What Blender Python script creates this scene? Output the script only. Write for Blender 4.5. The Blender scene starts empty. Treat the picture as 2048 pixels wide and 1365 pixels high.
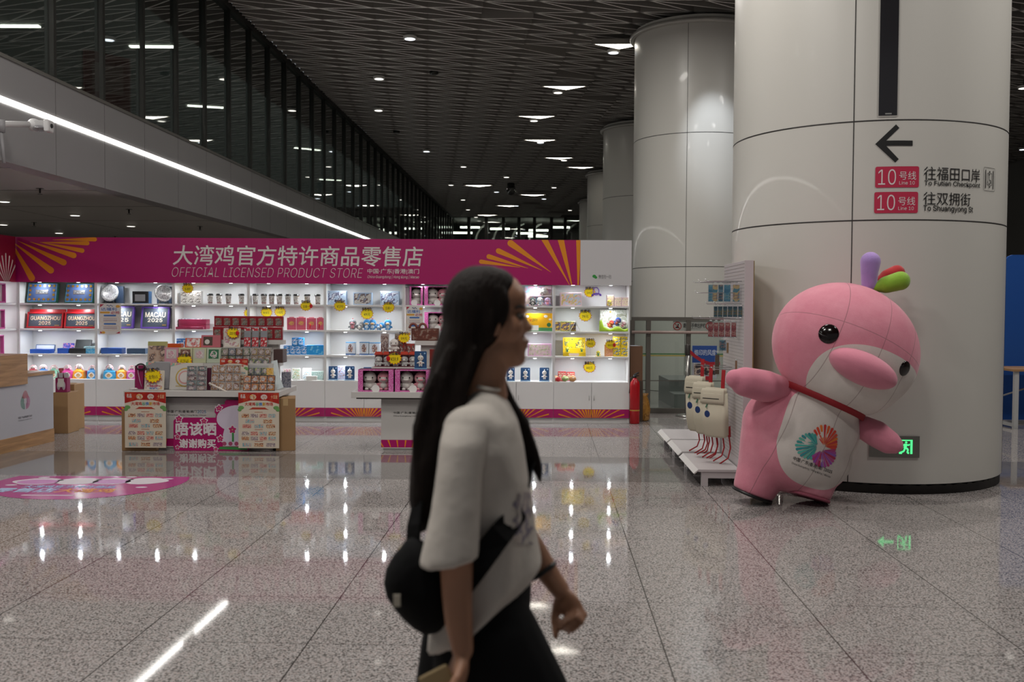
import bpy, bmesh, math, random
from mathutils import Vector, Matrix, noise
from mathutils.bvhtree import BVHTree
random.seed(7)
SC = bpy.context.scene
COL = SC.collection
PI = math.pi
R_ = math.radians
# ------------------------------------------------------------------ camera, world, exposure
F = 35.0 / 36.0 * 2048          # focal length in pixels of the 2048 x 1365 frame
EYE = Vector((0, 0, 1.52))
_ey = Vector((0.0, 682.5 - 615.0, -F)).normalized()
_z0 = Vector((math.tan(R_(0.33)), 1, 0))
_ez = (_z0 - _ey * _z0.dot(_ey)).normalized()
_ex = _ey.cross(_ez)
CAM = Matrix((_ex, _ey, _ez))    # camera space -> world (rows are the world axes seen by the camera)
cd = bpy.data.cameras.new('camera'); cd.lens = 35; cd.sensor_width = 36; cd.clip_end = 300; cd.clip_start = 0.05
cam = bpy.data.objects.new('camera', cd); COL.objects.link(cam)
cam.matrix_world = Matrix.Translation(EYE) @ CAM.to_4x4()
cd.dof.use_dof = True; cd.dof.focus_distance = 10.5; cd.dof.aperture_fstop = 3.4
SC.camera = cam
vs = SC.view_settings
vs.view_transform = 'Standard'; vs.look = 'None'; vs.gamma = 1.0; vs.use_curve_mapping = False
vs.exposure = 0.0
wd = bpy.data.worlds.new('world'); SC.world = wd; wd.use_nodes = True
wd.node_tree.nodes['Background'].inputs[0].default_value = (0.92, 0.96, 1.0, 1)
wd.node_tree.nodes['Background'].inputs[1].default_value = 0.14
TH = R_(2.04)                    # the hall's long axis lies 2 degrees right of the view
HALL = Matrix.Rotation(-TH, 4, 'Z')
def B(x, y, z): return HALL @ Vector((x, y, z))
def area(name, loc, sx, sy, power, col=(1, 0.96, 0.9), rot=(0, 0, 0), spread=180, shape='RECTANGLE'):
    l = bpy.data.lights.new(name, 'AREA'); l.shape = shape; l.size = sx; l.size_y = sy
    l.energy = power; l.color = col; l.spread = R_(spread)
    o = bpy.data.objects.new(name, l); COL.objects.link(o); o.location = loc; o.rotation_euler = rot
    return o
# unseen lights added below the ceiling to brighten hall, column and far right
FILL_W = 108
for i, (bx, by) in enumerate([(-0.8, 1.2), (-3.2, 3.0), (-2.5, 6.0), (0.8, 8.5), (6.2, 9.0), (0.4, 15.0), (6.5, 13), (4.9, 5.6), (9.0, 20.0)]):
    area('hall_fill_light', B(bx, by, 6.5), 1.1, 0.6, FILL_W, (1, 0.965, 0.915), (0, 0, -TH))
_sl = bpy.data.lights.new('column_spot', 'SPOT'); _sl.energy = 260; _sl.color = (0.82, 0.9, 1.0); _sl.spot_size = R_(34); _sl.spot_blend = 0.9; _sl.shadow_soft_size = 0.06
_so = bpy.data.objects.new('column_spot', _sl); COL.objects.link(_so); _so.location = B(2.6, 16.2, 6.55)
_so.rotation_euler = (B(3.05, 18.1, 4.4) - B(2.6, 16.2, 6.55)).to_track_quat('-Z', 'Y').to_euler()
# ------------------------------------------------------------------ pixel -> place
def ray(px, py): return (CAM @ Vector((px - 1024.0, 682.5 - py, -F))).normalized()
def at_y(px, py, Y):
    d = ray(px, py); return EYE + d * (Y / d.y)
def at_z(px, py, Z=0.0):
    d = ray(px, py); return EYE + d * ((Z - EYE.z) / d.z)
def X(px, Y, py=640): return at_y(px, py, Y).x
def Zp(px, py, Y): return at_y(px, py, Y).z
# ------------------------------------------------------------------ materials
def srgb(c):
    if isinstance(c, str):
        c = c.lstrip('#'); c = tuple(int(c[i:i + 2], 16) / 255 for i in (0, 2, 4))
    return tuple(x / 12.92 if x <= 0.04045 else ((x + 0.055) / 1.055) ** 2.4 for x in c)
_M = {}
def mat(name, col='#808080', rough=0.5, metal=0.0, emit=None, es=1.0, spec=0.5, alpha=1.0, trans=0.0, coat=0.0, bump=0.0, bs=60.0, vary=0.0, vs_=8.0, sheen=0.0):
    if name in _M: return _M[name]
    m = bpy.data.materials.new(name); m.use_nodes = True
    nt = m.node_tree; b = nt.nodes['Principled BSDF']
    c = srgb(col) if isinstance(col, str) else col
    b.inputs['Base Color'].default_value = (*c, 1)
    b.inputs['Roughness'].default_value = rough; b.inputs['Metallic'].default_value = metal
    b.inputs['Specular IOR Level'].default_value = spec
    b.inputs['Alpha'].default_value = alpha; b.inputs['Transmission Weight'].default_value = trans
    b.inputs['Coat Weight'].default_value = coat
    b.inputs['Sheen Weight'].default_value = sheen
    if emit:
        e = srgb(emit) if isinstance(emit, str) else emit
        b.inputs['Emission Color'].default_value = (*e, 1); b.inputs['Emission Strength'].default_value = es
    L = nt.links.new
    if bump or vary:
        tc = nt.nodes.new('ShaderNodeTexCoord')
    if vary:
        n = nt.nodes.new('ShaderNodeTexNoise'); n.inputs['Scale'].default_value = vs_; n.inputs['Detail'].default_value = 4
        L(tc.outputs['Object'], n.inputs['Vector'])
        mx = nt.nodes.new('ShaderNodeMix'); mx.data_type = 'RGBA'
        mx.inputs[6].default_value = (*[x * (1 - vary) for x in c], 1); mx.inputs[7].default_value = (*[min(1, x * (1 + vary)) for x in c], 1)
        L(n.outputs['Fac'], mx.inputs[0]); L(mx.outputs[2], b.inputs['Base Color'])
    if bump:
        n2 = nt.nodes.new('ShaderNodeTexNoise'); n2.inputs['Scale'].default_value = bs; n2.inputs['Detail'].default_value = 3
        L(tc.outputs['Object'], n2.inputs['Vector'])
        bp = nt.nodes.new('ShaderNodeBump'); bp.inputs['Strength'].default_value = bump; bp.inputs['Distance'].default_value = 0.01
        L(n2.outputs['Fac'], bp.inputs['Height']); L(bp.outputs['Normal'], b.inputs['Normal'])
    _M[name] = m
    return m
def C(hexcol, rough=0.45):       # a plain printed/painted colour
    return mat('paint_' + hexcol.strip('#') + ('' if rough == 0.45 else '_%d' % (rough * 100)), hexcol, rough)
def printed(name, cols, scale=40.0, rough=0.4, metal=0.0, mode='noise'):
    """a small printed picture too small to read: blotches of the given colours"""
    if name in _M: return _M[name]
    m = bpy.data.materials.new(name); m.use_nodes = True
    nt = m.node_tree; b = nt.nodes['Principled BSDF']; L = nt.links.new
    b.inputs['Roughness'].default_value = rough; b.inputs['Metallic'].default_value = metal
    tc = nt.nodes.new('ShaderNodeTexCoord')
    n = nt.nodes.new('ShaderNodeTexNoise'); n.inputs['Scale'].default_value = scale; n.inputs['Detail'].default_value = 2.5
    L(tc.outputs['Object'], n.inputs['Vector'])
    r = nt.nodes.new('ShaderNodeValToRGB'); r.color_ramp.interpolation = 'CONSTANT'
    k = len(cols); e = r.color_ramp.elements
    e[0].position = 0; e[0].color = (*srgb(cols[0]), 1); e[1].position = 0.36 + 0.28 / k; e[1].color = (*srgb(cols[1 % k]), 1)
    for i in range(2, k):
        q = e.new(0.36 + 0.28 * i / k); q.color = (*srgb(cols[i]), 1)
    L(n.outputs['Fac'], r.inputs[0]); L(r.outputs[0], b.inputs['Base Color'])
    _M[name] = m
    return m
def clear(name, tint=(0.95, 0.97, 0.97), rough=0.03, refl=0.12):
    """thin clear plastic / glass: straight-through with a sheen"""
    if name in _M: return _M[name]
    m = bpy.data.materials.new(name); m.use_nodes = True
    nt = m.node_tree; L = nt.links.new
    nt.nodes.remove(nt.nodes['Principled BSDF'])
    t = nt.nodes.new('ShaderNodeBsdfTransparent'); t.inputs[0].default_value = (*tint, 1)
    g = nt.nodes.new('ShaderNodeBsdfGlossy'); g.inputs['Roughness'].default_value = rough
    fr = nt.nodes.new('ShaderNodeLayerWeight'); fr.inputs[0].default_value = 0.5
    pw = nt.nodes.new('ShaderNodeMath'); pw.operation = 'POWER'; pw.inputs[1].default_value = 4.0; L(fr.outputs['Facing'], pw.inputs[0])
    ma = nt.nodes.new('ShaderNodeMath'); ma.operation = 'MULTIPLY_ADD'; ma.use_clamp = True; ma.inputs[1].default_value = 0.8; ma.inputs[2].default_value = refl
    L(pw.outputs[0], ma.inputs[0])
    mx = nt.nodes.new('ShaderNodeMixShader'); L(ma.outputs[0], mx.inputs[0]); L(t.outputs[0], mx.inputs[1]); L(g.outputs[0], mx.inputs[2])
    L(mx.outputs[0], nt.nodes['Material Output'].inputs[0])
    _M[name] = m
    return m
# ------------------------------------------------------------------ meshes
class MB:
    def __init__(s): s.v = []; s.f = []; s.m = []; s.s = []
    def add(s, vs, fs, m=0, smooth=False):
        o = len(s.v); s.v += [tuple(v) for v in vs]
        for f in fs: s.f.append([i + o for i in f]); s.m.append(m); s.s.append(smooth)
        return s
    def box(s, x0, x1, y0, y1, z0, z1, m=0):
        if x0 > x1: x0, x1 = x1, x0
        if y0 > y1: y0, y1 = y1, y0
        if z0 > z1: z0, z1 = z1, z0
        v = [(x, y, z) for z in (z0, z1) for y in (y0, y1) for x in (x0, x1)]
        return s.add(v, [(0, 2, 3, 1), (4, 5, 7, 6), (0, 1, 5, 4), (2, 6, 7, 3), (0, 4, 6, 2), (1, 3, 7, 5)], m)
    def bbox(s, x0, x1, y0, y1, z0, z1, r=0.01, m=0):
        """box with the four edges along y rounded and its front/back rims chamfered"""
        pts = rrect(x0, x1, z0, z1, r, 3); c = min(r * 0.4, abs(y1 - y0) * 0.3)
        inn = rrect(x0 + c, x1 - c, z0 + c, z1 - c, max(r - c, 0.0005), 3)
        n = len(pts)
        v = [(p[0], y0, p[1]) for p in inn] + [(p[0], y0 + c, p[1]) for p in pts] + [(p[0], y1 - c, p[1]) for p in pts] + [(p[0], y1, p[1]) for p in inn]
        f = [list(range(n)), list(range(4 * n - 1, 3 * n - 1, -1))]
        for k in range(3):
            for i in range(n):
                j = (i + 1) % n; f.append((k * n + i, k * n + n + i, k * n + n + j, k * n + j))
        return s.add(v, f, m)
    def prism(s, pts, y0, y1, m=0):
        """polygon in x,z pushed from y0 to y1 (any outline; concave ones are filled as an n-gon)"""
        a = sum(pts[i][0] * pts[(i + 1) % len(pts)][1] - pts[(i + 1) % len(pts)][0] * pts[i][1] for i in range(len(pts)))
        if a < 0: pts = pts[::-1]
        n = len(pts); v = [(p[0], y0, p[1]) for p in pts] + [(p[0], y1, p[1]) for p in pts]
        f = [list(range(n)), list(range(2 * n - 1, n - 1, -1))] + [(i, n + i, n + (i + 1) % n, (i + 1) % n) for i in range(n)]
        return s.add(v, f, m)
    def flat(s, pts, y, m=0):
        a = sum(pts[i][0] * pts[(i + 1) % len(pts)][1] - pts[(i + 1) % len(pts)][0] * pts[i][1] for i in range(len(pts)))
        if a < 0: pts = pts[::-1]
        return s.add([(p[0], y, p[1]) for p in pts], [list(range(len(pts)))], m)
    def cyl(s, a, b, r0, r1=None, n=16, m=0, caps=True, smooth=True):
        a = Vector(a); b = Vector(b); r1 = r0 if r1 is None else r1
        d = (b - a).normalized(); u = d.orthogonal().normalized(); w = d.cross(u)
        v = [a + (u * math.cos(2 * PI * i / n) + w * math.sin(2 * PI * i / n)) * r0 for i in range(n)]
        v += [b + (u * math.cos(2 * PI * i / n) + w * math.sin(2 * PI * i / n)) * r1 for i in range(n)]
        s.add(v, [(i, (i + 1) % n, n + (i + 1) % n, n + i) for i in range(n)], m, smooth)
        if caps:
            s.add(v[:n], [list(range(n - 1, -1, -1))], m); s.add(v[n:], [list(range(n))], m)
        return s
    def lathe(s, prof, n=24, m=0, c=(0, 0, 0), smooth=True):
        v = [(c[0] + r * math.cos(2 * PI * i / n), c[1] + r * math.sin(2 * PI * i / n), c[2] + z) for r, z in prof for i in range(n)]
        f = [(k * n + i, k * n + (i + 1) % n, (k + 1) * n + (i + 1) % n, (k + 1) * n + i) for k in range(len(prof) - 1) for i in range(n)]
        s.add(v, f, m, smooth)
        if prof[0][0] > 1e-4: s.add(v[:n], [list(range(n - 1, -1, -1))], m)
        if prof[-1][0] > 1e-4: s.add(v[-n:], [list(range(n))], m)
        return s
    def tube(s, pts, r, n=8, m=0, closed=False, caps=True):
        pts = [Vector(p) for p in pts]; k = len(pts); rs = r if isinstance(r, (list, tuple)) else [r] * k
        v = []; u = None
        for i, p in enumerate(pts):
            a = pts[i - 1] if (i > 0 or closed) else p; b = pts[(i + 1) % k] if (i < k - 1 or closed) else p
            d = (b - a).normalized()
            if u is None: u = d.orthogonal().normalized()
            u = (u - d * u.dot(d)).normalized(); w = d.cross(u)
            v += [p + (u * math.cos(2 * PI * j / n) + w * math.sin(2 * PI * j / n)) * rs[i] for j in range(n)]
        f = [((i * n + j), (i * n + (j + 1) % n), ((i + 1) % k) * n + (j + 1) % n, ((i + 1) % k) * n + j) for i in range(k if closed else k - 1) for j in range(n)]
        s.add(v, f, m, True)
        if caps and not closed:
            s.add(v[:n], [list(range(n - 1, -1, -1))], m); s.add(v[-n:], [list(range(n))], m)
        return s
    def ribbon(s, pts, w, t=0.002, side=(1, 0, 0), m=0):
        """a flat strap along pts, w wide along 'side'"""
        pts = [Vector(p) for p in pts]; v = []
        for i, p in enumerate(pts):
            d = (pts[min(i + 1, len(pts) - 1)] - pts[max(i - 1, 0)]).normalized()
            sd = Vector(side[i] if isinstance(side, list) else side); sd = (sd - d * sd.dot(d)).normalized(); nn = d.cross(sd)
            v += [p + sd * w / 2 + nn * t, p - sd * w / 2 + nn * t, p - sd * w / 2 - nn * t, p + sd * w / 2 - nn * t]
        f = [(4 * i + j, 4 * i + (j + 1) % 4, 4 * i + 4 + (j + 1) % 4, 4 * i + 4 + j) for i in range(len(pts) - 1) for j in range(4)]
        k = 4 * len(pts) - 4
        return s.add(v, f + [(3, 2, 1, 0), (k, k + 1, k + 2, k + 3)], m, False)
    def ell(s, c, r, n=20, k=12, m=0, rot=None):
        if isinstance(r, (int, float)): r = (r, r, r)
        v = []; c = Vector(c)
        for i in range(k + 1):
            t = PI * i / k
            for j in range(n):
                a = 2 * PI * j / n
                p = Vector((r[0] * math.sin(t) * math.cos(a), r[1] * math.sin(t) * math.sin(a), -r[2] * math.cos(t)))
                if rot is not None: p = rot @ p
                v.append(c + p)
        f = []
        for i in range(k):
            for j in range(n):
                q = (i * n + j, i * n + (j + 1) % n, (i + 1) * n + (j + 1) % n, (i + 1) * n + j)
                f.append(q)
        return s.add(v, f, m, True)
    def loft(s, rings, m=0, caps=True, smooth=True, closed=False):
        n = len(rings[0]); v = [p for r in rings for p in r]
        f = [(k * n + i, k * n + (i + 1) % n, (k + 1) * n + (i + 1) % n, (k + 1) * n + i) for k in range(len(rings) - 1) for i in range(n)]
        s.add(v, f, m, smooth)
        if caps:
            s.add(rings[0], [list(range(n - 1, -1, -1))], m, smooth); s.add(rings[-1], [list(range(n))], m, smooth)
        return s
    def xf(s, M):
        s.v = [tuple(M @ Vector(v)) for v in s.v]; return s
    def merge(s, o, moff=0):
        b = len(s.v); s.v += o.v; s.f += [[i + b for i in f] for f in o.f]; s.m += [x + moff for x in o.m]; s.s += o.s; return s
    def mesh(s, name, mats):
        me = bpy.data.meshes.new(name); me.from_pydata(s.v, [], s.f)
        for x in (mats if isinstance(mats, (list, tuple)) else [mats]): me.materials.append(x)
        me.polygons.foreach_set('material_index', s.m); me.polygons.foreach_set('use_smooth', s.s)
        bm = bmesh.new(); bm.from_mesh(me); bmesh.ops.remove_doubles(bm, verts=bm.verts, dist=1e-5)
        bmesh.ops.recalc_face_normals(bm, faces=bm.faces); bm.to_mesh(me); bm.free()
        me.update(); return me
    def build(s, name, mats, parent=None, loc=None, rot=None):
        o = bpy.data.objects.new(name, s.mesh(name, mats)); COL.objects.link(o)
        if parent is not None: o.parent = parent
        if loc is not None: o.location = loc
        if rot is not None: o.rotation_euler = rot
        return o
def rrect(x0, x1, z0, z1, r, n=4):
    r = min(r, abs(x1 - x0) / 2.001, abs(z1 - z0) / 2.001); o = []
    for cx, cz, a0 in ((x1 - r, z0 + r, -90), (x1 - r, z1 - r, 0), (x0 + r, z1 - r, 90), (x0 + r, z0 + r, 180)):
        for i in range(n + 1):
            a = R_(a0 + 90 * i / n); o.append((cx + r * math.cos(a), cz + r * math.sin(a)))
    return o
def petal(cx, cz, ang, r0, r1, w0, w1, n=6):
    """a flame-like ray: narrow at r0, round and wide at r1"""
    d = Vector((math.cos(ang), math.sin(ang))); q = Vector((-d.y, d.x)); c = Vector((cx, cz))
    o = [c + d * r0 + q * w0 / 2, c + d * r0 - q * w0 / 2]
    for i in range(n + 1):
        a = -PI / 2 + PI * i / n
        o.append(c + d * (r1 - w1 / 2 + math.cos(a) * w1 / 2) + q * math.sin(a) * w1 / 2)
    return [tuple(p) for p in o]
def clip_poly(pts, x0, x1, z0, z1):
    for ax, lim, sg in ((0, x0, 1), (0, x1, -1), (1, z0, 1), (1, z1, -1)):
        out = []
        for i in range(len(pts)):
            a, b = pts[i - 1], pts[i]; ia = (a[ax] - lim) * sg >= 0; ib = (b[ax] - lim) * sg >= 0
            if ia != ib:
                t = (lim - a[ax]) / (b[ax] - a[ax]); out.append((a[0] + (b[0] - a[0]) * t, a[1] + (b[1] - a[1]) * t))
            if ib: out.append(b)
        pts = out
        if not pts: return []
    return pts
# ------------------------------------------------------------------ things
def tag(o, label=None, cat=None, group=None, kind=None):
    if label: o['label'] = label
    if cat: o['category'] = cat
    if group: o['group'] = group
    if kind: o['kind'] = kind
    return o
def thing(name, label, cat, loc=(0, 0, 0), rz=0.0, group=None):
    o = bpy.data.objects.new(name, None); COL.objects.link(o); o.empty_display_size = 0.05
    o.location = loc; o.rotation_euler = (0, 0, rz)
    return tag(o, label, cat, group)
def struct(o): o['kind'] = 'structure'; return o
def children(o, _c={}):
    return [c for c in COL.objects if c.parent is o]
def dup(root, loc, label, rz=None, group=None, kids=None):
    r = root.copy(); COL.objects.link(r); r.location = loc; r['label'] = label
    if rz is not None: r.rotation_euler[2] = rz
    if group: r['group'] = group
    for ch in (kids if kids is not None else children(root)):
        c = ch.copy(); COL.objects.link(c); c.parent = r
        for g in children(ch):
            d = g.copy(); COL.objects.link(d); d.parent = c
    return r
try:                                     # the plain sans that ships with Blender itself
    FONT = bpy.data.fonts.load(bpy.utils.system_resource('DATAFILES', path='fonts') + '/Inter.woff2')
except Exception:
    FONT = None
def text_mesh(body, off=0.0, shear=0.0, res=3, sp=1.0):
    c = bpy.data.curves.new('t', 'FONT'); c.body = body; c.offset = off
    if FONT and all(ord(x) < 0x250 for x in body): c.font = FONT
    c.offset = off; c.shear = shear; c.resolution_u = res; c.space_character = sp
    o = bpy.data.objects.new('t', c); COL.objects.link(o)
    dg = bpy.context.evaluated_depsgraph_get()
    me = bpy.data.meshes.new_from_object(o.evaluated_get(dg))
    bpy.data.objects.remove(o); bpy.data.curves.remove(c)
    return me
_T = {}
def text(body, x0, x1, z0, z1, y, m, parent, name='lettering', off=0.0, shear=0.0, keep=False, thick=0.0, fn=None, sp=1.0):
    """lettering fitted into x0..x1, z0..z1 in the plane y (facing -y); keep=True keeps its proportions"""
    bold = max(off, 0.0) * 0.75; off = min(off, 0.0)
    k = (body, off, shear, sp)
    if k not in _T:
        me = text_mesh(body, off, shear, 3, sp); _T[k] = ([tuple(v.co) for v in me.vertices], [list(p.vertices) for p in me.polygons]); bpy.data.meshes.remove(me)
    vs_, fs = _T[k]
    ax = min(v[0] for v in vs_); bx = max(v[0] for v in vs_); az = min(v[1] for v in vs_); bz = max(v[1] for v in vs_)
    sx = (x1 - x0) / (bx - ax); sz = (z1 - z0) / (bz - az)
    if keep: sx = sz = min(sx, sz)
    ox = (x0 + x1) / 2 - (ax + bx) / 2 * sx; oz = (z0 + z1) / 2 - (az + bz) / 2 * sz
    pts = [(v[0] * sx + ox, y, v[1] * sz + oz) for v in vs_]
    if bold:                                   # heavier strokes: the same letters laid over themselves, nudged
        n0 = len(pts); p0, f0 = pts, fs; pts, fs = [], []
        for q, (dx, dz) in enumerate([(math.cos(PI * i / 4), math.sin(PI * i / 4)) for i in range(8)] + [(0, 0)]):
            pts += [(p[0] + dx * bold * sz, p[1] - q * 2e-6, p[2] + dz * bold * sz) for p in p0]
            fs = fs + [[i + q * n0 for i in f] for f in f0]
    if fn: pts = [fn(p) for p in pts]
    me = bpy.data.meshes.new(name); me.from_pydata(pts, [], fs); me.materials.append(m)
    o = bpy.data.objects.new(name, me); COL.objects.link(o)
    if parent is not None: o.parent = parent
    return o
def remeshed(mb, voxel, smooth=6, name='tmp'):
    """one continuous skin around overlapping closed volumes -> (verts, faces)"""
    me = mb.mesh(name, [mat('tmp')]); o = bpy.data.objects.new(name, me); COL.objects.link(o)
    r = o.modifiers.new('r', 'REMESH'); r.mode = 'VOXEL'; r.voxel_size = voxel; r.use_smooth_shade = True
    if smooth:
        q = o.modifiers.new('s', 'SMOOTH'); q.factor = 0.5; q.iterations = smooth
    dg = bpy.context.evaluated_depsgraph_get()
    me2 = bpy.data.meshes.new_from_object(o.evaluated_get(dg))
    bpy.data.objects.remove(o); bpy.data.meshes.remove(me)
    me2.materials.clear()
    return me2
def link_mesh(me, name, m, parent=None, loc=None):
    me.name = name
    for x in (m if isinstance(m, (list, tuple)) else [m]): me.materials.append(x)
    for p in me.polygons: p.use_smooth = True
    o = bpy.data.objects.new(name, me); COL.objects.link(o)
    if parent is not None: o.parent = parent
    if loc is not None: o.location = loc
    return o
ORD = ['first', 'second', 'third', 'fourth', 'fifth', 'sixth', 'seventh', 'eighth', 'ninth', 'tenth', 'eleventh', 'twelfth', 'thirteenth', 'fourteenth', 'fifteenth', 'sixteenth', 'seventeenth', 'eighteenth', 'nineteenth', 'twentieth', 'twenty-first', 'twenty-second', 'twenty-third', 'twenty-fourth', 'twenty-fifth']
# ================================================================== the hall
def floor_material():
    m = bpy.data.materials.new('granite_floor'); m.use_nodes = True
    nt = m.node_tree; b = nt.nodes['Principled BSDF']; L = nt.links.new; N = nt.nodes.new
    tc = N('ShaderNodeTexCoord')
    def math_(op, a, b_=None, c=None):
        q = N('ShaderNodeMath'); q.operation = op
        for i, x in enumerate((a, b_, c)):
            if x is None: continue
            if isinstance(x, (int, float)): q.inputs[i].default_value = x
            else: L(x, q.inputs[i])
        return q.outputs[0]
    def mix(f, a, b_):
        q = N('ShaderNodeMix'); q.data_type = 'RGBA'; L(f, q.inputs[0])
        for i, x in ((6, a), (7, b_)):
            if isinstance(x, tuple): q.inputs[i].default_value = (*x, 1)
            else: L(x, q.inputs[i])
        return q.outputs[2]
    sep = N('ShaderNodeSeparateXYZ'); L(tc.outputs['Object'], sep.inputs[0])
    x, y = sep.outputs[0], sep.outputs[1]
    # grain: pale feldspar, grey quartz, dark mica
    v1 = N('ShaderNodeTexNoise'); v1.inputs['Scale'].default_value = 88; v1.inputs['Detail'].default_value = 3; v1.inputs['Roughness'].default_value = 0.7; L(tc.outputs['Object'], v1.inputs['Vector'])
    r1 = N('ShaderNodeValToRGB'); e = r1.color_ramp.elements
    e[0].position = 0.40; e[0].color = (*srgb('#3f3b39'), 1); e[1].position = 0.48; e[1].color = (*srgb('#9e9997'), 1)
    q = e.new(0.60); q.color = (*srgb('#b7b1af'), 1)
    L(v1.outputs['Fac'], r1.inputs[0])
    v2 = N('ShaderNodeTexVoronoi'); v2.inputs['Scale'].default_value = 125; L(tc.outputs['Object'], v2.inputs['Vector'])
    sc = N('ShaderNodeSeparateColor'); L(v2.outputs['Color'], sc.inputs[0])
    dark = math_('GREATER_THAN', sc.outputs[0], 0.80)
    pinkf = math_('GREATER_THAN', sc.outputs[1], 0.72)
    col = mix(pinkf, r1.outputs[0], srgb('#a69c99'))
    col = mix(math_('MULTIPLY', dark, 0.75), col, srgb('#45413f'))
    # dark polished band, two slabs deep
    band = math_('MULTIPLY', math_('GREATER_THAN', y, 8.68), math_('LESS_THAN', y, 10.10))
    dcol = mix(math_('MULTIPLY', dark, 0.5), srgb('#6f6b69'), srgb('#4c4947'))
    col = mix(math_('MULTIPLY', band, 0.72), col, dcol)
    # joints
    def joint(c, off, step, w):
        t = math_('FRACT', math_('DIVIDE', math_('SUBTRACT', c, off), step))
        d = math_('ABSOLUTE', math_('SUBTRACT', t, 0.5))
        return math_('GREATER_THAN', d, 0.5 - w / step)
    j = math_('MAXIMUM', joint(x, 0.53 - 80 * 0.8, 0.8, 0.0030), joint(y, 4.40 - 71, 0.71, 0.0020))
    col = mix(math_('MULTIPLY', j, 0.95), col, srgb('#2c2826'))
    # a slab-to-slab change of tone
    L(col, b.inputs['Base Color'])
    b.inputs['Roughness'].default_value = 0.045
    b.inputs['IOR'].default_value = 1.35
    n3 = N('ShaderNodeTexNoise'); n3.inputs['Scale'].default_value = 1.3; L(tc.outputs['Object'], n3.inputs['Vector'])
    bp = N('ShaderNodeBump'); bp.inputs['Strength'].default_value = 0.004; bp.inputs['Distance'].default_value = 0.01; L(n3.outputs[0], bp.inputs['Height']); L(bp.outputs[0], b.inputs['Normal'])
    return m
fl = MB(); fl.add([(-30, -8, 0), (30, -8, 0), (30, 75, 0), (-30, 75, 0)], [(0, 1, 2, 3)])
struct(fl.build('floor', floor_material(), rot=(0, 0, -TH)))
HROT = (0, 0, -TH)
M_panel = mat('satin_panel', '#9a9899', 0.36, 0.2, vary=0.03, vs_=1.5)
M_soffit = mat('polished_metal_soffit', '#dcd8d2', 0.2, 0.1)
M_fin = mat('ceiling_fin', '#8a857f', 0.6, vary=0.06, vs_=2); M_fin_lit = mat('ceiling_fin_lit_edge', '#f2eee8', 0.5)  # light from below painted in: paler bottom edges, darker side faces
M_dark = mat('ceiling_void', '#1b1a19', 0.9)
M_lamp = mat('lamp_panel', '#ffffff', 0.5, emit=(1.0, 0.94, 0.82), es=10.0)
M_spot = mat('spot_lens', '#ffffff', 0.5, emit=(0.85, 0.92, 1.0), es=3.0)
M_spotw = mat('spot_lens_warm', '#ffffff', 0.5, emit=(1, 0.95, 0.85), es=2.5)
M_led = mat('led_strip', '#ffffff', 0.5, emit=(1.0, 0.98, 0.92), es=5.0)
M_mull = mat('mullion_metal', '#3a3a37', 0.4, 0.6)
M_black = mat('black_plastic', '#111111', 0.45)
M_glass = clear('window_glass', (0.62, 0.68, 0.66), 0.02, 0.26)
XW = -5.55                                   # glass wall plane
# --- fascia band below the glass, with its light strip
ZF0, ZL, ZF1, CEIL = 2.98, 3.60, 4.06, 6.75
m_ = MB(); m_.box(XW - 0.25, XW, -4, 60, ZF0, ZF1)
for yy in [4.9 + 1.24 * k for k in range(45)]:
    m_.box(XW - 0.001, XW + 0.0015, yy - 0.003, yy + 0.003, ZF0, ZF1, 1)
m_.box(XW - 0.27, XW + 0.02, -4, 60, ZF1 - 0.03, ZF1 + 0.005, 2)
struct(m_.build('wall_left', [M_panel, mat('panel_joint', '#55534f', 0.6), mat('panel_cap', '#77746f', 0.35, 0.4)], rot=HROT))
m_ = MB(); m_.box(XW - 0.02, XW + 0.012, -4, 58, ZL - 0.03, ZL + 0.03)
led = m_.build('light_strip', M_led, rot=HROT); tag(led, 'long glowing white light strip running along the grey fascia', 'light strip')
for yy in (6, 12, 18, 24, 32, 42):
    area('strip_light', B(XW + 0.06, yy, ZL), 0.05, 5.5, 13, (1, 0.98, 0.94), (0, R_(-90), -TH))
# --- low ceiling under the upper floor
m_ = MB(); m_.box(-24, XW - 0.25, -4, 60, ZF0, ZF0 + 0.08)
for yy in (10.5, 12.55, 14.6, 17): m_.box(-24, XW - 0.2, yy - 0.006, yy + 0.006, ZF0 - 0.002, ZF0 + 0.01, 1)
for xx in (-8.2, -11.2): m_.box(xx - 0.006, xx + 0.006, -4, 60, ZF0 - 0.002, ZF0 + 0.01, 1)
struct(m_.build('ceiling_low', [M_soffit, mat('soffit_joint', '#3c3a37', 0.6)], rot=HROT))
m_ = MB(); m_.box(-24, -23.8, -4, 60, 0, ZF0); struct(m_.build('wall_far_left', mat('plain_wall', '#8a8783', 0.6), rot=HROT))
m_ = MB(); m_.box(-24, -2.5, 24.0, 24.2, 0, ZF0); struct(m_.build('wall_behind_shop', mat('plain_wall', '#8a8783', 0.6), rot=HROT))
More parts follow.
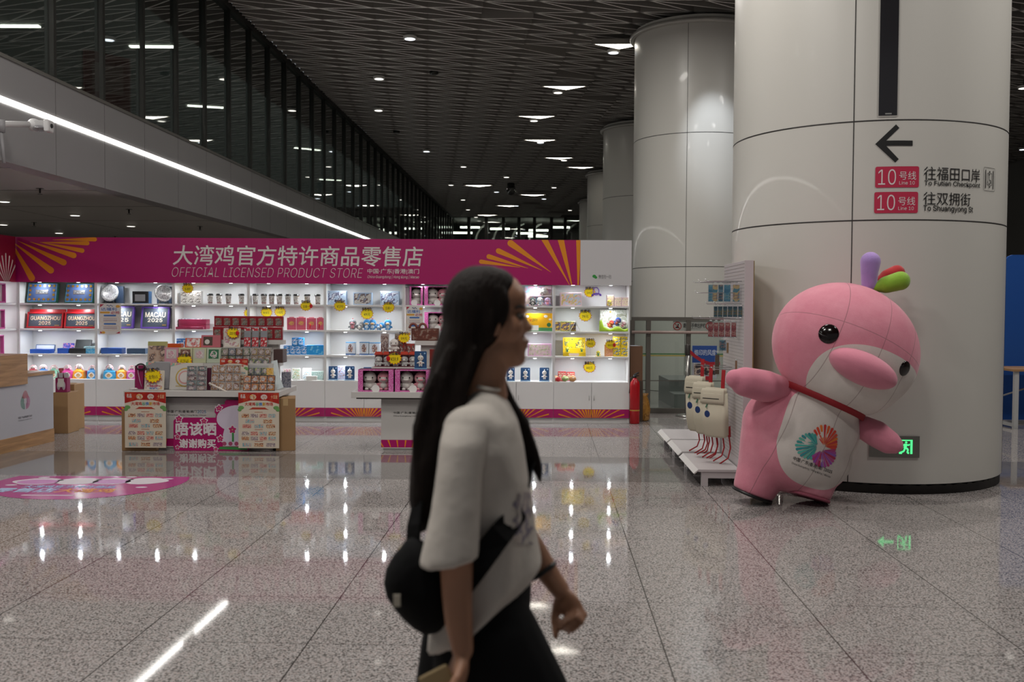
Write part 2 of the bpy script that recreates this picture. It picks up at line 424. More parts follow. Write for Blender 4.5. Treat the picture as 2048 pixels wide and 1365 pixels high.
# recessed downlights and sprinklers in the low ceiling
def downlight(p, label, r=0.075, m=M_spotw, name='ceiling_downlight', group='downlights in the low ceiling', drop=0.03):
    t = thing(name, label, 'downlight', p, 0, group)
    k = MB(); k.lathe([(r * 1.25, -drop), (r * 1.3, -drop * 0.3), (r * 1.3, 0.0)], 20); k.build('rim', mat('lamp_rim', '#d8d6d0', 0.4), t)
    k = MB(); k.lathe([(0.0001, -drop - 0.002), (r, -drop - 0.002), (r, -drop + 0.004)], 20); k.build('lens', m, t)
    return t
for i, (px, py) in enumerate([(8, 400), (150, 428), (262, 450), (6, 447), (118, 464)]):
    downlight(at_z(px, py, ZF0), 'small round downlight in the low metal ceiling, %s from the front corner' % ORD[i], 0.07)
for i, (px, py) in enumerate([(80, 377), (258, 419), (68, 445), (400, 453), (230, 473)]):
    t = thing('sprinkler', 'small dark sprinkler head under the low metal ceiling, %s along it' % ORD[i], 'sprinkler', at_z(px, py, ZF0), 0, 'sprinklers under the low ceiling')
    k = MB(); k.cyl((0, 0, 0), (0, 0, -0.06), 0.012); k.build('stem', M_mull, t)
    k = MB(); k.lathe([(0.045, -0.004), (0.05, 0)], 12); k.cyl((0, 0, -0.075), (0, 0, -0.07), 0.028, n=12); k.build('deflector', M_mull, t)
# --- glass wall of the upper floor
w = thing('window_1', None, None, (0, 0, 0), -TH); struct(w)
m_ = MB(); m_.box(XW - 0.05, XW - 0.04, -4, 58, ZF1, CEIL); m_.build('glass_pane', M_glass, w)
k = MB(); k.box(XW - 0.11, XW + 0.03, -4, 58, CEIL - 0.10, CEIL); k.build('head_rail', M_mull, w)
k = MB(); k.box(XW - 0.04, XW + 0.012, -0.03, 0.03, ZF1, CEIL - 0.1); mm = k.mesh('mullion', M_mull)
for i in range(41):
    o = bpy.data.objects.new('mullion', mm); COL.objects.link(o); o.parent = w; o.location = (0, 9.84 - 1.24 + 1.24 * i, 0)
# the upper floor behind it
m_ = MB(); m_.box(-14, XW - 0.25, -4, 60, ZF1 - 0.3, ZF1 - 0.02); struct(m_.build('floor_upper', mat('upper_floor', '#4b4a48', 0.3), rot=HROT))
m_ = MB(); m_.box(-14.2, -14, -4, 60, ZF1, CEIL + .3)
for yy in range(0, 60, 6): m_.box(-14, -13.6, yy, yy + 0.5, ZF1, CEIL, 1)
struct(m_.build('wall_upper', [mat('upper_wall', '#4b504c', 0.5), mat('upper_column', '#8b8c87', 0.4)], rot=HROT))
m_ = MB(); m_.box(-14, XW - 0.05, -4, 60, CEIL, CEIL + 0.1); struct(m_.build('ceiling_upper', mat('upper_ceiling', '#353432', 0.6), rot=HROT))
for i, (xx, yy) in enumerate([(-8, 11), (-8.5, 15), (-10, 13.5), (-8, 20), (-9, 26), (-8, 33), (-10, 18.5), (-9, 41)]):
    k = MB(); k.box(-0.45, 0.45, -0.06, 0.06, -0.03, 0)
    o = k.build('ceiling_lamp', M_lamp, loc=B(xx, yy, CEIL - 0.001), rot=(0, 0, 0.3 * (i % 3)))
    tag(o, 'slim bright lamp on the upper floor behind the glass, %s along the corridor' % ORD[i], 'lamp', 'lamps behind the glass wall')
area('corridor_fill_light', B(-9.5, 27, CEIL - 0.05), 5.0, 50.0, 380, (0.92, 1, 0.94), (0, 0, -TH))  # added sheet of light that brightens the upper floor behind the glass
for bx, by in ((-6.8, 8), (-8.5, 11), (-9, 13), (-9.5, 15.5), (-7.5, 19), (-10.5, 10)): area('low_ceiling_fill_light', B(bx, by, ZF0 - 0.04), 0.3, 0.3, 16, (1, 0.95, 0.86), shape='DISK')  # added lights, apart from the built downlights, brightening the low ceiling area
# posters seen through the glass
k = MB(); k.box(0, 0.7, -0.01, 0.01, 0, 1.0, 0); k.box(0.12, 0.58, -0.014, 0.0, 0.45, 0.85, 1)
o = k.build('wall_poster', [mat('red_poster', '#8d3a40', 0.6), mat('poster_pale', '#b98f8f', 0.6)], loc=B(-6.4, 13.6, ZF1 - 0.019), rot=(0, 0, 0.9)); tag(o, 'red poster standing behind the upper glass wall', 'poster')
# --- ceiling: a lattice of upright fins under a dark void
def wave(x, y):
    xr = 0.2 + 1.6 * math.sin(y * 0.19 + 2.2)
    return 0.12 if x > xr else 0.12 * max(0.0, 1 - (xr - x) / 6.0) * 0.15
m_ = MB(); A_ = Vector((0.875, 0.70)); C_ = Vector((0.96, 0.0)); B_ = C_ + A_
def fin(p, q):
    if min(p.y, q.y) < 3 or max(p.y, q.y) > 58 or max(p.x, q.x) < XW + .05 or max(p.x, q.x) > 17: return
    if p.x < XW + .04: p = q + (p - q) * ((q.x - XW - .04) / (q.x - p.x))
    if q.x < XW + .04: q = p + (q - p) * ((p.x - XW - .04) / (p.x - q.x))
    if (q - p).length < .02: return
    z0 = CEIL - 0.02 + wave((p.x + q.x) / 2, (p.y + q.y) / 2); z1 = z0 + 0.26; d = (q - p).normalized(); n = Vector((-d.y, d.x)) * 0.017
    a, b_, c, e = p + n, p - n, q - n, q + n
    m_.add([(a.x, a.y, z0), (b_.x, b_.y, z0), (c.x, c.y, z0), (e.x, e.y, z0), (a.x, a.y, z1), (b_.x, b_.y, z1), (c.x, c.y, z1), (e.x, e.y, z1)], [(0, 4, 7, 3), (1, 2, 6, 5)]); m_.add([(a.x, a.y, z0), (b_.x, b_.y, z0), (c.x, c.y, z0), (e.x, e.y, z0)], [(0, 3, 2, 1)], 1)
for j in range(4, 84):
    for i in range(-90, 22):
        p = A_ * j + C_ * i
        if not (XW - 3 < p.x < 18): continue
        fin(p, p + A_); fin(p, p + C_); fin(p, p + B_ * .5); fin(p + B_ * .5, p + B_)
fins_ = m_.build('ceiling', [M_fin, M_fin_lit], rot=HROT); struct(fins_)
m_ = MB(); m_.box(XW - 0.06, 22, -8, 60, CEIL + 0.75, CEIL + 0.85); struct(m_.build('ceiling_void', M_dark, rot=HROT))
# glowing triangular panels in the lattice
def lamp_tri(p, label, wd=1.1, dp=0.55, flip=1, sk=0.1):
    t = thing('ceiling_lamp', label, 'lamp', p, -TH, 'triangular ceiling lamps')
    pts = [(-wd / 2, dp * 0.35 * flip), (wd * sk, -dp * 0.65 * flip), (wd / 2, dp * 0.35 * flip)]
    z0 = -0.08
    k = MB(); k.add([(x, y, z0) for x, y in pts] + [(x, y, z0 + 0.04) for x, y in pts], [(0, 1, 2)], 0); k.build('diffuser', M_lamp, t)
    k = MB(); k.add([(x, y, z0 + .002) for x, y in pts] + [(x, y, z0 + 0.10) for x, y in pts], [(5, 4, 3), (0, 3, 4, 1), (1, 4, 5, 2), (2, 5, 3, 0)])
    for i in range(3):
        a, b_ = Vector((*pts[i], z0)), Vector((*pts[(i + 1) % 3], z0)); k.tube([a, b_], 0.012, 4)
    k.build('frame', M_fin, t)
    return t
TRI = [(1240, 83), (1128, 168), (1072, 228), (1080, 276), (1117, 312), (1160, 331), (957, 368), (1065, 387), (1015, 409), (974, 428), (1150, 439)]
for i, (px, py) in enumerate(TRI):
    lamp_tri(at_z(px, py, CEIL), 'glowing triangular lamp in the finned ceiling, %s from the big columns towards the far end' % ORD[i], 1.12 if i < 6 else 1.3, 0.42 if i < 6 else 0.6, -1, 0.05 * (i % 3))
for i, (px, py) in enumerate([(2036, 356), (2044, 413)]):
    lamp_tri(at_z(px, py, CEIL), 'glowing triangular lamp beyond the signed column, %s of that group' % ORD[i])
SP = [(820, 72), (758, 153), (757, 217), (853, 300), (927, 331), (902, 368), (1227, 100), (1116, 181), (1068, 238), (1081, 282), (1128, 318), (1013, 352), (993, 382), (1108, 373), (926, 398), (1088, 396), (936, 418), (952, 433), (1033, 410), (1140, 419), (2047, 172), (2046, 296)]
for i, (px, py) in enumerate(SP):
    q = downlight(at_z(px, py, CEIL - 0.05), 'round spot lamp hanging under the finned ceiling, %s from the front' % ORD[i], 0.10, M_spot if i % 3 == 0 else M_spotw, 'spot_lamp', 'round spot lamps in the finned ceiling', 0.06)
    k = MB(); k.cyl((0, 0, 0), (0, 0, 0.82), .008, n=6); k.build('stem', M_mull, q)
    if 6 <= i <= 10:
        k = MB(); k.lathe([(0.125, -0.05), (0.135, 0.06), (0.1, 0.08)], 18); k.build('housing', M_black, q)
for i, (px, py) in enumerate([(868, 145), (793, 263)]):
    t = thing('smoke_detector', 'dark round detector under the finned ceiling, %s from the front' % ORD[i], 'detector', at_z(px, py, CEIL - 0.02)); k = MB(); k.lathe([(0.06, -0.05), (0.1, -0.03), (0.1, 0.02)], 16); k.build('body', M_mull, t)
p = at_z(1022, 366, CEIL - 0.0)
t = thing('dome_camera', 'dark dome security camera hanging from the far ceiling', 'security camera', p)
k = MB(); k.lathe([(0.14, -0.22), (0.16, -0.05), (0.1, 0.02)], 18); k.build('housing', M_black, t)
k = MB(); k.ell((0, 0, -0.28), (0.2, 0.2, 0.24), 18, 10); k.build('dome', clear('dome_plastic', (0.5, 0.5, 0.5), 0.05, 0.1), t)
# --- end of the hall
w = thing('window_2', None, None, B(0, 58.2, 0), -TH); struct(w)
m_ = MB(); m_.box(XW, 17, -0.01, 0.01, 0, CEIL); m_.build('glass_pane', M_glass, w)
k = MB()
for px in (937, 972, 1006, 1037, 1068, 1102, 1129, 1160): k = MB(); xx = (px - 1095) / F * 58.2; k.box(xx - 0.09, xx + 0.09, -0.15, 0.15, 0, CEIL); k.build('mullion', M_mull, w)
for i, px in enumerate((858, 893, 930, 965, 1035)):
    px = 840 + 845 - 840 + (px - 858) * 1.0 + 105
    xx = (px - 1095) / F * 62
    k = MB(); k.tube([(xx + 1.0 - 1.0 * math.cos(a), 0, 5.4 + 1.35 * math.sin(a)) for a in [-1.35 + 2.7 * j / 12 for j in range(13)]], 0.07, 6)
    o = k.build('curved_strut', mat('white_metal', '#d9d9d6', 0.4), loc=B(0, 62, 0), rot=HROT); tag(o, 'curved pale strut behind the end glass, %s in the row' % ORD[i], 'strut', 'curved struts behind the end glass')
m_ = MB(); m_.box(-12, 20, 0, 0.2, 0, 9); struct(m_.build('wall_end', mat('end_wall', '#5f625f', 0.6), loc=B(0, 70, 0), rot=HROT))
m_ = MB(); m_.box(-12, 20, 58.3, 70, CEIL, CEIL + 0.2); struct(m_.build('ceiling_end', mat('end_ceiling', '#55524e', 0.6), rot=HROT))
for i, (px, py) in enumerate([(940, 455), (925, 466), (1000, 458), (1052, 467), (1077, 461), (1076, 473), (1120, 455)]):
    k = MB(); k.box(-0.6, 0.6, -0.05, 0.05, -0.06, 0.06); o = k.build('ceiling_lamp', M_lamp, loc=at_y(px, py, 61.0)); tag(o, 'slim bright lamp beyond the end glass, %s of them' % ORD[i], 'lamp', 'lamps beyond the end glass')
# --- columns
M_col = mat('column_panel', '#d0cdc6', 0.34, 0.0, coat=0.09, vary=0.02, vs_=0.8)
M_joint = mat('column_joint', '#2a2725', 0.6)
def column(c, r, zs, label, vj, top=CEIL + 0.02, base=False):
    t = thing('round_column', label, 'column', (c.x, c.y, 0))
    n = 96; a0 = math.atan2(-c.y, -c.x)         # angle towards the eye
    edges = [0.08 if base else 0] + zs + [top]
    k = MB()
    for z0, z1 in zip(edges[:-1], edges[1:]):
        k.lathe([(r, z0 + 0.006), (r, z1 - 0.006)], n)
    k.f = [f for f in k.f if len(f) == 4] ; k.m = [0] * len(k.f); k.s = [True] * len(k.f)
    k.build('cladding', M_col, t)
    k = MB(); k.lathe([(r - 0.012, 0.0), (r - 0.012, top)], 64)
    for z in zs: k.lathe([(r - 0.010, z - 0.006), (r + 0.0012, z - 0.005), (r + 0.0012, z + 0.005), (r - 0.010, z + 0.006)], 96)
    for a, z0, z1 in vj:
        aa = a0 + a; q = Vector((math.cos(aa), math.sin(aa), 0)); s = Vector((-q.y, q.x, 0)) * 0.004; q2 = q * (r + 0.0012); q1 = q * (r - 0.005)
        k.add([q1 - s + Vector((0, 0, z0)), q1 + s + Vector((0, 0, z0)), q2 + s + Vector((0, 0, z0)), q2 - s + Vector((0, 0, z0)), q1 - s + Vector((0, 0, z1)), q1 + s + Vector((0, 0, z1)), q2 + s + Vector((0, 0, z1)), q2 - s + Vector((0, 0, z1))], [(0, 1, 2, 3), (3, 2, 6, 7), (0, 3, 7, 4), (1, 5, 6, 2)])
    k.build('joints', M_joint, t)
    if base:
        k = MB(); k.lathe([(r - 0.02, 0), (r - 0.012, 0.08), (r - 0.05, 0.081)], 96); k.build('base_skirt', M_black, t)
    else:
        k = MB(); k.tube([(math.cos(2 * PI * i / 64) * (r + 0.05), math.sin(2 * PI * i / 64) * (r + 0.05), top - 0.12) for i in range(64)], 0.05, 8, closed=True); k.build('top_ring', mat('ring_metal', '#b8b5ae', 0.3, 0.3), t)
    return t, a0
def colpos(bx, by): return B(bx, by, 0)
COL1 = Vector((3.28, 9.33, 0)); R1 = 1.2

column(COL1, R1, [2.25, 3.06, 5.4], 'large white clad column carrying the black arrow and line signs', [(-0.075, 0.08, 6.7), (1.42, 0.08, 6.7), (-1.6, 0.08, 6.7)], base=True)
for i, (bx, by, lb) in enumerate([(2.83, 19.2, 'white clad column just behind the signed column'), (2.79, 29.2, 'white clad column standing third in the row'), (2.72, 39.0, 'pale column fourth in the row, half hidden by the third'), (2.73, 49.0, 'farthest pale column of the row')]):
    column(colpos(bx, by), 1.2, [2.27, 4.67], lb, [(-0.15, 0, 6.7), (1.42, 0, 6.7)])
# ================================================================== the shop wall
YF = 13.1; DEP = 0.36; YB = YF + DEP
XE = [X(px, YF) for px in (37, 192, 347, 497, 650, 807, 958, 1108, 1260)]
SZ = [0.54, 0.875, 1.205, 1.54]              # shelf tops, base first
ZH = 1.82; ZT = 2.405
M_white = mat('white_laminate', '#dedcdb', 0.38)
M_edge = mat('shelf_edge', '#c2bfbd', 0.4)
M_mag = mat('magenta_print', '#a8005f', 0.42)
M_org = mat('orange_print', '#e08a10', 0.42)
M_puck = mat('shelf_puck', '#ffffff', 0.5, emit=(0.93, 0.97, 1.0), es=6.0)
M_handle = mat('handle_metal', '#b8b6b4', 0.3, 0.8)
def rays_fan(mb, cx, cz, x0, x1, z0, z1, y, rays, m=1):
    for ang, r0, r1, w0, w1 in rays:
        p = clip_poly(petal(cx, cz, ang, r0, r1, w0, w1), x0, x1, z0, z1)
        if len(p) > 2: mb.flat(p, y, m)
PUCK = MB(); PUCK.lathe([(0.0001, -0.008), (0.018, -0.008), (0.022, -0.004), (0.022, 0)], 14)
_puck_me = None
def cabinet(k, label):
    global _puck_me
    x0, x1 = XE[k], XE[k + 1]; t = thing('display_cabinet', label, 'display cabinet', ((x0 + x1) / 2, YF, 0), 0, 'shop wall cabinets')
    w = (x1 - x0) / 2; b = MB()
    b.box(-w + 0.0005, -w + 0.018, 0, DEP, 0, ZT - 0.02); b.box(w - 0.018, w - 0.0005, 0, DEP, 0, ZT - 0.02); b.box(-w + 0.018, w - 0.018, DEP - 0.012, DEP, 0, ZT - 0.02)
    b.box(-w + 0.018, w - 0.018, 0.0, DEP - 0.012, SZ[0] - 0.022, SZ[0]); b.box(-w + 0.018, w - 0.018, 0.0, DEP - 0.012, ZH, ZH + 0.02)
    b.box(-w + 0.018, w - 0.018, 0.012, 0.03, 0.0, 0.062)
    b.build('carcass', M_white, t)
    for z in SZ[1:]:
        q = MB(); q.bbox(-w + 0.018, w - 0.018, 0.004, DEP - 0.012, z - 0.024, z, 0.003); q.build('shelf', M_white, t)
    for s in (-1, 1):
        xa, xb = (-w + 0.002, -0.0025) if s < 0 else (0.0025, w - 0.002)
        q = MB(); q.box(xa, xb, -0.018, -0.001, 0.064, SZ[0] - 0.003); d = q.build('door', M_white, t)
        h = MB(); hx = xb - 0.03 if s < 0 else xa + 0.03; h.tube([(hx, -0.018, 0.30), (hx, -0.036, 0.30), (hx, -0.036, 0.36), (hx, -0.018, 0.36)], 0.004, 6); h.build('handle', M_handle, d)
        st = MB(); st.flat([(xa, 0.066), (xb, 0.066), (xb, 0.182), (xa, 0.182)], -0.0195, 0)
        cx = xb - 0.05 if s < 0 else xa + 0.05; sg = 1 if s > 0 else -1
        for j in range(9):
            a = PI / 2 - sg * R_(-22 + 12.0 * j)
            p = petal(cx - sg * 0.02, 0.02 - 0.02, a, 0.05, min(0.19 / max(0.22, abs(math.sin(a))), 0.42), 0.006, 0.026 if j < 6 else 0.018, 4)
            p = clip_poly(p, xa, xb, 0.07, 0.178)
            if len(p) > 2: st.flat(p, -0.0205, 1)
        st.build('printed_stripe', [M_mag, M_org], d)
    if _puck_me is None: _puck_me = PUCK.mesh('downlight', M_puck)
    for z in [ZH] + [s_ - 0.024 for s_ in SZ[:0:-1]]:
        for s in (-0.5, 0.5):
            o = bpy.data.objects.new('downlight', _puck_me); COL.objects.link(o); o.parent = t; o.location = (s * w, 0.06, z)
    return t
_cl = ['behind the cash desk, holding the blue coin sets', 'holding silver plates and the macau frames', 'holding paper cups and dark red boxes', 'holding a long row of cups and pink packs', 'holding plush penguins and figure boxes', 'with the pink plush boxes, partly behind the walking person', 'with the yellow rabbit book box behind the face', 'at the free end, holding the yellow boxes']
for k in range(8): cabinet(k, 'white lit shelf cabinet %s' % _cl[k])
SHELF_P = 2.9
for k in range(8):
    cx = (XE[k] + XE[k + 1]) / 2
    for z in [ZH - 0.010] + [s_ - 0.034 for s_ in SZ[:0:-1]]:
        for s in (-.25, .25): area('shelf_light', (cx + s * (XE[k + 1] - XE[k]), YF + 0.06, z), 0.036, 0.036, SHELF_P / 2, (0.9, 0.96, 1.0), shape='DISK')
# --- the header sign
hx0, hx1 = XE[0] - 0.08, XE[8] + 0.01; xm = X(1160, YF - 0.05)
t = thing('shop_sign', 'long magenta shop header board with white lettering and orange rays', 'sign', (0, YF - 0.03, 0)); SIGN = t
b = MB(); b.box(hx0, xm, 0, 0.028, ZH - 0.005, ZT); b.build('board', M_mag, t)
b = MB(); b.box(xm, hx1 - 0.0, 0, 0.028, ZH - 0.005, ZT); b.build('end_panel', mat('grey_print', '#c9c6c8', 0.45), t)['label'] = 'pale grey end panel of the header'
YS = YF - 0.03
def SP_(px, py): p = at_y(px, py, YS); return (p.x, p.z)
b = MB()
def pet_px(rx, ry, tx, ty, wd):
    """ray from its root pixel to its tip pixel on the sign"""
    a = SP_(rx, ry); c = SP_(tx, ty); d = math.hypot(c[0] - a[0], c[1] - a[1]); ang = math.atan2(c[1] - a[1], c[0] - a[0])
    p = clip_poly(petal(a[0], a[1], ang, 0, d, 0.004, wd), hx0 + 0.003, xm - 0.002, ZH - 0.004, ZT - 0.001)
    if len(p) > 2: b.flat(p, -0.0012, 0)
for q in [(13, 470, 67, 562, .085), (22, 482, 107, 545, .085), (36, 482, 133, 528, .08), (60, 484, 153, 513, .075), (82, 485, 169, 502.5, .06), (105, 480, 194, 479, .055), (80, 485, 179, 487, .055)]: pet_px(*q)
b.build('orange_rays', M_org, t); b = MB()
for q in [(1156, 600, 1158, 440, .085), (1147, 585, 1112, 440, .105), (1140, 572, 1062, 430, .11), (1102, 545, 1016, 483, .085), (1084, 541, 992, 500, .07), (1056, 537, 973, 512, .062), (1040, 535, 958, 523, .055)]: pet_px(*q)
b.build('orange_rays', M_org, t)
M_lt = mat('sign_lettering', '#d8d4cf', 0.45); M_ink = mat('black_ink', '#1c1b1b', 0.5)
def sign_text(body, x0, y0, x1, y1, m, **k):
    a = SP_(x0, y1); c = SP_(x1, y0); xm_ = (x0 + x1) / 2; return text(body, a[0], c[0], SP_(xm_, y1)[1], SP_(xm_, y0)[1], -0.0015, m, t, **k)
sign_text('大湾鸡官方特许商品零售店', 346, 492, 846, 532, M_lt, off=0.012, shear=0.08)
sign_text('OFFICIAL LICENSED PRODUCT STORE', 344, 536, 726, 555, M_lt, off=-0.016, shear=0.22)
sign_text('中国·广东|香港|澳门', 735, 538, 838, 549, M_lt, off=0.012)
sign_text('China·Guangdong | Hong Kong | Macao', 735, 550, 838, 558.5, M_lt, shear=0.2)
sign_text('微信扫一扫', 1197, 550, 1222, 558, mat('sign_grey_ink', '#4a4848', 0.5))
b = MB()
for cx, cy, r in ((1188.5, 553, 3.2), (1191.5, 555.3, 2.6)):
    a = SP_(cx, cy); b.flat([(a[0] + r * .0066 * 1.15 * math.cos(2 * PI * i / 16), a[1] + r * .0066 * math.sin(2 * PI * i / 16)) for i in range(16)], -0.0015 - r * 1e-4)
b.build('green_bubbles', mat('green_print', '#2f8f3a', 0.5), t)
# --- the side wing at the left, end-on to us
WX = XE[0] - 0.02; t = thing('display_cabinet', 'white shelf wing turning forward at the left end, holding pink boxes', 'display cabinet', (WX, YF, 0))
WL = 2.9; b = MB()
b.box(-DEP, -DEP + 0.012, -WL, 0.30, 0, ZT - 0.02); b.box(-DEP, 0, -0.0, 0.018, 0, ZT - 0.02); b.box(-DEP, 0, -1.45, -1.432, 0, ZT - .02); b.box(-DEP, 0, -WL, -WL + 0.018, 0, ZT - .02)
b.box(-DEP, -0.001, -WL, 0, 0.0, SZ[0]); b.box(-DEP, 0, -WL, 0, ZH, ZH + 0.02)
b.build('carcass', M_white, t)
for z in SZ[1:]:
    q = MB(); q.box(-DEP + 0.012, -0.004, -WL + 0.02, -0.001, z - 0.024, z); q.build('shelf', M_white, t)
q = MB(); q.box(-0.001, 0.02, -WL, -0.06, ZH - 0.005, ZT, 0); s_ = q.build('header_board', mat('crimson_print', '#8c0030', 0.42), t)
q = MB()
for j in range(7):
    a = R_(50 + 14 * j); p = petal(-0.30, ZH - 0.06, a, 0.05, 0.42 - 0.02 * abs(j - 3), 0.004, 0.03, 4); p = clip_poly(p, -WL, -0.07, ZH - 0.003, ZT)
    if len(p) > 2: q.add([(0.0215, x, z) for x, z in p], [list(range(len(p)))], 0)
q.build('white_rays', M_lt, t)
for j in range(4):
    area('shelf_light', (WX - 0.12, YF - 0.75, [ZH - .012, SZ[3] - .036, SZ[2] - .036, SZ[1] - .036][j]), 0.03, 1.2, SHELF_P, (0.9, .96, 1))
# white filler post in the corner
b = MB(); b.box(WX + 0.001, XE[0] - 0.001, -0.01, 0.02, 0, ZT - 0.02); o = b.build('corner_post', M_edge, loc=(0, YF, 0)); tag(o, 'slim grey corner post joining the two shelf runs', 'post')
# ================================================================== goods on the shelves
M_clear = clear('clear_plastic', (0.96, 0.97, 0.98), 0.14, 0.03)
M_gold = mat('gold_coin', '#c79a45', 0.28, 0.85)
M_silver = mat('silver_metal', '#d5d5d8', 0.25, 0.9)
M_yel = mat('price_yellow', '#f5d800', 0.5); M_red = mat('bright_red', '#c4121a', 0.4)
def lf(px): return X(px, YF)
def base(px, row, dep=0.08): return (at_y(px, 640, YF + dep).x, YF + dep, SZ[4 - row])
def dims(x0, x1, y0, row, dep):
    """width and height in metres of a thing whose front spans x0..x1 px and rises to y0 px on shelf row (1 = top)"""
    Y = YF + dep; return X(x1, Y) - X(x0, Y), Zp((x0 + x1) / 2, y0, Y) - SZ[4 - row]
def place(x0, x1, row, dep): Y = YF + dep; return ((X(x0, Y) + X(x1, Y)) / 2, Y, SZ[4 - row])
# --- plain and printed boxes
def carton(name, label, cat, x0, x1, y0, row, dep, d, m, face=None, lid=None, group=None, side=None, words=None, pos=None, wh=None, rz=0):
    w, h = wh or dims(x0, x1, y0, row, dep); t = thing(name, label, cat, pos or place(x0, x1, row, dep), rz, group)
    b = MB(); b.bbox(-w / 2, w / 2, 0, d, 0, h, min(0.004, h * .2)); b.build('body', m, t)
    if face is not None:
        q = MB(); q.flat(rrect(-w / 2 * .9, w / 2 * .9, h * .08, h * .92, 0.004, 2), -0.0012); q.build('printed_front', face, t)
    if lid is not None:
        q = MB(); q.bbox(-w / 2 - .002, w / 2 + .002, -.002, d + .002, h * .72, h + .001, 0.003); q.build('lid', lid, t)
    if words:
        for body, fx0, fx1, fz0, fz1, mm in words: text(body, w * (fx0 - .5), w * (fx1 - .5), h * fz0, h * fz1, -0.0022, mm, t, off=0.01)
    return t
# --- row 1, cabinet 1: coin sets
def coin_set(x0, x1, y0, label):
    w, h = dims(x0, x1, y0, 1, 0.10); w -= 0.05; p = place(x0, x1, 1, 0.11); t = thing('coin_set', label, 'coin set', p, 0, 'blue coin sets')
    L = Matrix.Translation((0, 0, 0.006)) @ Matrix.Rotation(R_(-13), 4, 'X')
    b = MB(); b.bbox(-w / 2, w / 2, 0, 0.05, 0, h, 0.004); b.xf(L); b.build('box', mat('deep_green_card', '#0d4a35', 0.4), t)
    b = MB(); b.bbox(-w / 2 + .012, w / 2 - .012, -0.006, 0.002, 0.012, h - .012, 0.004); b.xf(L); b.build('frame', mat('steel_blue', '#4f7ea8', 0.35), t)
    b = MB(); b.box(-w / 2 + .026, w / 2 - .026, -0.008, 0, 0.026, h - .026); b.xf(L); b.build('panel', mat('navy_felt', '#31466f', 0.7), t)
    b = MB(); b.box(-w * .21, w * .2, -.011, -.007, h * .42, h * .64, 0); b.box(-w * .19, w * .18, -.0118, -.011, h * .45, h * .61, 1); b.xf(L); b.build('plaque', [M_silver, printed('silver_relief', ['#8e8e92', '#d8d8da', '#5b5b60'], 60, 0.3, 0.8)], t)
    cs = [(-.39 + .156 * i, .84) for i in range(6)] + [(-.39 + .156 * i, .16) for i in range(6)] + [(-.39, .61), (-.39, .385), (.39, .61), (.39, .385)]
    for cx, cz in cs:
        b = MB(); b.cyl((cx * w, -.0085, cz * h), (cx * w, -.013, cz * h), 0.0165, n=12); b.cyl((cx * w, -.013, cz * h), (cx * w, -.0138, cz * h), 0.010, n=8); b.xf(L); b.build('coin', M_gold, t)
coin_set(49, 117, 565.5, 'blue coin set in a green box, nearer the corner post')
coin_set(125, 190, 566.5, 'blue coin set in a green box, beside the silver plates')
# --- lettered medal frames
def medal_frame(x0, x1, y0, row, label, mf, lines, flap=None, lean=12, group=None):
    w, h = dims(x0, x1, y0, row, 0.10); t = thing('lettered_frame', label, 'frame', place(x0, x1, row, 0.10), 0, group)
    L = Matrix.Translation((0, 0, 0.005)) @ Matrix.Rotation(R_(-lean), 4, 'X')
    b = MB(); e = 0.020
    b.bbox(-w / 2, w / 2, 0, .04, 0, h, .004); b.xf(L); b.build('box', mf, t)
    b = MB()
    for a in ((-w / 2, w / 2, 0, e), (-w / 2, w / 2, h - e, h), (-w / 2, -w / 2 + e, e, h - e), (w / 2 - e, w / 2, e, h - e)): b.box(a[0], a[1], -.012, 0.001, a[2], a[3])
    b.xf(L); b.build('rim', mf, t)
    b = MB(); b.box(-w / 2 + e, w / 2 - e, -.002, 0.001, e, h - e); b.xf(L); b.build('panel', mat('charcoal_card', '#3c434f', 0.5), t)
    for body, a0, a1, b0, b1, mm in lines:
        text(body, w * (a0 - .5), w * (a1 - .5), h * b0, h * b1, -.0035, mm, t, off=0.02, fn=lambda p: L @ Vector(p))
    b = MB(); b.box(w * .27, w * .40, -.004, -.002, h * .15, h * .18); b.xf(L); b.build('caption_plate', M_gold, t)
    if flap:
        b = MB(); b.box(-w / 2, w / 2, .045, .06, 0, h + flap); b.xf(L); b.build('lid', mf, t)
    return t
M_redbox = mat('red_lacquer', '#a3141c', 0.35); M_purp = mat('purple_lacquer', '#5d3f94', 0.4)
M_medal = printed('enamel_letters', ['#d9b98a', '#c78f80', '#e8dcc8', '#a8a070'], 50, .35); M_cream = C('#ded2bb')
medal_frame(53, 125, 625, 2, 'red framed guangzhou 2025 medal set, nearer the corner post', M_redbox, [('GUANGZHOU', .09, .91, .50, .74, M_medal), ('2025', .33, .66, .2, .42, M_medal)], .05, group='red medal frames')
medal_frame(128, 192, 625, 2, 'red framed guangzhou 2025 medal set, beside the white price poster', M_redbox, [('GUANGZHOU', .10, .94, .50, .74, M_medal), ('2025', .36, .72, .2, .42, M_medal)], .05, group='red medal frames')
medal_frame(208, 266, 613, 2, 'purple framed macau 2025 medal set half behind the white price poster', M_purp, [('MACAU', .12, .9, .54, .76, M_cream), ('2025', .2, .82, .30, .47, M_cream)], group='purple medal frames')
medal_frame(281, 337, 614, 2, 'purple framed macau 2025 medal set standing clear of the poster', M_purp, [('MACAU', .14, .86, .52, .75, M_cream), ('2025', .24, .76, .30, .47, M_cream)], group='purple medal frames')
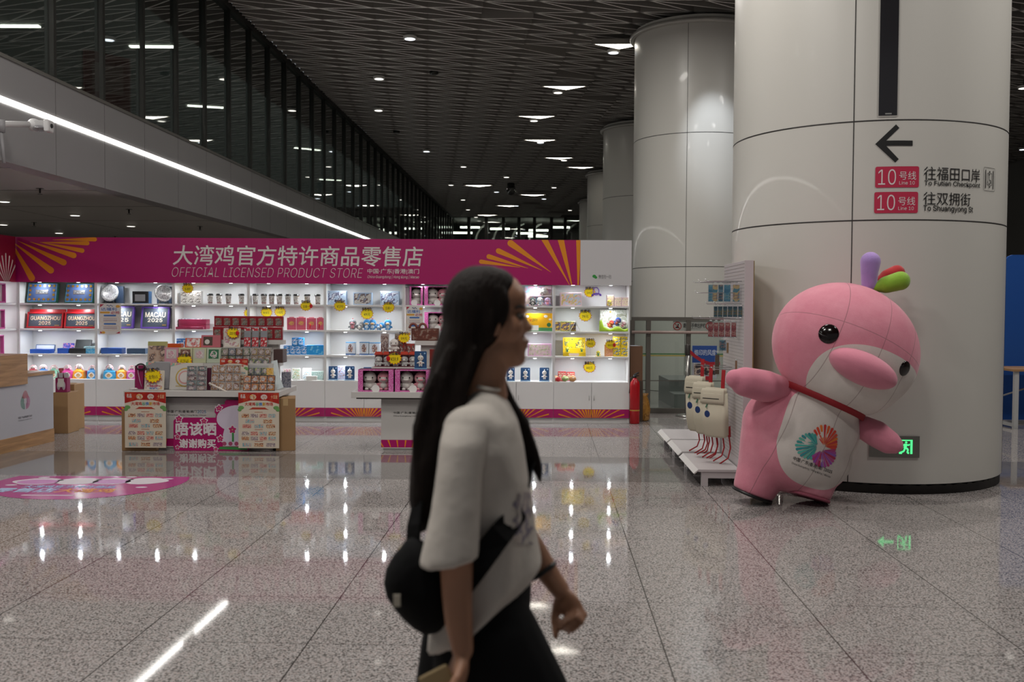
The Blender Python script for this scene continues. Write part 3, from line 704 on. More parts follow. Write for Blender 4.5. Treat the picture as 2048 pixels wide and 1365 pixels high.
# --- silver plates
def plate(px, y0, tilt, label, wide=0.115):
    p = base(px, 1, 0.09); t = thing('silver_plate', label, 'plate', p, tilt)
    r = wide; L = Matrix.Translation((0, 0.0, r + 0.022)) @ Matrix.Rotation(R_(78), 4, 'X')
    b = MB(); b.lathe([(0.0001, .004), (r * .35, .005), (r * .38, .008), (r * .72, .008), (r * .76, .011), (r, .016), (r * 1.0, .012), (0.0001, 0.0)], 36); b.xf(L)
    b.build('dish', printed('chased_silver', ['#e8e8ea', '#f4f4f4', '#9a9a9e', '#e2e2e4'], 45, .25, .55), t)
    b = MB()
    for s in (-1, 1): b.tube([(s * .055, -.05, 0.004), (s * .05, -.035, .03), (s * .05, .0, .012), (s * .045, .05, .004), (s * .04, .04, .09)], .006, 6)
    b.tube([(-.05, .045, .02), (.05, .045, .02)], .005, 6); b.build('stand', M_black, t)
M_dblue = mat('dark_blue_case', '#27364c', 0.45)
carton('presentation_box', 'dark blue presentation box behind the upright silver plate', 'box', 210, 247, 573, 1, .20, .05, M_dblue)
plate(221, 575, 0.0, 'silver plate on a black stand in front of a dark blue box')
carton('presentation_box', 'dark blue presentation box behind the tilted silver plate', 'box', 314, 343, 573.5, 1, .20, .05, M_dblue)
plate(327, 575, 0.55, 'silver plate on a black stand, turned sideways')
t = carton('presentation_box', 'slim blue box standing behind the black plaque frame', 'box', 284, 302, 583, 1, .18, .04, mat('slate_blue', '#3f5c80', .45))
w, h = dims(265, 296, 583, 1, .09); t = thing('plaque_frame', 'black frame around a small silver plaque on the top shelf', 'frame', place(265, 296, 1, .09))
b = MB(); b.bbox(-w / 2, w / 2, 0, .03, 0, h, .003); b.build('case', M_black, t); b = MB(); b.box(-w * .33, w * .33, -.004, 0, h * .2, h * .75); b.build('plaque', M_silver, t)
b = MB(); b.box(-w / 2, w / 2, -.02, .0, 0, .008); b.build('tray', mat('slate_blue', '#3f5c80'), t)
# --- row 3 gift boxes
def open_box(x0, x1, y0, yb, label, mb_, ml, mi, group=None, dep=.05, tilt=14):
    """a low box with its lid standing up behind"""
    w, h = dims(x0, x1, y0, 3, dep); _, hb = dims(x0, x1, yb, 3, dep); t = thing('gift_box', label, 'gift box', place(x0, x1, 3, dep), 0, group)
    b = MB(); b.bbox(-w / 2, w / 2, 0, .15, 0, hb, .003); b.build('base', mb_, t)
    L = Matrix.Translation((0, .152, hb * .5)) @ Matrix.Rotation(R_(-tilt), 4, 'X')
    b = MB(); b.bbox(-w / 2, w / 2, 0, .02, 0, (h - hb * .5), .003); b.xf(L); l = b.build('lid', ml, t)
    b = MB(); b.box(-w / 2 + .012, w / 2 - .012, -.0015, 0, .012, h - hb * .5 - .012); b.xf(L); b.build('lid_lining', mi, l)
    return t
open_box(59, 98, 690, 699, 'open bright blue gift box with a pale lid lining', mat('royal_blue', '#1b57b8', .4), mat('slate_lid', '#566a86', .5), C('#bfc4d6'))
open_box(114, 136, 687, 697, 'small blue gift box under a violet starry lid', mat('royal_blue', '#1b57b8'), printed('violet_stars', ['#4a4aa0', '#5d62bd', '#d88aa0'], 45), printed('violet_stars', ['#4a4aa0', '#5d62bd', '#d88aa0']))
open_box(138, 170, 679, 697, 'black gift box with its lid standing open', mat('matt_black', '#17181a', .5), mat('matt_black', '#17181a'), mat('black_lining', '#222526', .6), tilt=22)
carton('gift_box', 'light blue cloud patterned gift box at the cabinet side', 'gift box', 167, 190, 694, 3, .06, .12, printed('sky_print', ['#3f9fd0', '#7cc0dc', '#59aed6'], 30), lid=printed('sky_lid', ['#a8cbd4', '#86bccc', '#bcd6dc'], 30))
carton('jewel_case', 'rounded blue case on the third shelf of the plate cabinet', 'case', 201, 243, 696.5, 3, .06, .14, mat('case_blue', '#27529c', .5))
carton('jewel_case', 'dark slate case with a wavy lid, beside the blue case', 'case', 253, 290, 697.5, 3, .06, .14, mat('case_slate', '#354c66', .5))
# --- little house-shaped gift bags
_gb = {}
def house_bag(x0, x1, col, label, dep=.07, sy=0.0):
    w, _ = dims(x0, x1, 740, 4, dep); p = place(x0, x1, 4, dep); h = 0.155; key = col
    w = min(w, 0.15)
    t = thing('gift_bag', label, 'gift bag', p, 0, 'house shaped gift bags')
    b = MB(); s = w / 2; d = .075
    v = [(-s, 0, 0), (s, 0, 0), (s, d, 0), (-s, d, 0), (-s * .93, .012, h * .62), (s * .93, .012, h * .62), (s * .93, d - .012, h * .62), (-s * .93, d - .012, h * .62), (-s * .38, d * .42, h * .82), (s * .38, d * .42, h * .82), (s * .38, d * .58, h * .82), (-s * .38, d * .58, h * .82)]
    f = [(3, 2, 1, 0), (0, 1, 5, 4), (1, 2, 6, 5), (2, 3, 7, 6), (3, 0, 4, 7), (4, 5, 9, 8), (5, 6, 10, 9), (6, 7, 11, 10), (7, 4, 8, 11), (8, 9, 10, 11)]
    b.add(v, f); b.box(-s * .38, s * .38, d * .42, d * .58, h * .8, h * .9); b.build('body', C(col), t)
    q = MB(); n = 18; pts = [(s * .66 * math.cos(2 * PI * i / n) * (1 + .08 * math.cos(8 * PI * i / n)), h * .30 + h * .25 * math.sin(2 * PI * i / n) * (1 + .08 * math.cos(8 * PI * i / n))) for i in range(n)]
    q.flat(pts, -.0005); q.xf(Matrix.Rotation(R_(-7), 4, 'X')); q.build('window', C('#e9e4dd'), t)
    q = MB(); q.flat([(s * .36 * math.cos(2 * PI * i / 12), h * .30 + h * .15 * math.sin(2 * PI * i / 12)) for i in range(12)], -.0018); q.xf(Matrix.Rotation(R_(-7), 4, 'X')); q.build('printed_picture', printed('snack_print', ['#c88a4a', '#e8c890', '#9a6a4a', '#d8b070'], 60), t)
    for yy in (.02, d - .02):
        q = MB(); q.tube([(s * .62 * math.cos(a), yy, h * .74 + s * .95 * math.sin(a)) for a in [PI * i / 12 for i in range(13)]], .0055, 6); q.build('handle', printed('stripe_handle', ['#f0c8cc', '#f4eeee', '#e48a98'], 55), t)
    q = MB(); q.ell((0, d / 2, h * .95), (s * .34, .014, s * .3), 12, 8); q.build('topper', C('#efe6e2'), t)
for i, (x0, x1, c, nm) in enumerate([(53, 72, '#b8404c', 'dark red'), (73, 93.5, '#2f7fd0', 'blue'), (94.5, 114, '#8fd0b4', 'mint green'), (122, 142, '#d8489c', 'pink'), (143, 167, '#e8921e', 'orange'), (172, 190.5, '#3f8fcc', 'blue'), (205, 227, '#3f9fd0', 'blue'), (231, 250.5, '#e89a28', 'orange'), (252, 270, '#d060b0', 'pink')]):
    lab = '%s house shaped gift bag with striped handles, %s' % (nm, ['nearest the wooden desk block', 'second from the desk block', 'beside the dark red box', 'behind the shopping bag', 'beside the blue cookie bag', 'against the first divider', 'first past the divider', 'between the blue and pink ones', 'beside the tall magenta bag'][i])
    house_bag(x0, x1, c, lab)
for i, (x0, x1, y0) in enumerate([(116, 124, 737), (165, 174, 742), (226, 234, 743), (249, 255, 744)]):
    carton('small_box', 'plain dark red box tucked behind the gift bags, %s' % ['beside the mint bag', 'beside the orange bag', 'between blue and orange bags', 'between orange and pink bags'][i], 'box', x0, x1, y0, 4, .2, .08, mat('dark_red_card', '#7a1420', .5), group='red boxes behind the gift bags')
carton('small_box', 'grey card leaning beside the blue gift bag past the divider', 'box', 202, 210, 740, 4, .2, .04, C('#77797f'))
# --- price bursts
def burst_pts(r, n=14, k=.8, sx=1.15):
    return [(r * (1 if i % 2 == 0 else k) * math.cos(PI * i / n + .1) * sx, r * (1 if i % 2 == 0 else k) * math.sin(PI * i / n + .1)) for i in range(2 * n)]
def price_tag(px, py, Y, words, price, label, r=0.075, rz=0.0, tail=None, red=False, stick=None, ytop=None):
    p = at_y(px, py, Y); t = thing('price_tag', label, 'price tag', p, 0, 'yellow starburst price tags')
    Rm = Matrix.Rotation(rz, 4, 'Y')
    b = MB(); b.flat(burst_pts(r * 1.08), 0.0008, 1); b.prism(burst_pts(r), 0, .0018, 0); b.xf(Rm); b.build('starburst', [M_yel, M_red], t)
    text(words, -r * .9, r * .9, r * .52, r * 1.12, -.002, mat('tag_ink', '#23202a', .5), t, off=.03, fn=lambda q: Rm @ Vector(q))
    text(price, -r * .6, r * .6, -r * .42, r * .12, -.0015, M_ink, t, fn=lambda q: Rm @ Vector(q))
    if red:
        b = MB(); b.ell((r * 1.0 * red, -.002, -r * .05), (r * .32, .003, r * .42), 12, 8); b.build('red_badge', M_red, t)
    if stick:
        b = MB(); b.box(-.003, .003, .0025, .0045, -r * .3 + min(stick, 0), max(stick, 0)); b.build('clear_stick', M_clear, t)
    return t
BK = YB - 0.02
FR = YF - 0.012
price_tag(499, 627, BK, '特价', '30元', 'tilted yellow price tag above the red packs, first of three on the wall', .068, .15)
price_tag(533, 625, BK, '热卖中', '9.9元', 'yellow price tag above the red packs, middle one of three', .068)
price_tag(560, 624, BK, '特价', '110元', 'yellow price tag above the pink packs, third of three on the wall', .068)
price_tag(375.5, 577, YF + .03, '特价', '5折', 'yellow price tag standing above the white cup boxes', .066, stick=-.10)
price_tag(612, 612, FR, '粉丝福利', '立减一', 'yellow price tag with a red badge on the cup shelf edge', .066, red=1, stick=.02)
price_tag(680, 612, FR, '粉丝福利', '¥199', 'yellow price tag in front of the first pale blue gift box', .07, stick=.02)
price_tag(777, 615, FR, '粉丝福利', '立减一', 'yellow price tag under the pale blue box beside the plush boxes', .07, stick=.02)
price_tag(734, 628, BK, '特价', '49元', 'yellow price tag on the wall above the plush penguins', .074)
price_tag(1179.5, 585, BK, '热卖中', '59元', 'yellow price tag beside a purple bow, beside the pastel box', .066)
price_tag(1170.5, 632, BK, '热卖中', '79元', 'yellow price tag alone on the wall above the square toy boxes', .074)
price_tag(1179, 735, BK, '新品上市', '¥45元', 'red rimmed yellow price tag alone on the lowest shelf wall', .072)
price_tag(1181, 687, YF + .04, '特价', '39元', 'yellow price tag at the side of the yellow display box', .06, stick=-.14)
price_tag(1221, 690, YF + .02, '特价', '99元', 'yellow price tag with a red badge before the stacked yellow boxes', .062, red=.8, stick=-.14)
t = thing('ribbon_bow', 'purple bow charm pinned beside the price tag', 'bow', at_y(1192, 583, BK)); b = MB()
b.tube([(.04 * math.cos(2 * PI * i / 16), 0, .05 * math.sin(2 * PI * i / 16)) for i in range(16)], .006, 6, closed=True); b.build('loop', C('#7a5ac0'), t); b = MB(); b.tube([(-.05, -.004, -.045), (0, -.004, -.03), (.06, -.004, -.04)], .01, 6); b.ell((-.05, -.004, -.055), .014, 8, 6); b.ell((.06, -.004, -.05), .014, 8, 6); b.build('tails', C('#5a3a9a'), t)
# --- cups
def cup(px, label):
    t = thing('paper_cup', label, 'cup', base(px, 1, .06), 0, 'paper cups on the top shelves')
    b = MB(); b.lathe([(.027, 0), (.028, .004), (.037, .112), (.038, .113), (.0385, .117)], 20); b.build('cup', C('#e9e6e2'), t)
    b = MB(); b.lathe([(.0335 + .0002, .055), (.0365, .098)], 20); b.lathe([(.0305, .028), (.0338, .058)], 20)
    b.f = [f for f in b.f if len(f) == 4]; b.m = [0] * len(b.f); b.s = [True] * len(b.f); b.build('printed_sleeve', printed('sketch_print', ['#e6e2de', '#e2deda', '#6a625c', '#d8cdc4'], 55), t)
    b = MB(); b.lathe([(.0298, .012), (.0308, .024)], 20); b.f = [f for f in b.f if len(f) == 4]; b.m = [0] * len(b.f); b.s = [True] * len(b.f); b.build('red_band', printed('band_print', ['#b84a50', '#c8a0a0', '#4a4444'], 70), t)
    b = MB(); b.lathe([(.041, .113), (.042, .121), (.038, .124), (.036, .136), (.033, .138), (.031, .131), (.0001, .131)], 20); b.build('lid', mat('black_lid', '#1d1c1c', .35), t)
    return t
cups = [420.5, 438.5, 457, 483, 511, 528, 543.5, 559, 576, 592.5, 614.5, 635.5]
c0 = None
for i, px in enumerate(cups):
    lab = 'white paper cup with black lid, %s of the four beside the cup boxes' % ORD[i] if i < 4 else 'white paper cup with black lid, %s of the long row past the divider' % ORD[i - 4]
    if c0 is None: c0 = cup(px, lab); kids = children(c0)
    else: dup(c0, base(px, 1, .06), lab, rz=random.uniform(0, 6), kids=kids)
pr = printed('cupbox_print', ['#e6e2de', '#e9e6e2', '#5a5450', '#cfc8c0'], 35)
for r in range(2):
    for c in range(3):
        Y = YF + .09; w = X(376, Y) - X(362, Y); p = place(361.5 + 13.8 * c, 375 + 13.8 * c, 1, .09)
        carton('cup_box', 'small white cup box, %s of the %s layer under the price tag' % (ORD[c], ['bottom', 'top'][r]), 'box', 0, 0, 0, 1, .09, .085, C('#e2dfdc'), pr, group='white cup boxes', pos=(p[0], p[1], p[2] + r * .0852), wh=(w - .002, .085))
# --- dark red boxes
dr = mat('maroon_box', '#8f2748', .4)
for i, (x0, x1, y1, y0, dep, lab) in enumerate([(349, 406, 658, 653, .03, 'flat maroon box lying in front of the maroon stack'), (357, 412, 658, 648, .10, 'maroon box, lower one of the stack of two'), (357, 412, 648, 637.5, .10, 'maroon box, upper one of the stack with the papers on top')]):
    Y = YF + dep; z0 = SZ[2] if y1 == 658 else SZ[2] + .066; carton('flat_box', lab, 'box', 0, 0, 0, 2, dep, .17 if dep > .05 else .06, dr, group='maroon boxes', pos=((X(x0, Y) + X(x1, Y)) / 2, Y, z0), wh=(X(x1, Y) - X(x0, Y), .065 if dep > .05 else .032))
b = MB(); b.box(-.15, .13, 0, .1, 0, .006, 0); o = b.build('leaflet_pile', printed('leaflet_print', ['#dfe2e8', '#5a6a8a', '#e8e8ea'], 20), loc=((X(357, YF + .13) + X(412, YF + .13)) / 2, YF + .13, SZ[2] + .1315)); tag(o, 'pale printed leaflets lying on the maroon boxes', 'leaflets')
# --- pink packs (cabinet 4, row 2)
pk = printed('pink_pack', ['#c04a62', '#c8566c', '#d8a060', '#b83a54'], 14); pk2 = C('#c9596e')
for i, (x0, x1, y0) in enumerate([(574, 592, 636), (593, 611.5, 635.5), (613.5, 632, 636.5), (633.5, 648, 636.5)]):
    w, h = dims(x0, x1, y0, 2, .06); t = thing('gift_pack', 'rosy pink gift pack with a gold motif, %s from the red packs' % ORD[i], 'gift pack', place(x0, x1, 2, .06), 0, 'pink gift packs')
    b = MB(); b.bbox(-w / 2, w / 2, 0, .02, 0, h, .003); b.build('body', pk2, t)
    b = MB(); b.flat([(w * .3 * math.cos(2 * PI * j / 14), h * .55 + h * .17 * math.sin(2 * PI * j / 14)) for j in range(14)], -.001); b.build('gold_motif', printed('gold_motif', ['#c9566c', '#d8b860', '#c88a50'], 55), t)
    b = MB(); b.box(-w * .28, w * .28, .008, .012, h, h + .012); b.build('hang_tab', C('#d4808e'), t)
    if i > 1: b = MB(); b.tube([(-w * .1, -.004, h * .5), (-w * .16, -.004, h * .12)], .008, 6); b.build('red_tassel', M_red, t)
# --- blue boxes (cabinet 4, row 3)
bl = mat('blind_box_blue', '#2b83c8', .4); blp = printed('blue_cartoon', ['#2b83c8', '#3a92d4', '#d8dce4', '#2a78ba'], 30)
for r, xs in enumerate([(567, 579, 590.5, 602), (583.5, 595.5)]):
    for i, x0 in enumerate(xs):
        x1 = x0 + 11.3; w, h = dims(x0, x1, 692, 3, .07); p = place(x0, x1, 3, .07)
        carton('blind_box', 'small blue toy box, %s of the %s layer' % (ORD[i], ['bottom', 'top'][r]), 'box', 0, 0, 0, 3, .07, .08, bl, blp, group='small blue toy boxes', pos=(p[0], p[1], p[2] + r * (h + .0008)), wh=(w, h if r == 0 else .105))
carton('toy_box', 'large bright blue toy box beside the small blue ones', 'box', 613.5, 647, 691, 3, .06, .14, mat('azure_box', '#2292d6', .4), printed('azure_print', ['#2292d6', '#2a9adc', '#7cc4e4'], 18))
carton('toy_box', 'blue toy box behind the orange photo frame', 'box', 349.5, 378, 678, 3, .06, .14, mat('box_blue', '#2f6cb0', .4), printed('blue_white_print', ['#2f6cb0', '#3a78ba', '#d8dce8', '#356fb2'], 16), words=[('中国', .08, .42, .86, .94, M_lt)])
# --- cards (cabinet 4, row 4)
def leaning(name, label, cat, x0, x1, y0, row, dep, body, face, group=None, lean=10, d=.008, words=None):
    w, h = dims(x0, x1, y0, row, dep); t = thing(name, label, cat, place(x0, x1, row, dep), 0, group); L = Matrix.Translation((0, 0, .002)) @ Matrix.Rotation(R_(-lean), 4, 'X')
    b = MB(); b.bbox(-w / 2, w / 2, 0, d, 0, h, .005); b.xf(L); b.build('card', body, t)
    if face:
        b = MB(); b.flat(rrect(-w * .42, w * .42, h * .08, h * .92, .004, 2), -.001); b.xf(L); b.build('printed_front', face, t)
    return t
leaning('postcard', 'pink printed card nearest the card racks, on the lowest shelf', 'card', 565, 581, 738, 4, .10, C('#e6d8d8'), printed('pink_scene', ['#d890a8', '#e8dcd8', '#b8a088', '#dca0b0'], 18))
leaning('postcard', 'white card with a grid of green pictures', 'card', 583, 600, 737, 4, .10, C('#e4e4e0'), printed('green_grid', ['#e4e4e0', '#6f9f70', '#d8e0d4', '#c09a58'], 45))
leaning('postcard', 'white card with a grid of blue pictures', 'card', 604, 622, 737, 4, .10, C('#e4e4e4'), printed('blue_grid', ['#e4e4e4', '#88a8b8', '#dce0e4', '#c8a890'], 45))
carton('card_box', 'pale teal card box at the divider on the lowest shelf', 'box', 621, 646, 743, 4, .12, .06, C('#c4d8d4'), printed('teal_print', ['#a8ccc8', '#d8e4e0', '#88b0a8', '#c8dcd8'], 35))
carton('card_box', 'low white card box in front of the teal card box', 'box', 612, 633, 752.5, 4, .04, .06, C('#e6e4e0'))
# --- pale blue gift boxes (cabinet 5, row 1)
pb = printed('winter_print', ['#9fb4cc', '#b4c4d8', '#5a5a78', '#c8ccd8'], 16)
for x0, x1, y0, m, lab in [(655, 692, 582, pb, 'pale blue gift box with cartoon print, first of three on the top shelf'), (706.5, 743.5, 585.5, printed('winter_print_dark', ['#a8a49e', '#b8b0a8', '#5a4a4a', '#8a9ab0'], 16), 'grey blue gift box with cartoon print, middle one of three'), (760.5, 798, 583, pb, 'pale blue gift box with cartoon print, third one beside the plush boxes')]:
    t = carton('gift_box', lab, 'gift box', x0, x1, y0, 1, .09, .11, mat('ice_blue_card', '#a3b8d0', .4), m, group='pale blue gift boxes')
# --- plush toys
def plush(name, label, cat, p, s, body, belly, group=None, beak=None, lying=0, top=None, rz=0):
    """a small generic soft toy, s tall: one soft body, belly patch, eyes, beak, tuft"""
    t = thing(name, label, cat, p, rz, group)
    b = MB(); b.ell((0, 0, s * .64), (s * .34, s * .30, s * .33), 16, 12); b.ell((0, 0, s * .25), (s * .29, s * .25, s * .25), 16, 10)
    for q in (-1, 1):
        b.ell((q * s * .30, -s * .04, s * .28), (s * .14, s * .08, s * .09), 10, 8, rot=Matrix.Rotation(q * .7, 3, 'Y')); b.ell((q * s * .14, -s * .17, s * .075), (s * .11, s * .13, s * .075), 10, 8)
    if lying: b.xf(Matrix.Translation((0, 0, s * .3)) @ Matrix.Rotation(R_(lying), 4, 'Y') @ Matrix.Translation((0, 0, -s * .4)))
    b.build('body', body, t)
    Lm = Matrix.Translation((0, 0, s * .3)) @ Matrix.Rotation(R_(lying), 4, 'Y') @ Matrix.Translation((0, 0, -s * .4)) if lying else Matrix()
    b = MB(); b.ell((0, -s * .09, s * .25), (s * .21, s * .19, s * .20), 12, 8); b.ell((0, -s * .12, s * .58), (s * .25, s * .22, s * .20), 12, 8); b.xf(Lm); b.build('belly', belly, t)
    for q in (-1, 1):
        b = MB(); b.ell((q * s * .17, -s * .295, s * .67), (s * .035, s * .025, s * .04), 10, 8); b.xf(Lm); b.build('eye', mat('black_bead', '#0c0c0c', .15), t)
    b = MB(); b.ell((0, -s * .32, s * .56), (s * .15, s * .07, s * .055), 12, 8); b.xf(Lm); b.build('snout', beak or body, t)
    if top:
        b = MB(); b.ell((0, 0, s * .98), (s * .05, s * .05, s * .08), 8, 6); b.xf(Lm); b.build('tuft', top, t)
    return t
fur = lambda n, c: mat('fur_' + n, c, .95, bump=.6, bs=220, sheen=.4)
F_w, F_p, F_b, F_lb, F_g = fur('white', '#dcd6d0'), fur('pink', '#e0929e'), fur('blue', '#2f86c6'), fur('pale_blue', '#cfe0ec'), fur('grey', '#8a8d92')
pz = .145
for i, (px, bd, bl_, ly, lab) in enumerate([(705.5, F_g, F_p, 0, 'grey and pink plush toy sitting upright, first of the plush row'), (721, F_g, F_w, 40, 'small grey plush toy slumped beside the pink bellied one'), (734, F_b, F_lb, 0, 'blue plush penguin beside the slumped grey toy'), (745.5, F_b, F_lb, 0, 'blue plush penguin with a red tuft, second of the blue four'), (760, F_b, F_lb, 60, 'blue plush penguin lying on its side'), (776, F_b, F_lb, 0, 'blue plush penguin with a pale front, last of the row')]):
    plush('plush_toy', lab, 'plush toy', (*base(px, 2, .10)[:2], SZ[2] + (0.005 if not ly else .012)), pz * (1 if i in (0, 2, 3, 5) else .85), bd, bl_, 'small plush toys', C('#e0a040') if i > 1 else None, ly, M_red if i in (0, 2, 3, 5) else None)
# --- figure boxes (cabinet 5, row 3)
for i, (x0, x1, y0) in enumerate([(691.5, 710, 685), (719, 737, 685), (738.5, 760, 686)]):
    w, h = dims(x0, x1, y0, 3, .08); t = thing('figure_box', 'white figure box with a blue top edge, %s of the three' % ORD[i], 'box', place(x0, x1, 3, .08), 0, 'white figure boxes')
    b = MB(); b.bbox(-w / 2, w / 2, 0, .1, 0, h, .003); b.build('body', C('#cfd4dc'), t); b = MB(); b.box(-w / 2 - .001, w / 2 + .001, -.001, .101, h - .008, h + .001); b.build('top_edge', C('#3a8ac0'), t)
    b = MB(); b.box(-w / 2 - .001, w / 2 + .001, -.001, .05, 0, h * .12); b.build('base_edge', C('#4a6a9a'), t)
    b = MB(); b.flat([(w * .26 * math.cos(2 * PI * j / 14), h * .52 + h * .34 * math.sin(2 * PI * j / 14)) for j in range(14)], -.001); b.build('printed_figure', printed('figure_print', ['#cfd4dc', '#9a5a48', '#4a4a5a', '#d8b89a'], 38), t)
# --- navy cards with a pale toy
navy = mat('navy_card', '#2b4f7a', .4)
def navy_card(x0, x1, y0, row, dep, label, pos=None, wh=None, group='navy toy cards'):
    w, h = wh or dims(x0, x1, y0, row, dep); t = thing('toy_card', label, 'toy card', pos or place(x0, x1, row, dep), 0, group); z0 = .012
    b = MB(); b.prism(rrect(-w / 2, w / 2, z0, h, .008, 2), .004, .009); b.build('card', navy, t)
    b = MB(); b.bbox(-w / 2 - .004, w / 2 + .004, -.02, .03, 0, z0, .002); b.build('foot', C('#7fa4c4'), t)
    s = h * .62; b = MB()
    b.ell((0, 0, h * .62), (s * .26, .012, s * .26), 14, 10); b.ell((0, 0, h * .34), (s * .19, .011, s * .24), 14, 10)
    for q in (-1, 1): b.ell((q * s * .24, 0, h * .36), (s * .12, .007, s * .06), 8, 6, rot=Matrix.Rotation(q * .6, 3, 'Y')); b.ell((q * s * .09, 0, h * .2), (s * .07, .009, s * .09), 8, 6)
    b.ell((0, 0, h * .84), (s * .06, .008, s * .07), 8, 6); b.build('toy', F_w, t)
    for q in (-1, 1):
        b = MB(); b.ell((q * s * .13, -.011, h * .63), (s * .035, .004, s * .04), 8, 6); b.build('eye', mat('black_bead', '#0c0c0c'), t)
    b = MB(); b.ell((0, -.011, h * .36), (s * .06, .003, s * .06), 8, 6); b.build('belly_badge', C('#b06a58'), t)
    b = MB(); b.ell((w * .33, .003, h * .87), (.009, .002, .009), 10, 6); b.build('round_logo', C('#8fb0d0'), t)
    return t
for x0, x1, y0, dep, lab in [(657, 675, 733, .08, 'navy card with a pale toy, first on the lowest shelf of the penguin cabinet'), (690, 709, 733, .06, 'navy card with a pale toy, beside the pale patterned card'), (727, 743, 735, .10, 'navy card half hidden behind the plush box display'), (1014, 1030, 735, .08, 'navy card with a pale toy just in front of the chin'), (1042, 1061, 736, .08, 'navy card with a pale toy, middle one beyond the chin'), (1080, 1099, 736, .08, 'navy card with a pale toy against the last divider')]:
    navy_card(x0, x1, y0, 4, dep, lab)
leaning('toy_card', 'pale patterned card standing between two navy cards', 'toy card', 675, 692, 732, 4, .14, C('#b4bfd4'), printed('pale_card', ['#b4bfd4', '#8a88a8', '#d8d0d8', '#7a5a58'], 40), lean=4)
# --- plush gift boxes: open front, two soft toys in each
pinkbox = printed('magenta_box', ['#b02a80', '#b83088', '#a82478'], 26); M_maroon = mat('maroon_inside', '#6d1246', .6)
M_pinkface = printed('pink_ornament', ['#c84a98', '#d060a6', '#e09ac8', '#c04090'], 70)
def plush_box(x, y, z, w, h, d, label, m=None):
    t = thing('plush_gift_box', label, 'gift box', (x, y, z), 0, 'magenta plush gift boxes'); e = .004
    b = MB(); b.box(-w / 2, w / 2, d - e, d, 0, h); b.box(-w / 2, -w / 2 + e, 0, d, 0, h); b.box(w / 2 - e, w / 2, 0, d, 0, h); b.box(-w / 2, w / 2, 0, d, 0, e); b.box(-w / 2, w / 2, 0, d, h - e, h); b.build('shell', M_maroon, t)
    s = w * .14
    for q, nm in ((-1, 'side_panel'), (1, 'side_panel')):
        b = MB(); b.box(q * w / 2, q * (w / 2 - s), -.002, 0, 0, h); b.build(nm, m or M_pinkface, t)
    b = MB(); b.box(-w / 2 + s, w / 2 - s, -.002, 0, 0, h * .06); b.build('front_rim', m or M_pinkface, t); b = MB(); b.box(-w / 2 + s, w / 2 - s, -.002, 0, h * .95, h); b.build('front_rim', m or M_pinkface, t)
    b = MB(); b.flat([(-.045 + w * .12 + .042 * math.cos(2 * PI * j / 18), h * .13 + .042 * math.sin(2 * PI * j / 18)) for j in range(18) if True], -.0034); b.build('round_tag', C('#e4e0de'), t)
    return t
def plush_pair(x, y, z, w, h, d, label, who, only=None):
    plush_box(x, y, z, w, h, d, label)
    s = h * .90
    for q, fm, nm, tf in ((-1, F_w, 'white', C('#7aa048')), (1, F_p, 'pink', C('#7aa048'))):
        if only and only != q: continue
        plush('plush_doll', '%s plush doll sitting in %s' % (nm, who), 'plush doll', (x + q * w * (.20 if not only else 0), y + d * .45, z + .0055), s, fm, F_w, 'boxed plush dolls', fm, 0, tf)
Y = YF + .06
w1, h1 = dims(847, 900, 573, 1, .06)
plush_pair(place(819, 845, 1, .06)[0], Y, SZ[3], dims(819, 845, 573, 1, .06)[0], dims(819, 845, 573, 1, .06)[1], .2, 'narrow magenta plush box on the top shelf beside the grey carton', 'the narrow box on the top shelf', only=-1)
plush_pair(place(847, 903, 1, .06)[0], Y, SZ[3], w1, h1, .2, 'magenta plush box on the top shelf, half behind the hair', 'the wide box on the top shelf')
carton('carton', 'greyish mauve carton beside the narrow plush box', 'carton', 808, 818.5, 576, 1, .06, .2, C('#a08f98'))
w2, h2 = dims(849, 903, 625, 2, .06)
plush_pair(place(849, 903, 2, .06)[0], Y, SZ[2], w2, h2, .2, 'magenta plush box on the second shelf, half behind the hair', 'the box on the second shelf')
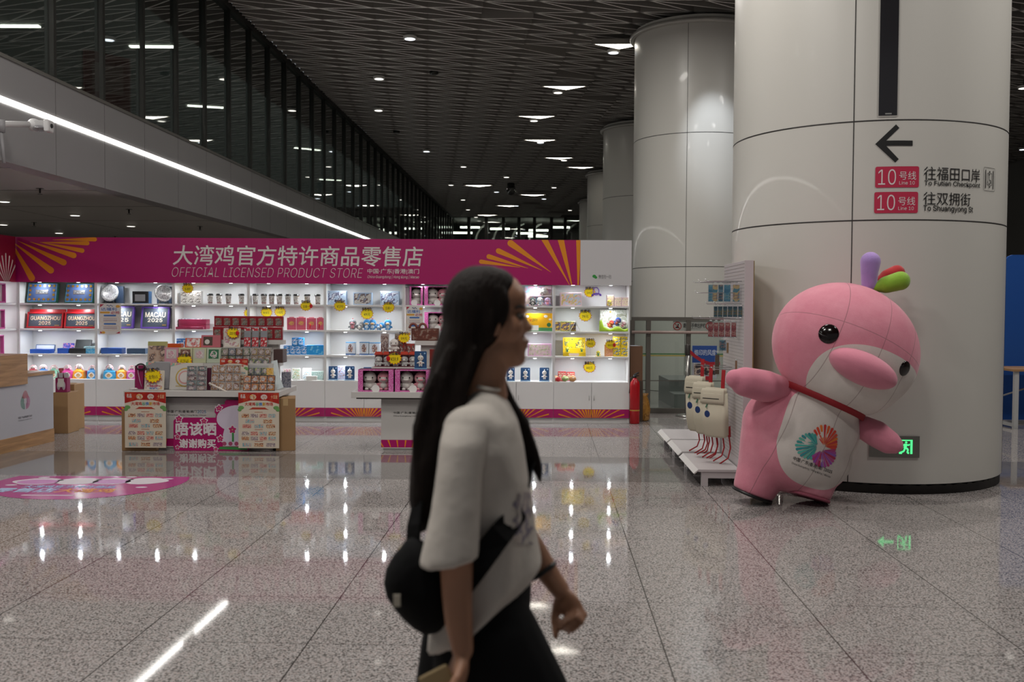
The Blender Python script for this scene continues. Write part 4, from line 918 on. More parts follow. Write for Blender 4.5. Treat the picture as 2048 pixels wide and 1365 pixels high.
# --- white price posters hanging from the shelf edge
def offer_poster(x0, x1, y0, y1, label):
    a = at_y(x0, y1, YF - .02); c = at_y(x1, y0, YF - .02); w = c.x - a.x; h = c.z - a.z
    t = thing('offer_poster', label, 'poster', ((a.x + c.x) / 2, YF - .022, a.z), 0, 'white offer posters')
    b = MB(); b.box(-w / 2, w / 2, 0, .003, 0, h); b.build('sheet', C('#dcd8d4'), t)
    red, blu, gold = C('#b02840'), C('#3a6ab0'), C('#d8a040')
    b = MB()
    for q, zz in ((-1, 1), (1, 0), (-1, 0)):
        cx = q * w * .44; cz = h * (.965 if zz else .03); b.flat([(cx, cz), (cx - q * w * .18, cz), (cx, cz - (h * .10 if zz else -h * .07))], -.0008)
    b.build('red_corners', red, t)
    b = MB(); b.ell((w * .36, -.0008, h * .90), (w * .1, .0006, h * .045), 10, 6); b.build('gold_flower', gold, t); b = MB(); b.ell((-w * .3, -.0008, h * .06), (w * .09, .0006, h * .04), 10, 6); b.build('gold_flower', gold, t)
    b = MB(); b.tube([(w * (-.14 + .28 * j / 12), -.002, h * (.92 + .022 * math.sin(j * 1.0))) for j in range(13)], .004, 6); b.build('wavy_mark', C('#3a4a78'), t)
    text('达福利', -w * .40, w * .30, h * .76, h * .86, -.001, blu, t, off=.03)
    text('必抢', w * .04, w * .44, h * .655, h * .745, -.001, red, t, off=.03)
    b = MB(); b.flat(rrect(-w * .44, 0, h * .67, h * .73, .006), -.0008); b.build('gold_bar', gold, t)
    for zz in (.58, .31):
        b = MB(); b.flat(rrect(-w * .28, w * .28, h * zz, h * (zz + .05), .01), -.0008); b.build('blue_bar', blu, t)
        b = MB(); q = rrect(-w * .42, w * .42, h * (zz - .19), h * (zz - .03), .02, 3); b.tube([(p[0], -.001, p[1]) for p in q], .0012, 4, closed=True); b.build('box_outline', gold, t)
    b = MB()
    for zz in (.50, .455, .42, .24, .20, .17): b.flat([(-w * .3, h * zz), (w * .32, h * zz), (w * .32, h * (zz + .012)), (-w * .3, h * (zz + .012))], -.0008)
    b.build('small_print', C('#8a5a60'), t)
offer_poster(198, 242, 607, 669, 'white offer poster hanging in front of the purple frames')
offer_poster(811, 847, 612, 672, 'white offer poster hanging beside the boxed plush dolls')
# --- cabinet 7
Y = YF + .10; w, h = dims(1050, 1104, 572, 1, .10); t = thing('playset', 'pastel printed toy diorama on the top shelf beside the face', 'toy set', place(1050, 1104, 1, .10))
b = MB(); b.box(-w / 2, w / 2, .10, .11, 0, h); b.build('back_card', printed('pastel_scene', ['#ead8cc', '#e8d0d4', '#d8a8c0', '#a8c8d8'], 14), t)
b = MB(); b.box(-w * .32, w / 2, 0, .10, h * .47, h * .52); b.box(w / 2 - .006, w / 2, 0, .10, 0, h * .5); b.build('ledge', C('#b8a8ac'), t)
b = MB(); b.box(w / 2 + .005, w / 2 + .02, .05, .11, 0, h); b.build('side_card', C('#6f6a6e'), t)
Yp = YF + .07
plush('plush_toy', 'white plush dog in a red cap lying on the diorama ledge', 'plush toy', (X(1084, YF + .12), YF + .15, SZ[3] + h * .52 + .02), .12, F_w, F_w, None, None, 70, M_red)
plush('plush_toy', 'white plush toy in pale blue clothes below the red capped one', 'plush toy', (X(1080, Yp), Yp, SZ[3] + .005), .115, F_w, F_lb)
plush('plush_toy', 'lilac plush toy at the corner of the toy diorama', 'plush toy', (X(1095, Yp), Yp + .02, SZ[3] + .005), .11, fur('lilac', '#b8a0c8'), F_p)
plush('plush_toy', 'slim black and white plush toy in front of the diorama', 'plush toy', (X(1065, Yp), Yp, SZ[3] + .005), .11, fur('black', '#22302a'), F_w)
t = carton('book_box', 'yellow gift box with big coloured lettering and a green tree beside the face', 'box', 1050, 1104.5, 627, 2, .09, .1, mat('sun_yellow', '#e0a818', .4), words=[('M', .17, .24, .54, .69, C('#c8502a')), ('IFFY', .27, .46, .54, .69, C('#3a4a2a'))])
w, h = dims(1050, 1104.5, 627, 2, .09)
b = MB(); b.flat([(-w / 2, 0), (w / 2, 0), (w / 2, h * .2), (-w / 2, h * .2)], -.001); b.build('green_field', C('#3a7a48'), t)
b = MB()
for cx, cz, r in ((.26, .83, .05), (.42, .66, .035), (-.42, .82, .05)): b.ell((cx * w, -.001, cz * h), (r * w * 1.4, .0006, r * h * 1.6), 12, 6)
b.build('clouds', C('#e8e6e0'), t)
b = MB(); b.ell((.38 * w, -.0015, .36 * h), (.08 * w, .0006, .12 * h), 14, 6); b.box(.377 * w, .385 * w, -.002, -.001, .16 * h, .28 * h); b.build('round_tree', C('#2f6a3a'), t)
b = MB(); b.flat([(-.35 * w, .04 * h), (0.0, .04 * h), (0.0, .33 * h), (-.35 * w, .33 * h)], -.0018); b.build('white_patch', C('#e0ddd6'), t)
carton('book_box', 'pink and green printed box on the third shelf behind the face', 'box', 1056, 1103, 688, 3, .08, .1, C('#d8a8c8'), printed('pastel_rows', ['#d8b0cc', '#c0c898', '#d4a0c4', '#a8b488'], 30))
# --- cabinet 8
carton('toy_box', 'pastel pink and blue toy box on the top shelf of the end cabinet', 'box', 1120.5, 1163, 585.5, 1, .06, .2, C('#e8ccd4'), printed('pastel_circus', ['#c8d4e0', '#e4c8d0', '#d8c078', '#b8c8dc'], 16))
for i, (x0, x1, y0, lab) in enumerate([(1213.5, 1228, 590.5, 'slim rosy toy box behind the yellow toy on the top shelf'), (1228.5, 1243, 595, 'rosy toy box with a cartoon print, middle one of three'), (1243.5, 1257.5, 595, 'rosy toy box at the very end of the top shelf')]):
    carton('toy_box', lab, 'box', x0, x1, y0, 1, .09, .09, C('#d8bcc0'), printed('rosy_print', ['#c8a8a4', '#d8c0b8', '#d8d0a0', '#b89898'], 40), group='rosy toy boxes')
plush('plush_toy', 'chubby yellow toy standing before the slim rosy box', 'plush toy', (X(1218.5, YF + .05), YF + .05, SZ[3] + .003), .085, fur('yellow', '#e8d040'), fur('cream', '#ece4b8'))
for i, (x0, x1, y0, lab) in enumerate([(1109.5, 1121, 643, 'cream and green toy box against the divider'), (1121.5, 1140, 643.5, 'square toy box with a castle print'), (1141, 1152, 643.5, 'green edged toy box half behind the white tent card')]):
    carton('toy_box', lab, 'box', x0, x1, y0, 2, .09, .1, C('#9aa860') if i else C('#d8d4b0'), printed('castle_print', ['#d8b458', '#c8a050', '#4a4448', '#7a6a8a'], 26), group='castle print toy boxes')
w, h = dims(1141, 1162, 643, 2, .05); t = thing('tent_card', 'white folded tent card on the second shelf of the end cabinet', 'card', place(1141, 1162, 2, .05)); b = MB()
for s in (-1, 1): b.prism([(s * .006, h), (s * w * .5, 0), (s * w * .5 - .01, 0), (s * .006 - .012 * s, h)], 0, .05)
b.build('card', C('#e2e0da'), t)
w, h = dims(1200, 1254, 620, 2, .14); t = thing('toy_backdrop', 'pale printed backdrop card behind the lime plush mat', 'card', place(1200, 1254, 2, .22)); b = MB(); b.box(-w / 2, w / 2, 0, .01, 0, h); b.build('card', printed('meadow_print', ['#dcdcd4', '#c8ccbc', '#e0e0da', '#a8a894'], 12), t)
b = MB(); b.ell((-w * .12, -.002, h * .9), (.013, .001, .013), 10, 6); b.build('sun_print', C('#e0b040'), t)
Yp = YF + .08; t = thing('plush_mat', 'lime green plush mat draped under the soft toys', 'plush mat', (X(1228, Yp), Yp, SZ[2])); b = MB()
rows = []
for i in range(15):
    xx = -.19 + .38 * i / 14; zz = .03 + .02 * math.sin(i * .9) + (.09 if i < 2 else 0)
    rows.append([(xx, -.02, zz * .2), (xx, -.03, zz), (xx, 0, zz + .02), (xx, .08, zz + .02), (xx, .08, 0.002), (xx, .0, 0.002)])
b.loft(rows); b.build('mat', fur('lime', '#a8c828'), t)
for px, zz, s, c1, c2, lab in [(1221, .06, .11, fur('red', '#c03020'), fur('orange', '#d88a30'), 'red and orange soft toy lying on the lime mat'), (1234, .09, .12, fur('deep_blue', '#1d3f8a'), fur('rust', '#a04828'), 'deep blue soft toy at the back of the lime mat'), (1246, .06, .11, F_w, F_p, 'white soft toy at the end of the lime mat')]:
    plush('plush_toy', lab, 'plush toy', (X(px, Yp + .05), Yp + .04, SZ[2] + zz), s, c1, c2, None, None, 35)
yb = mat('yellow_toybox', '#e2c220', .4); yp = printed('yellow_cartoon', ['#e2c220', '#d8b818', '#5a6a58', '#e8d870'], 24)
w, h = dims(1127, 1172, 676, 3, .1); t = thing('toy_display', 'yellow stepped toy display box on the third shelf of the end cabinet', 'display box', place(1127, 1172, 3, .1))
b = MB(); b.box(-w / 2, w / 2, .10, .12, 0, h); b.box(-w / 2, w / 2, .04, .1, 0, h * .42); b.box(-w / 2, w / 2, 0, .04, 0, h * .2); b.build('box', yb, t)
b = MB(); b.flat([(-w * .44, h * .44), (w * .44, h * .44), (w * .44, h * .94), (-w * .44, h * .94)], .099); b.build('printed_back', yp, t); b = MB(); b.flat(rrect(-w * .25, w * .2, h * .02, h * .16, .01), -.001); b.build('pink_label', C('#e0c8b8'), t)
for i, (px, lab) in enumerate([(1135, 'small green and yellow figure at one end of the stepped display'), (1164, 'small teal figure at the other end of the stepped display'), (1197, 'small green and yellow figure standing alone on the third shelf')]):
    plush('toy_figure', lab, 'toy figure', (X(px, YF + .07), YF + (.085 if i < 2 else .06), SZ[1] + (0.21 * h if i < 2 else .004)), .075, C('#d8c830'), C('#3a8a70'), 'small toy figures')
b = MB(); b.box(-.04, .04, -.03, .03, 0, .004); o = b.build('figure_card', C('#e8d060'), loc=(X(1197, YF + .06), YF + .06, SZ[1])); tag(o, 'small yellow card under the lone toy figure', 'card')
for r in range(2):
    for c in range(2):
        x0 = 1227 + 15.2 * c; p = place(x0, x0 + 15, 3, .08); carton('toy_box', 'yellow goggle figure toy box, %s one of the %s layer' % (['inner', 'end'][c], ['bottom', 'top'][r]), 'box', 0, 0, 0, 3, .08, .1, yb, printed('goggle_print', ['#e2c220', '#dcbc1c', '#4a5a60', '#b8b8a8'], 32), group='stacked yellow toy boxes', pos=(p[0], p[1], p[2] + r * .131), wh=(.096, .13))
carton('toy_box', 'orange and pink patterned box beside the stacked yellow boxes', 'box', 1210.5, 1226, 690, 3, .07, .08, C('#d89a5a'), printed('rows_orange', ['#d8a060', '#c88070', '#e0b890'], 60))
for i, (x0, x1, y0, lab) in enumerate([(1117, 1133, 744, 'red and cream toy box behind the red soft toy'), (1134.5, 1150.5, 745, 'red and cream toy box behind the tan soft toy')]):
    carton('toy_box', lab, 'box', x0, x1, y0, 4, .16, .08, M_red, printed('festive_print', ['#d8ccb8', '#b88a78', '#c84038', '#e0d8c8'], 35), group='red and cream toy boxes')
for px, s, c, lab, dep in [(1117.5, .062, '#c01822', 'little red squashy toy ball on the lowest shelf', .05), (1131, .075, '#9ab068', 'little green squashy toy ball on the lowest shelf', .07), (1146, .08, '#c89058', 'little tan squashy toy ball with a pale cap', .06), (1112, .075, '#d8a878', 'little peach toy ball against the divider', .13)]:
    t = thing('toy_ball', lab, 'toy', base(px, 4, dep), 0); b = MB(); b.ell((0, 0, s * .5), (s * .62, s * .55, s * .5), 16, 10); b.build('ball', fur('toy' + c[1:], c), t)
    b = MB(); b.ell((s * .05, -s * .3, s * .62), (s * .3, s * .25, s * .2), 12, 8); b.build('patch', C('#dcd4cc') if c != '#c01822' else M_red, t)
# --- pink boxes in the side wing
for r in range(3):
    for j in range(2):
        yy = YF - .36 - .5 * j - (.03 * r if j == 0 else 0); z = SZ[3 - r]; t = thing('pink_case', 'pink edged case in the side wing, %s shelf down, %s' % (ORD[r], 'nearer the corner' if j == 0 else 'nearer the desk'), 'case', (WX - .07, yy, z), 0, 'pink cases in the side wing')
        b = MB()
        for a in ((-.16, -.145), (.145, .16)): b.box(-.03, .03, a[0], a[1], 0, .25)
        b.box(-.03, .03, -.16, .16, 0, .02); b.box(-.03, .03, -.16, .16, .235, .25); b.build('frame', mat('hot_pink', '#cf5aa0', .4), t); b = MB(); b.box(-.02, -.012, -.145, .145, .02, .235); b.build('panel', C('#cfc4c8'), t)
# ================================================================== display islands, cash desk
def span(x0, x1, y0, y1, Y):
    xm_ = (x0 + x1) / 2; a = at_y(x0, y1, Y); c = at_y(x1, y0, Y); z0 = Zp(xm_, y1, Y); return (a.x + c.x) / 2, z0, c.x - a.x, Zp(xm_, y0, Y) - z0
M_tray = mat('tray_white', '#c9c5c1', .42)
YI = 10.30; ZTR = 0.632
def island(name, label, x0, x1, yb0, yb1, bx0, bx1, tiers):
    t = thing('display_island', label, 'display table', ((x0 + x1) / 2, YI, 0)); cx = (x0 + x1) / 2
    b = MB(); b.box(bx0 - cx, bx1 - cx, yb0 - YI, yb1 - YI, 0.03, ZTR - .065); b.box(bx0 - cx + .02, bx1 - cx - .02, yb0 - YI + .02, yb1 - YI - .02, 0, .03); b.build('body', M_tray, t)
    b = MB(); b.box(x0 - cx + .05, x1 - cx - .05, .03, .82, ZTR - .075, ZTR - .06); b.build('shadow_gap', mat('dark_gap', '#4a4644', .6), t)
    b = MB(); b.bbox(x0 - cx, x1 - cx, 0, .85, ZTR - .06, ZTR - .001, .004); b.build('tray', M_tray, t)
    for (a, c, y0, y1, z0, z1) in tiers:
        b = MB(); b.bbox(a - cx, c - cx, y0 - YI, y1 - YI, z1 - .05, z1 - .001, .003); b.build('tier', M_tray, t)
        b = MB(); b.box(a - cx + .06, c - cx - .06, y0 - YI + .05, y1 - YI - .02, ZTR, z1 - .05); b.build('tier_support', M_tray, t)
    sx0 = bx0 - cx; sx1 = bx1 - cx; yy = yb0 - YI - .001
    b = MB(); b.flat([(sx0, .04), (sx1, .04), (sx1, .12), (sx0, .12)], yy, 0)
    for j in range(16):
        c = sx0 + .05 + (sx1 - sx0) * j / 15; p = clip_poly(petal(c, .0, PI / 2 + (.55 - 1.1 * ((j * 3) % 16) / 15), .03, .2, .006, .026, 4), sx0, sx1, .043, .117)
        if len(p) > 2: b.flat(p, yy - .0008, 1)
    b.build('printed_stripe', [M_mag, M_org], t)
    return t, cx
ZT2, ZT3, ZT4 = .905, 1.06, 1.143
ix0, ix1 = X(247, YI, 784), X(558, YI, 784)
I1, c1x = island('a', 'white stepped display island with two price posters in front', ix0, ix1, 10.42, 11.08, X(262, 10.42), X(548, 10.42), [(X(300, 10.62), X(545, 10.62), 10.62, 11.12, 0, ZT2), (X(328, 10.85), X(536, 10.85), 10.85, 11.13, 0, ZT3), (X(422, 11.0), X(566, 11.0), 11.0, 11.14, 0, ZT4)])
cx_, z_, w_, h_ = span(335, 412, 821, 826, 10.419); cxe, ze, we, he = span(335, 412, 828, 832, 10.419)
yy = 10.419 - YI - .001
def itext(body, x0, x1, y0, y1, m, parent, cx, Y=10.419, **k):
    a, z, w, h = span(x0, x1, y0, y1, Y); return text(body, a - w / 2 - cx, a + w / 2 - cx, z, z + h, Y - YI - .0012, m, parent, **k)
itext('中国·广东|香港|澳门', 335, 393, 821, 827, M_ink, I1, c1x, off=.008); itext('2025', 395, 412, 821, 827, printed('year_ink', ['#b84a50', '#8a5a8a', '#4a7aa0'], 12), I1, c1x, off=.01)
itext('China·Guangdong | Hong Kong | Macao', 335, 412, 828.5, 832.5, M_ink, I1, c1x)
# two price posters hanging from the tray
prod = [printed('prod_a', ['#b8683a', '#d8c8a8', '#8a4a38'], 60), printed('prod_b', ['#b8a8a0', '#7a6a78', '#d8c8c0'], 60), printed('prod_c', ['#b05a58', '#d8b0a0', '#c87868'], 60), printed('prod_d', ['#7aa0a8', '#b8c0b8', '#c89890'], 60)]
def price_poster(x0, x1, y0, y1, Y, label, lean=0):
    a, z, w, h = span(x0, x1, y0, y1, Y); t = thing('price_poster', label, 'poster', (a, Y, z), 0, 'red headed price posters')
    if lean: t.rotation_euler[0] = -lean
    b = MB(); b.box(-w / 2, w / 2, 0, .003, 0, h); b.build('sheet', C('#d3c6b4'), t)
    b = MB(); b.flat([(-w / 2, h * .86), (w / 2, h * .86), (w / 2, h), (-w / 2, h)], -.0008); b.flat([(-w / 2, h * .86), (-w * .2, h * .86), (-w / 2, h * .80)], -.0008); b.flat([(w / 2, h * .86), (w * .2, h * .86), (w / 2, h * .80)], -.0008); b.build('red_heading', printed('red_heading', ['#a01a14', '#aa2016', '#b83a1c'], 12), t)
    for q in (-1, 1):
        b = MB(); b.ell((q * w * .43, -.001, h * .73), (w * .07, .0006, h * .035), 10, 6); b.ell((q * w * .47, -.001, h * .69), (w * .05, .0006, h * .03), 10, 6); b.build('leaf_print', C('#6a9a58'), t)
    text('名品', -w * .45, -w * .33, h * .90, h * .97, -.0014, M_lt, t, off=.02); text('十五运', w * .30, w * .46, h * .89, h * .96, -.0014, C('#e0b890'), t, off=.02)
    for q, c in ((-.14, '#d8a050'), (.13, '#d0b0b0')):
        b = MB(); b.ell((q * w, -.001, h * .92), (w * .085, .0006, h * .05), 12, 8); b.build('printed_picture', printed('deco' + c[1:], [c, '#d8ccc0', '#b87a50'], 50), t)
    for i, (ch, cc) in enumerate([('大', '#b8342a'), ('湾', '#b8342a'), ('鸡', '#b8342a'), ('谷', '#3f9a78'), ('换', '#3a78b8'), ('新', '#c8982a'), ('市', '#b8342a'), ('场', '#b8342a')][:8]):
        text(ch, -w * .34 + w * .087 * i, -w * .26 + w * .087 * i, h * .765, h * .825, -.0014, C(cc), t, off=.03)
    b = MB(); b.flat(rrect(-w * .17, w * .17, h * .70, h * .735, .008), -.0014); b.flat([(-w * .25, h * .695), (-w * .15, h * .70), (-w * .15, h * .73)], -.001); b.flat([(w * .25, h * .695), (w * .15, h * .70), (w * .15, h * .73)], -.001); b.build('ribbon_print', C('#b0402a'), t)
    rows = [(.585, 4), (.485, 2), (.395, 3), (.265, 4), (.175, 4), (.06, 3)]
    for i, (zz, n) in enumerate(rows):
        for j in range(n):
            ww = .18 if n == 4 else .22; px = (j + .5) / n * .88 - .44
            b = MB(); b.flat(rrect(w * (px - ww / 2), w * (px + ww / 2), h * (zz - .033), h * (zz + .033), .003, 2), -.001); b.build('product_print', prod[(i * 3 + j) % 4], t)
    b = MB()
    for zz in (.645, .33, .12): b.flat([(-w * .1, h * zz), (w * .1, h * zz), (w * .1, h * (zz + .008)), (-w * .1, h * (zz + .008))], -.001)
    b.build('caption_print', C('#b05a3a'), t)
    return t
price_poster(250, 331.5, 785, 896, YI - .006, 'red headed price poster hanging from the tray beside the wooden desk')
price_poster(477, 558, 786, 897, YI - .006, 'red headed price poster hanging from the tray in front of the taller carton')
# magenta cut-out sign with the thank-you words
a0, z0, w0, h0 = span(347, 500, 836, 905.5, 10.36)
t = thing('standing_sign', 'magenta cut-out sign with white blossoms and thank-you lettering', 'sign', (a0, 10.36, 0.002)); W0 = w0; H0 = h0
def S(px, py): p = at_y(px, py, 10.36); return (p.x - a0, p.z - .002)
b = MB(); pts = [S(347, 895), S(350, 904), S(353, 906)] + [S(497, 906), S(497, 801), S(478, 801), S(453, 800), S(449, 805), S(450, 809), S(443, 810), S(430, 817), S(429, 825), S(433, 830), S(431, 836), S(353, 836), S(347, 842)]
pts = [(x, max(z, 0.0)) for x, z in pts]; b.prism(pts, 0, .012); b.build('board', M_mag, t)
b = MB(); k = 20
hp = [S(476 + 41 * .0 + 43 * math.cos(2 * PI * i / 40), 838 + 27 * math.sin(2 * PI * i / 40)) for i in range(40)]
b.flat(clip_poly(hp, S(430, 0)[0], S(496, 0)[0], 0, 1), -.0012, 0); b.flat([S(449, 858), S(495, 858), S(495, 893), S(446, 893), S(446, 870)], -.0014, 0)
b.build('pale_shape', C('#cfc4d4'), t)
b = MB()
for i in range(4): p = S(449 + 12 * i, 888); b.flat([(p[0] + .022 * math.cos(2 * PI * j / 10), p[1] + .022 * math.sin(2 * PI * j / 10)) for j in range(10)], -.0022 - .0001 * i, 0)
b.flat([S(437, 899), S(495, 901), S(495, 896), S(470, 894), S(440, 894)], -.0021, 1); b.flat([S(464, 866), S(468, 866), S(468, 884), S(464, 884)], -.0021, 1)
b.build('flower_bed', [C('#a8486a'), C('#3f8a48')], t)
def blossom(cx, cy, r, nm='blossom'):
    b = MB(); p = S(cx, cy); s = r * .0052
    for mi, rr in ((0, 1.0), (1, .72)):
        b.flat([(p[0] + s * rr * (1 + .22 * math.cos(5 * th)) * math.cos(th + .3), p[1] + s * rr * (1 + .22 * math.cos(5 * th)) * math.sin(th + .3)) for th in [2 * PI * j / 40 for j in range(40)]], -.0018 - .0006 * mi, mi)
    b.flat([(p[0] + s * .15 * math.cos(2 * PI * j / 8), p[1] + s * .15 * math.sin(2 * PI * j / 8)) for j in range(8)], -.003, 2)
    b.build(nm, [C('#dccfd4'), C('#b8286a'), C('#d8b060')], t)
for q in [(358, 838, 7.5), (408, 843, 7), (355, 874, 5.5), (355, 895, 4.2), (432, 899, 4.5), (438, 817, 7), (441, 878, 7), (465, 860, 9)]: blossom(*q)
for body, x0, x1, y0, y1 in (('唔该晒', 352, 432, 846, 871), ('谢谢购买', 359, 431, 879, 896)):
    p0 = S(x0, y1); p1 = S(x1, y0); text(body, p0[0], p1[0], p0[1], p1[1], -.002, C('#ddd3d6'), t, off=.045)
# cartons beside the island
M_card = mat('cardboard', '#97754f', .75, vary=.10, vs_=6); M_tape = mat('parcel_tape', '#b89a70', .3); M_white_l = C('#cfcac2')
def big_carton(p, w, d, h, rz, label, flap=True, labels=(), tape=True):
    t = thing('cardboard_box', label, 'cardboard box', p, rz, 'brown cartons'); b = MB(); b.bbox(-w / 2, w / 2, 0, d, 0, h, .006); b.build('box', M_card, t)
    if tape:
        b = MB(); b.box(-.025, .025, -.0008, d + .0008, h - .07, h + .0012); b.build('tape', M_tape, t)
    if flap:
        b = MB(); b.add([(-w / 2, 0, h), (w / 2, 0, h), (w / 2 - .01, .09, h + .014), (-w / 2 + .01, .09, h + .014), (-w / 2, 0, h + .003), (w / 2, 0, h + .003), (w / 2 - .01, .09, h + .017), (-w / 2 + .01, .09, h + .017)], [(0, 1, 2, 3), (7, 6, 5, 4), (0, 4, 5, 1), (1, 5, 6, 2), (2, 6, 7, 3), (3, 7, 4, 0)]); b.build('flap', M_card, t)
    for (x0, x1, z0, z1, face) in labels:
        b = MB()
        if face == 'r': b.box(w / 2, w / 2 + .001, x0, x1, z0, z1)
        else: b.box(x0, x1, -.001, 0, z0, z1)
        b.build('paper_label', M_white_l, t)
    return t
pc = at_z(241, 907, 0); big_carton((X(276, 10.33), 10.335, 0), .36, .07, .435, 0, 'flat brown carton leaning behind the poster nearest the wooden desk', False)
big_carton((X(573, 10.45), 10.40, 0), .2, .42, .545, R_(12), 'tall brown carton beside the display island, with paper labels on its side', True, [(.09, .2, .33, .5, 'r'), (.06, .085, .3, .46, 'r')])
# --- goods on the tray (front row)
def stand(name, label, cat, x0, x1, y0, Y, z, d, m, face=None, lean=0, group=None, r=.006, inset=.08):
    w = X(x1, Y) - X(x0, Y); h = (Zp((x0 + x1) / 2, y0, Y) - z) / math.cos(R_(lean)); t = thing(name, label, cat, ((X(x0, Y) + X(x1, Y)) / 2, Y, z + .001), 0, group)
    L = Matrix.Translation((0, 0, d * math.sin(R_(lean)) * .02)) @ Matrix.Rotation(R_(-lean), 4, 'X'); b = MB(); b.bbox(-w / 2, w / 2, 0, d, 0, h, r); b.xf(L); b.build('body', m, t)
    if face:
        b = MB(); b.flat(rrect(-w * (.5 - inset), w * (.5 - inset), h * .06, h * .94, .004, 2), -.0012); b.xf(L); b.build('printed_front', face, t)
    return t, w, h, L
def circle(t, L, cx, cz, r, m, y=-.002, name='round_print', n=20):
    b = MB(); b.flat([(cx + r * math.cos(2 * PI * i / n), cz + r * math.sin(2 * PI * i / n)) for i in range(n)], y); b.xf(L); return b.build(name, m, t)
t = thing('shopping_bag', 'tall magenta paper bag standing at the end of the tray', 'bag', ((X(277, 10.5)), 10.5, ZTR)); w = .085; h = .25; b = MB()
b.bbox(-w / 2, w / 2, 0, .09, 0, h, .003); b.build('bag', mat('magenta_bag', '#8a1450', .45), t); b = MB(); b.tube([(-.01, -.004, h), (-.005, -.008, h * .7), (.012, -.006, h * .35), (.03, -.004, h * .1)], .004, 6); b.build('cord', C('#c8a0b8'), t)
t, w, h, L = stand('zip_pouch', 'grey padded pouch in clear wrap with a black wrist loop', 'pouch', 288, 339, 724, 10.46, ZTR, .04, mat('grey_pouch', '#8f8d90', .35), None, 10, r=.03)
b = MB(); b.prism([(-w * .5, h * .82), (-w * .5, h * .97), (-w * .1, h * .99)], -.002, 0); b.xf(L); b.build('striped_corner', printed('corner_stripe', ['#c88a8a', '#7aa89a', '#d8b090'], 20), t)
b = MB(); b.tube([(-w * .5 - .05 + .045 * math.cos(2 * PI * i / 14), -.01, h * .8 + .03 * math.sin(2 * PI * i / 14)) for i in range(14)], .008, 6, closed=True); b.xf(L); b.build('wrist_loop', M_black, t)
t, w, h, L = stand('gift_pack', 'cream gift pack leaning at the tray front under a yellow price tag', 'gift pack', 287, 326, 742, 10.34, ZTR, .02, C('#d0c8ba'), printed('cartoon_pack', ['#d4ccc0', '#d8d0c8', '#b88a98', '#c8a878'], 22), 8)
text('中国好湾区', -w * .36, w * .36, h * .18, h * .26, -.003, C('#b83a50'), t, fn=lambda p: L @ Vector(p), off=.02); text('湾区礼', -w * .24, w * .24, h * .06, h * .15, -.003, C('#3a78b8'), t, fn=lambda p: L @ Vector(p), off=.02)
price_tag(306, 752, 10.325, '热卖中', '全场3.5', 'largest yellow price tag, stuck on the cream pack at the tray front', .075, -.06)
t, w, h, L = stand('boxed_towel', 'white boxed towel with a round gold emblem in the middle of the tray', 'boxed gift', 337, 402, 727, 10.44, ZTR, .03, C('#c4bfb9'), None, 12)
b = MB(); b.prism([(-w * .5, h * .86), (-w * .5, h), (-w * .02, h)], -.002, 0); b.xf(L); b.build('striped_corner', printed('corner_stripe', ['#c88a8a', '#7aa89a', '#d8b090'], 20), t)
for r_, m_i, yy in ((.30, C('#b89a48'), -.002), (.26, C('#c4bfb9'), -.0026), (.21, C('#c88a88'), -.0032), (.17, C('#d0c8c4'), -.0038)): circle(t, L, -w * .02, h * .46, w * r_, m_i, yy)
b = MB(); b.flat([(-w * .3, h * .12), (w * .25, h * .12), (w * .25, h * .15), (-w * .3, h * .15)], -.002); b.xf(L); b.build('gold_caption', C('#b8a060'), t)
# badge strips in clear sleeves
def card_strip(x0, x1, y0, y1, Y, cols, rows, label, prints, lean, group=None, back=None, gap=.12, cat='card pack', nm='badge_card', glossy=False, zb=None):
    z = ZTR if zb is None else zb; w = X(x1, Y) - X(x0, Y); h = (Zp((x0 + x1) / 2, y0, Y) - z) / math.cos(R_(lean)); t = thing('card_display', label, cat, ((X(x0, Y) + X(x1, Y)) / 2, Y, z + .001), 0, group); L = Matrix.Rotation(R_(-lean), 4, 'X')
    b = MB(); b.box(-w / 2, w / 2, .006, .010, 0, h); b.xf(L); b.build('backing', back or C('#9a9694'), t)
    cw, chh = w / cols, h / rows; k = 0
    for r in range(rows):
        for c in range(cols):
            x = -w / 2 + cw * (c + .5); zz = chh * (r + .5); b = MB(); b.bbox(x - cw * (.5 - gap / 2), x + cw * (.5 - gap / 2), .001, .006, zz - chh * (.5 - gap / 2), zz + chh * (.5 - gap / 2), .003)
            b.flat([(x + cw * .27 * math.cos(2 * PI * i / 10), zz + chh * .27 * math.sin(2 * PI * i / 10)) for i in range(10)], .0003, 1)
            b.xf(L); b.build(nm, [prints[k % len(prints)], printed('badge_face', ['#c8bcb4', '#d8d0c8', '#9a7a78', '#b8a0a0'], 70)], t); k += 1
    b = MB(); b.box(-w / 2, w / 2, -.006, -.005, 0, h); b.xf(L); b.build('clear_sleeve', M_clear, t)
    return t
met = [printed('foil_a', ['#b8a8b0', '#8a6a70', '#d8d0c8', '#7a8a90'], 40, .2, .4), printed('foil_b', ['#7a9a98', '#c8c8c0', '#5a6a78', '#a87868'], 40, .2, .4), printed('foil_c', ['#c0a090', '#d8d0cc', '#8a4a48', '#a8a0a8'], 40, .2, .4)]
card_strip(371.5, 391, 733, 783, 10.36, 1, 5, 'strip of five foil badges in front of the white boxed towel', met, 8, 'foil badge strips', nm='foil_badge')
card_strip(392, 411.5, 733, 783, 10.36, 1, 5, 'strip of five foil badges next to the maroon gap', met[::-1], 8, 'foil badge strips', nm='foil_badge')
carton('small_box', 'narrow maroon box between the badge strips and brown cards', 'box', 0, 0, 0, 1, 0, .08, mat('maroon_dark', '#4f0f2c', .5), pos=(X(417, 10.42), 10.42, ZTR + .001), wh=(.04, .23))
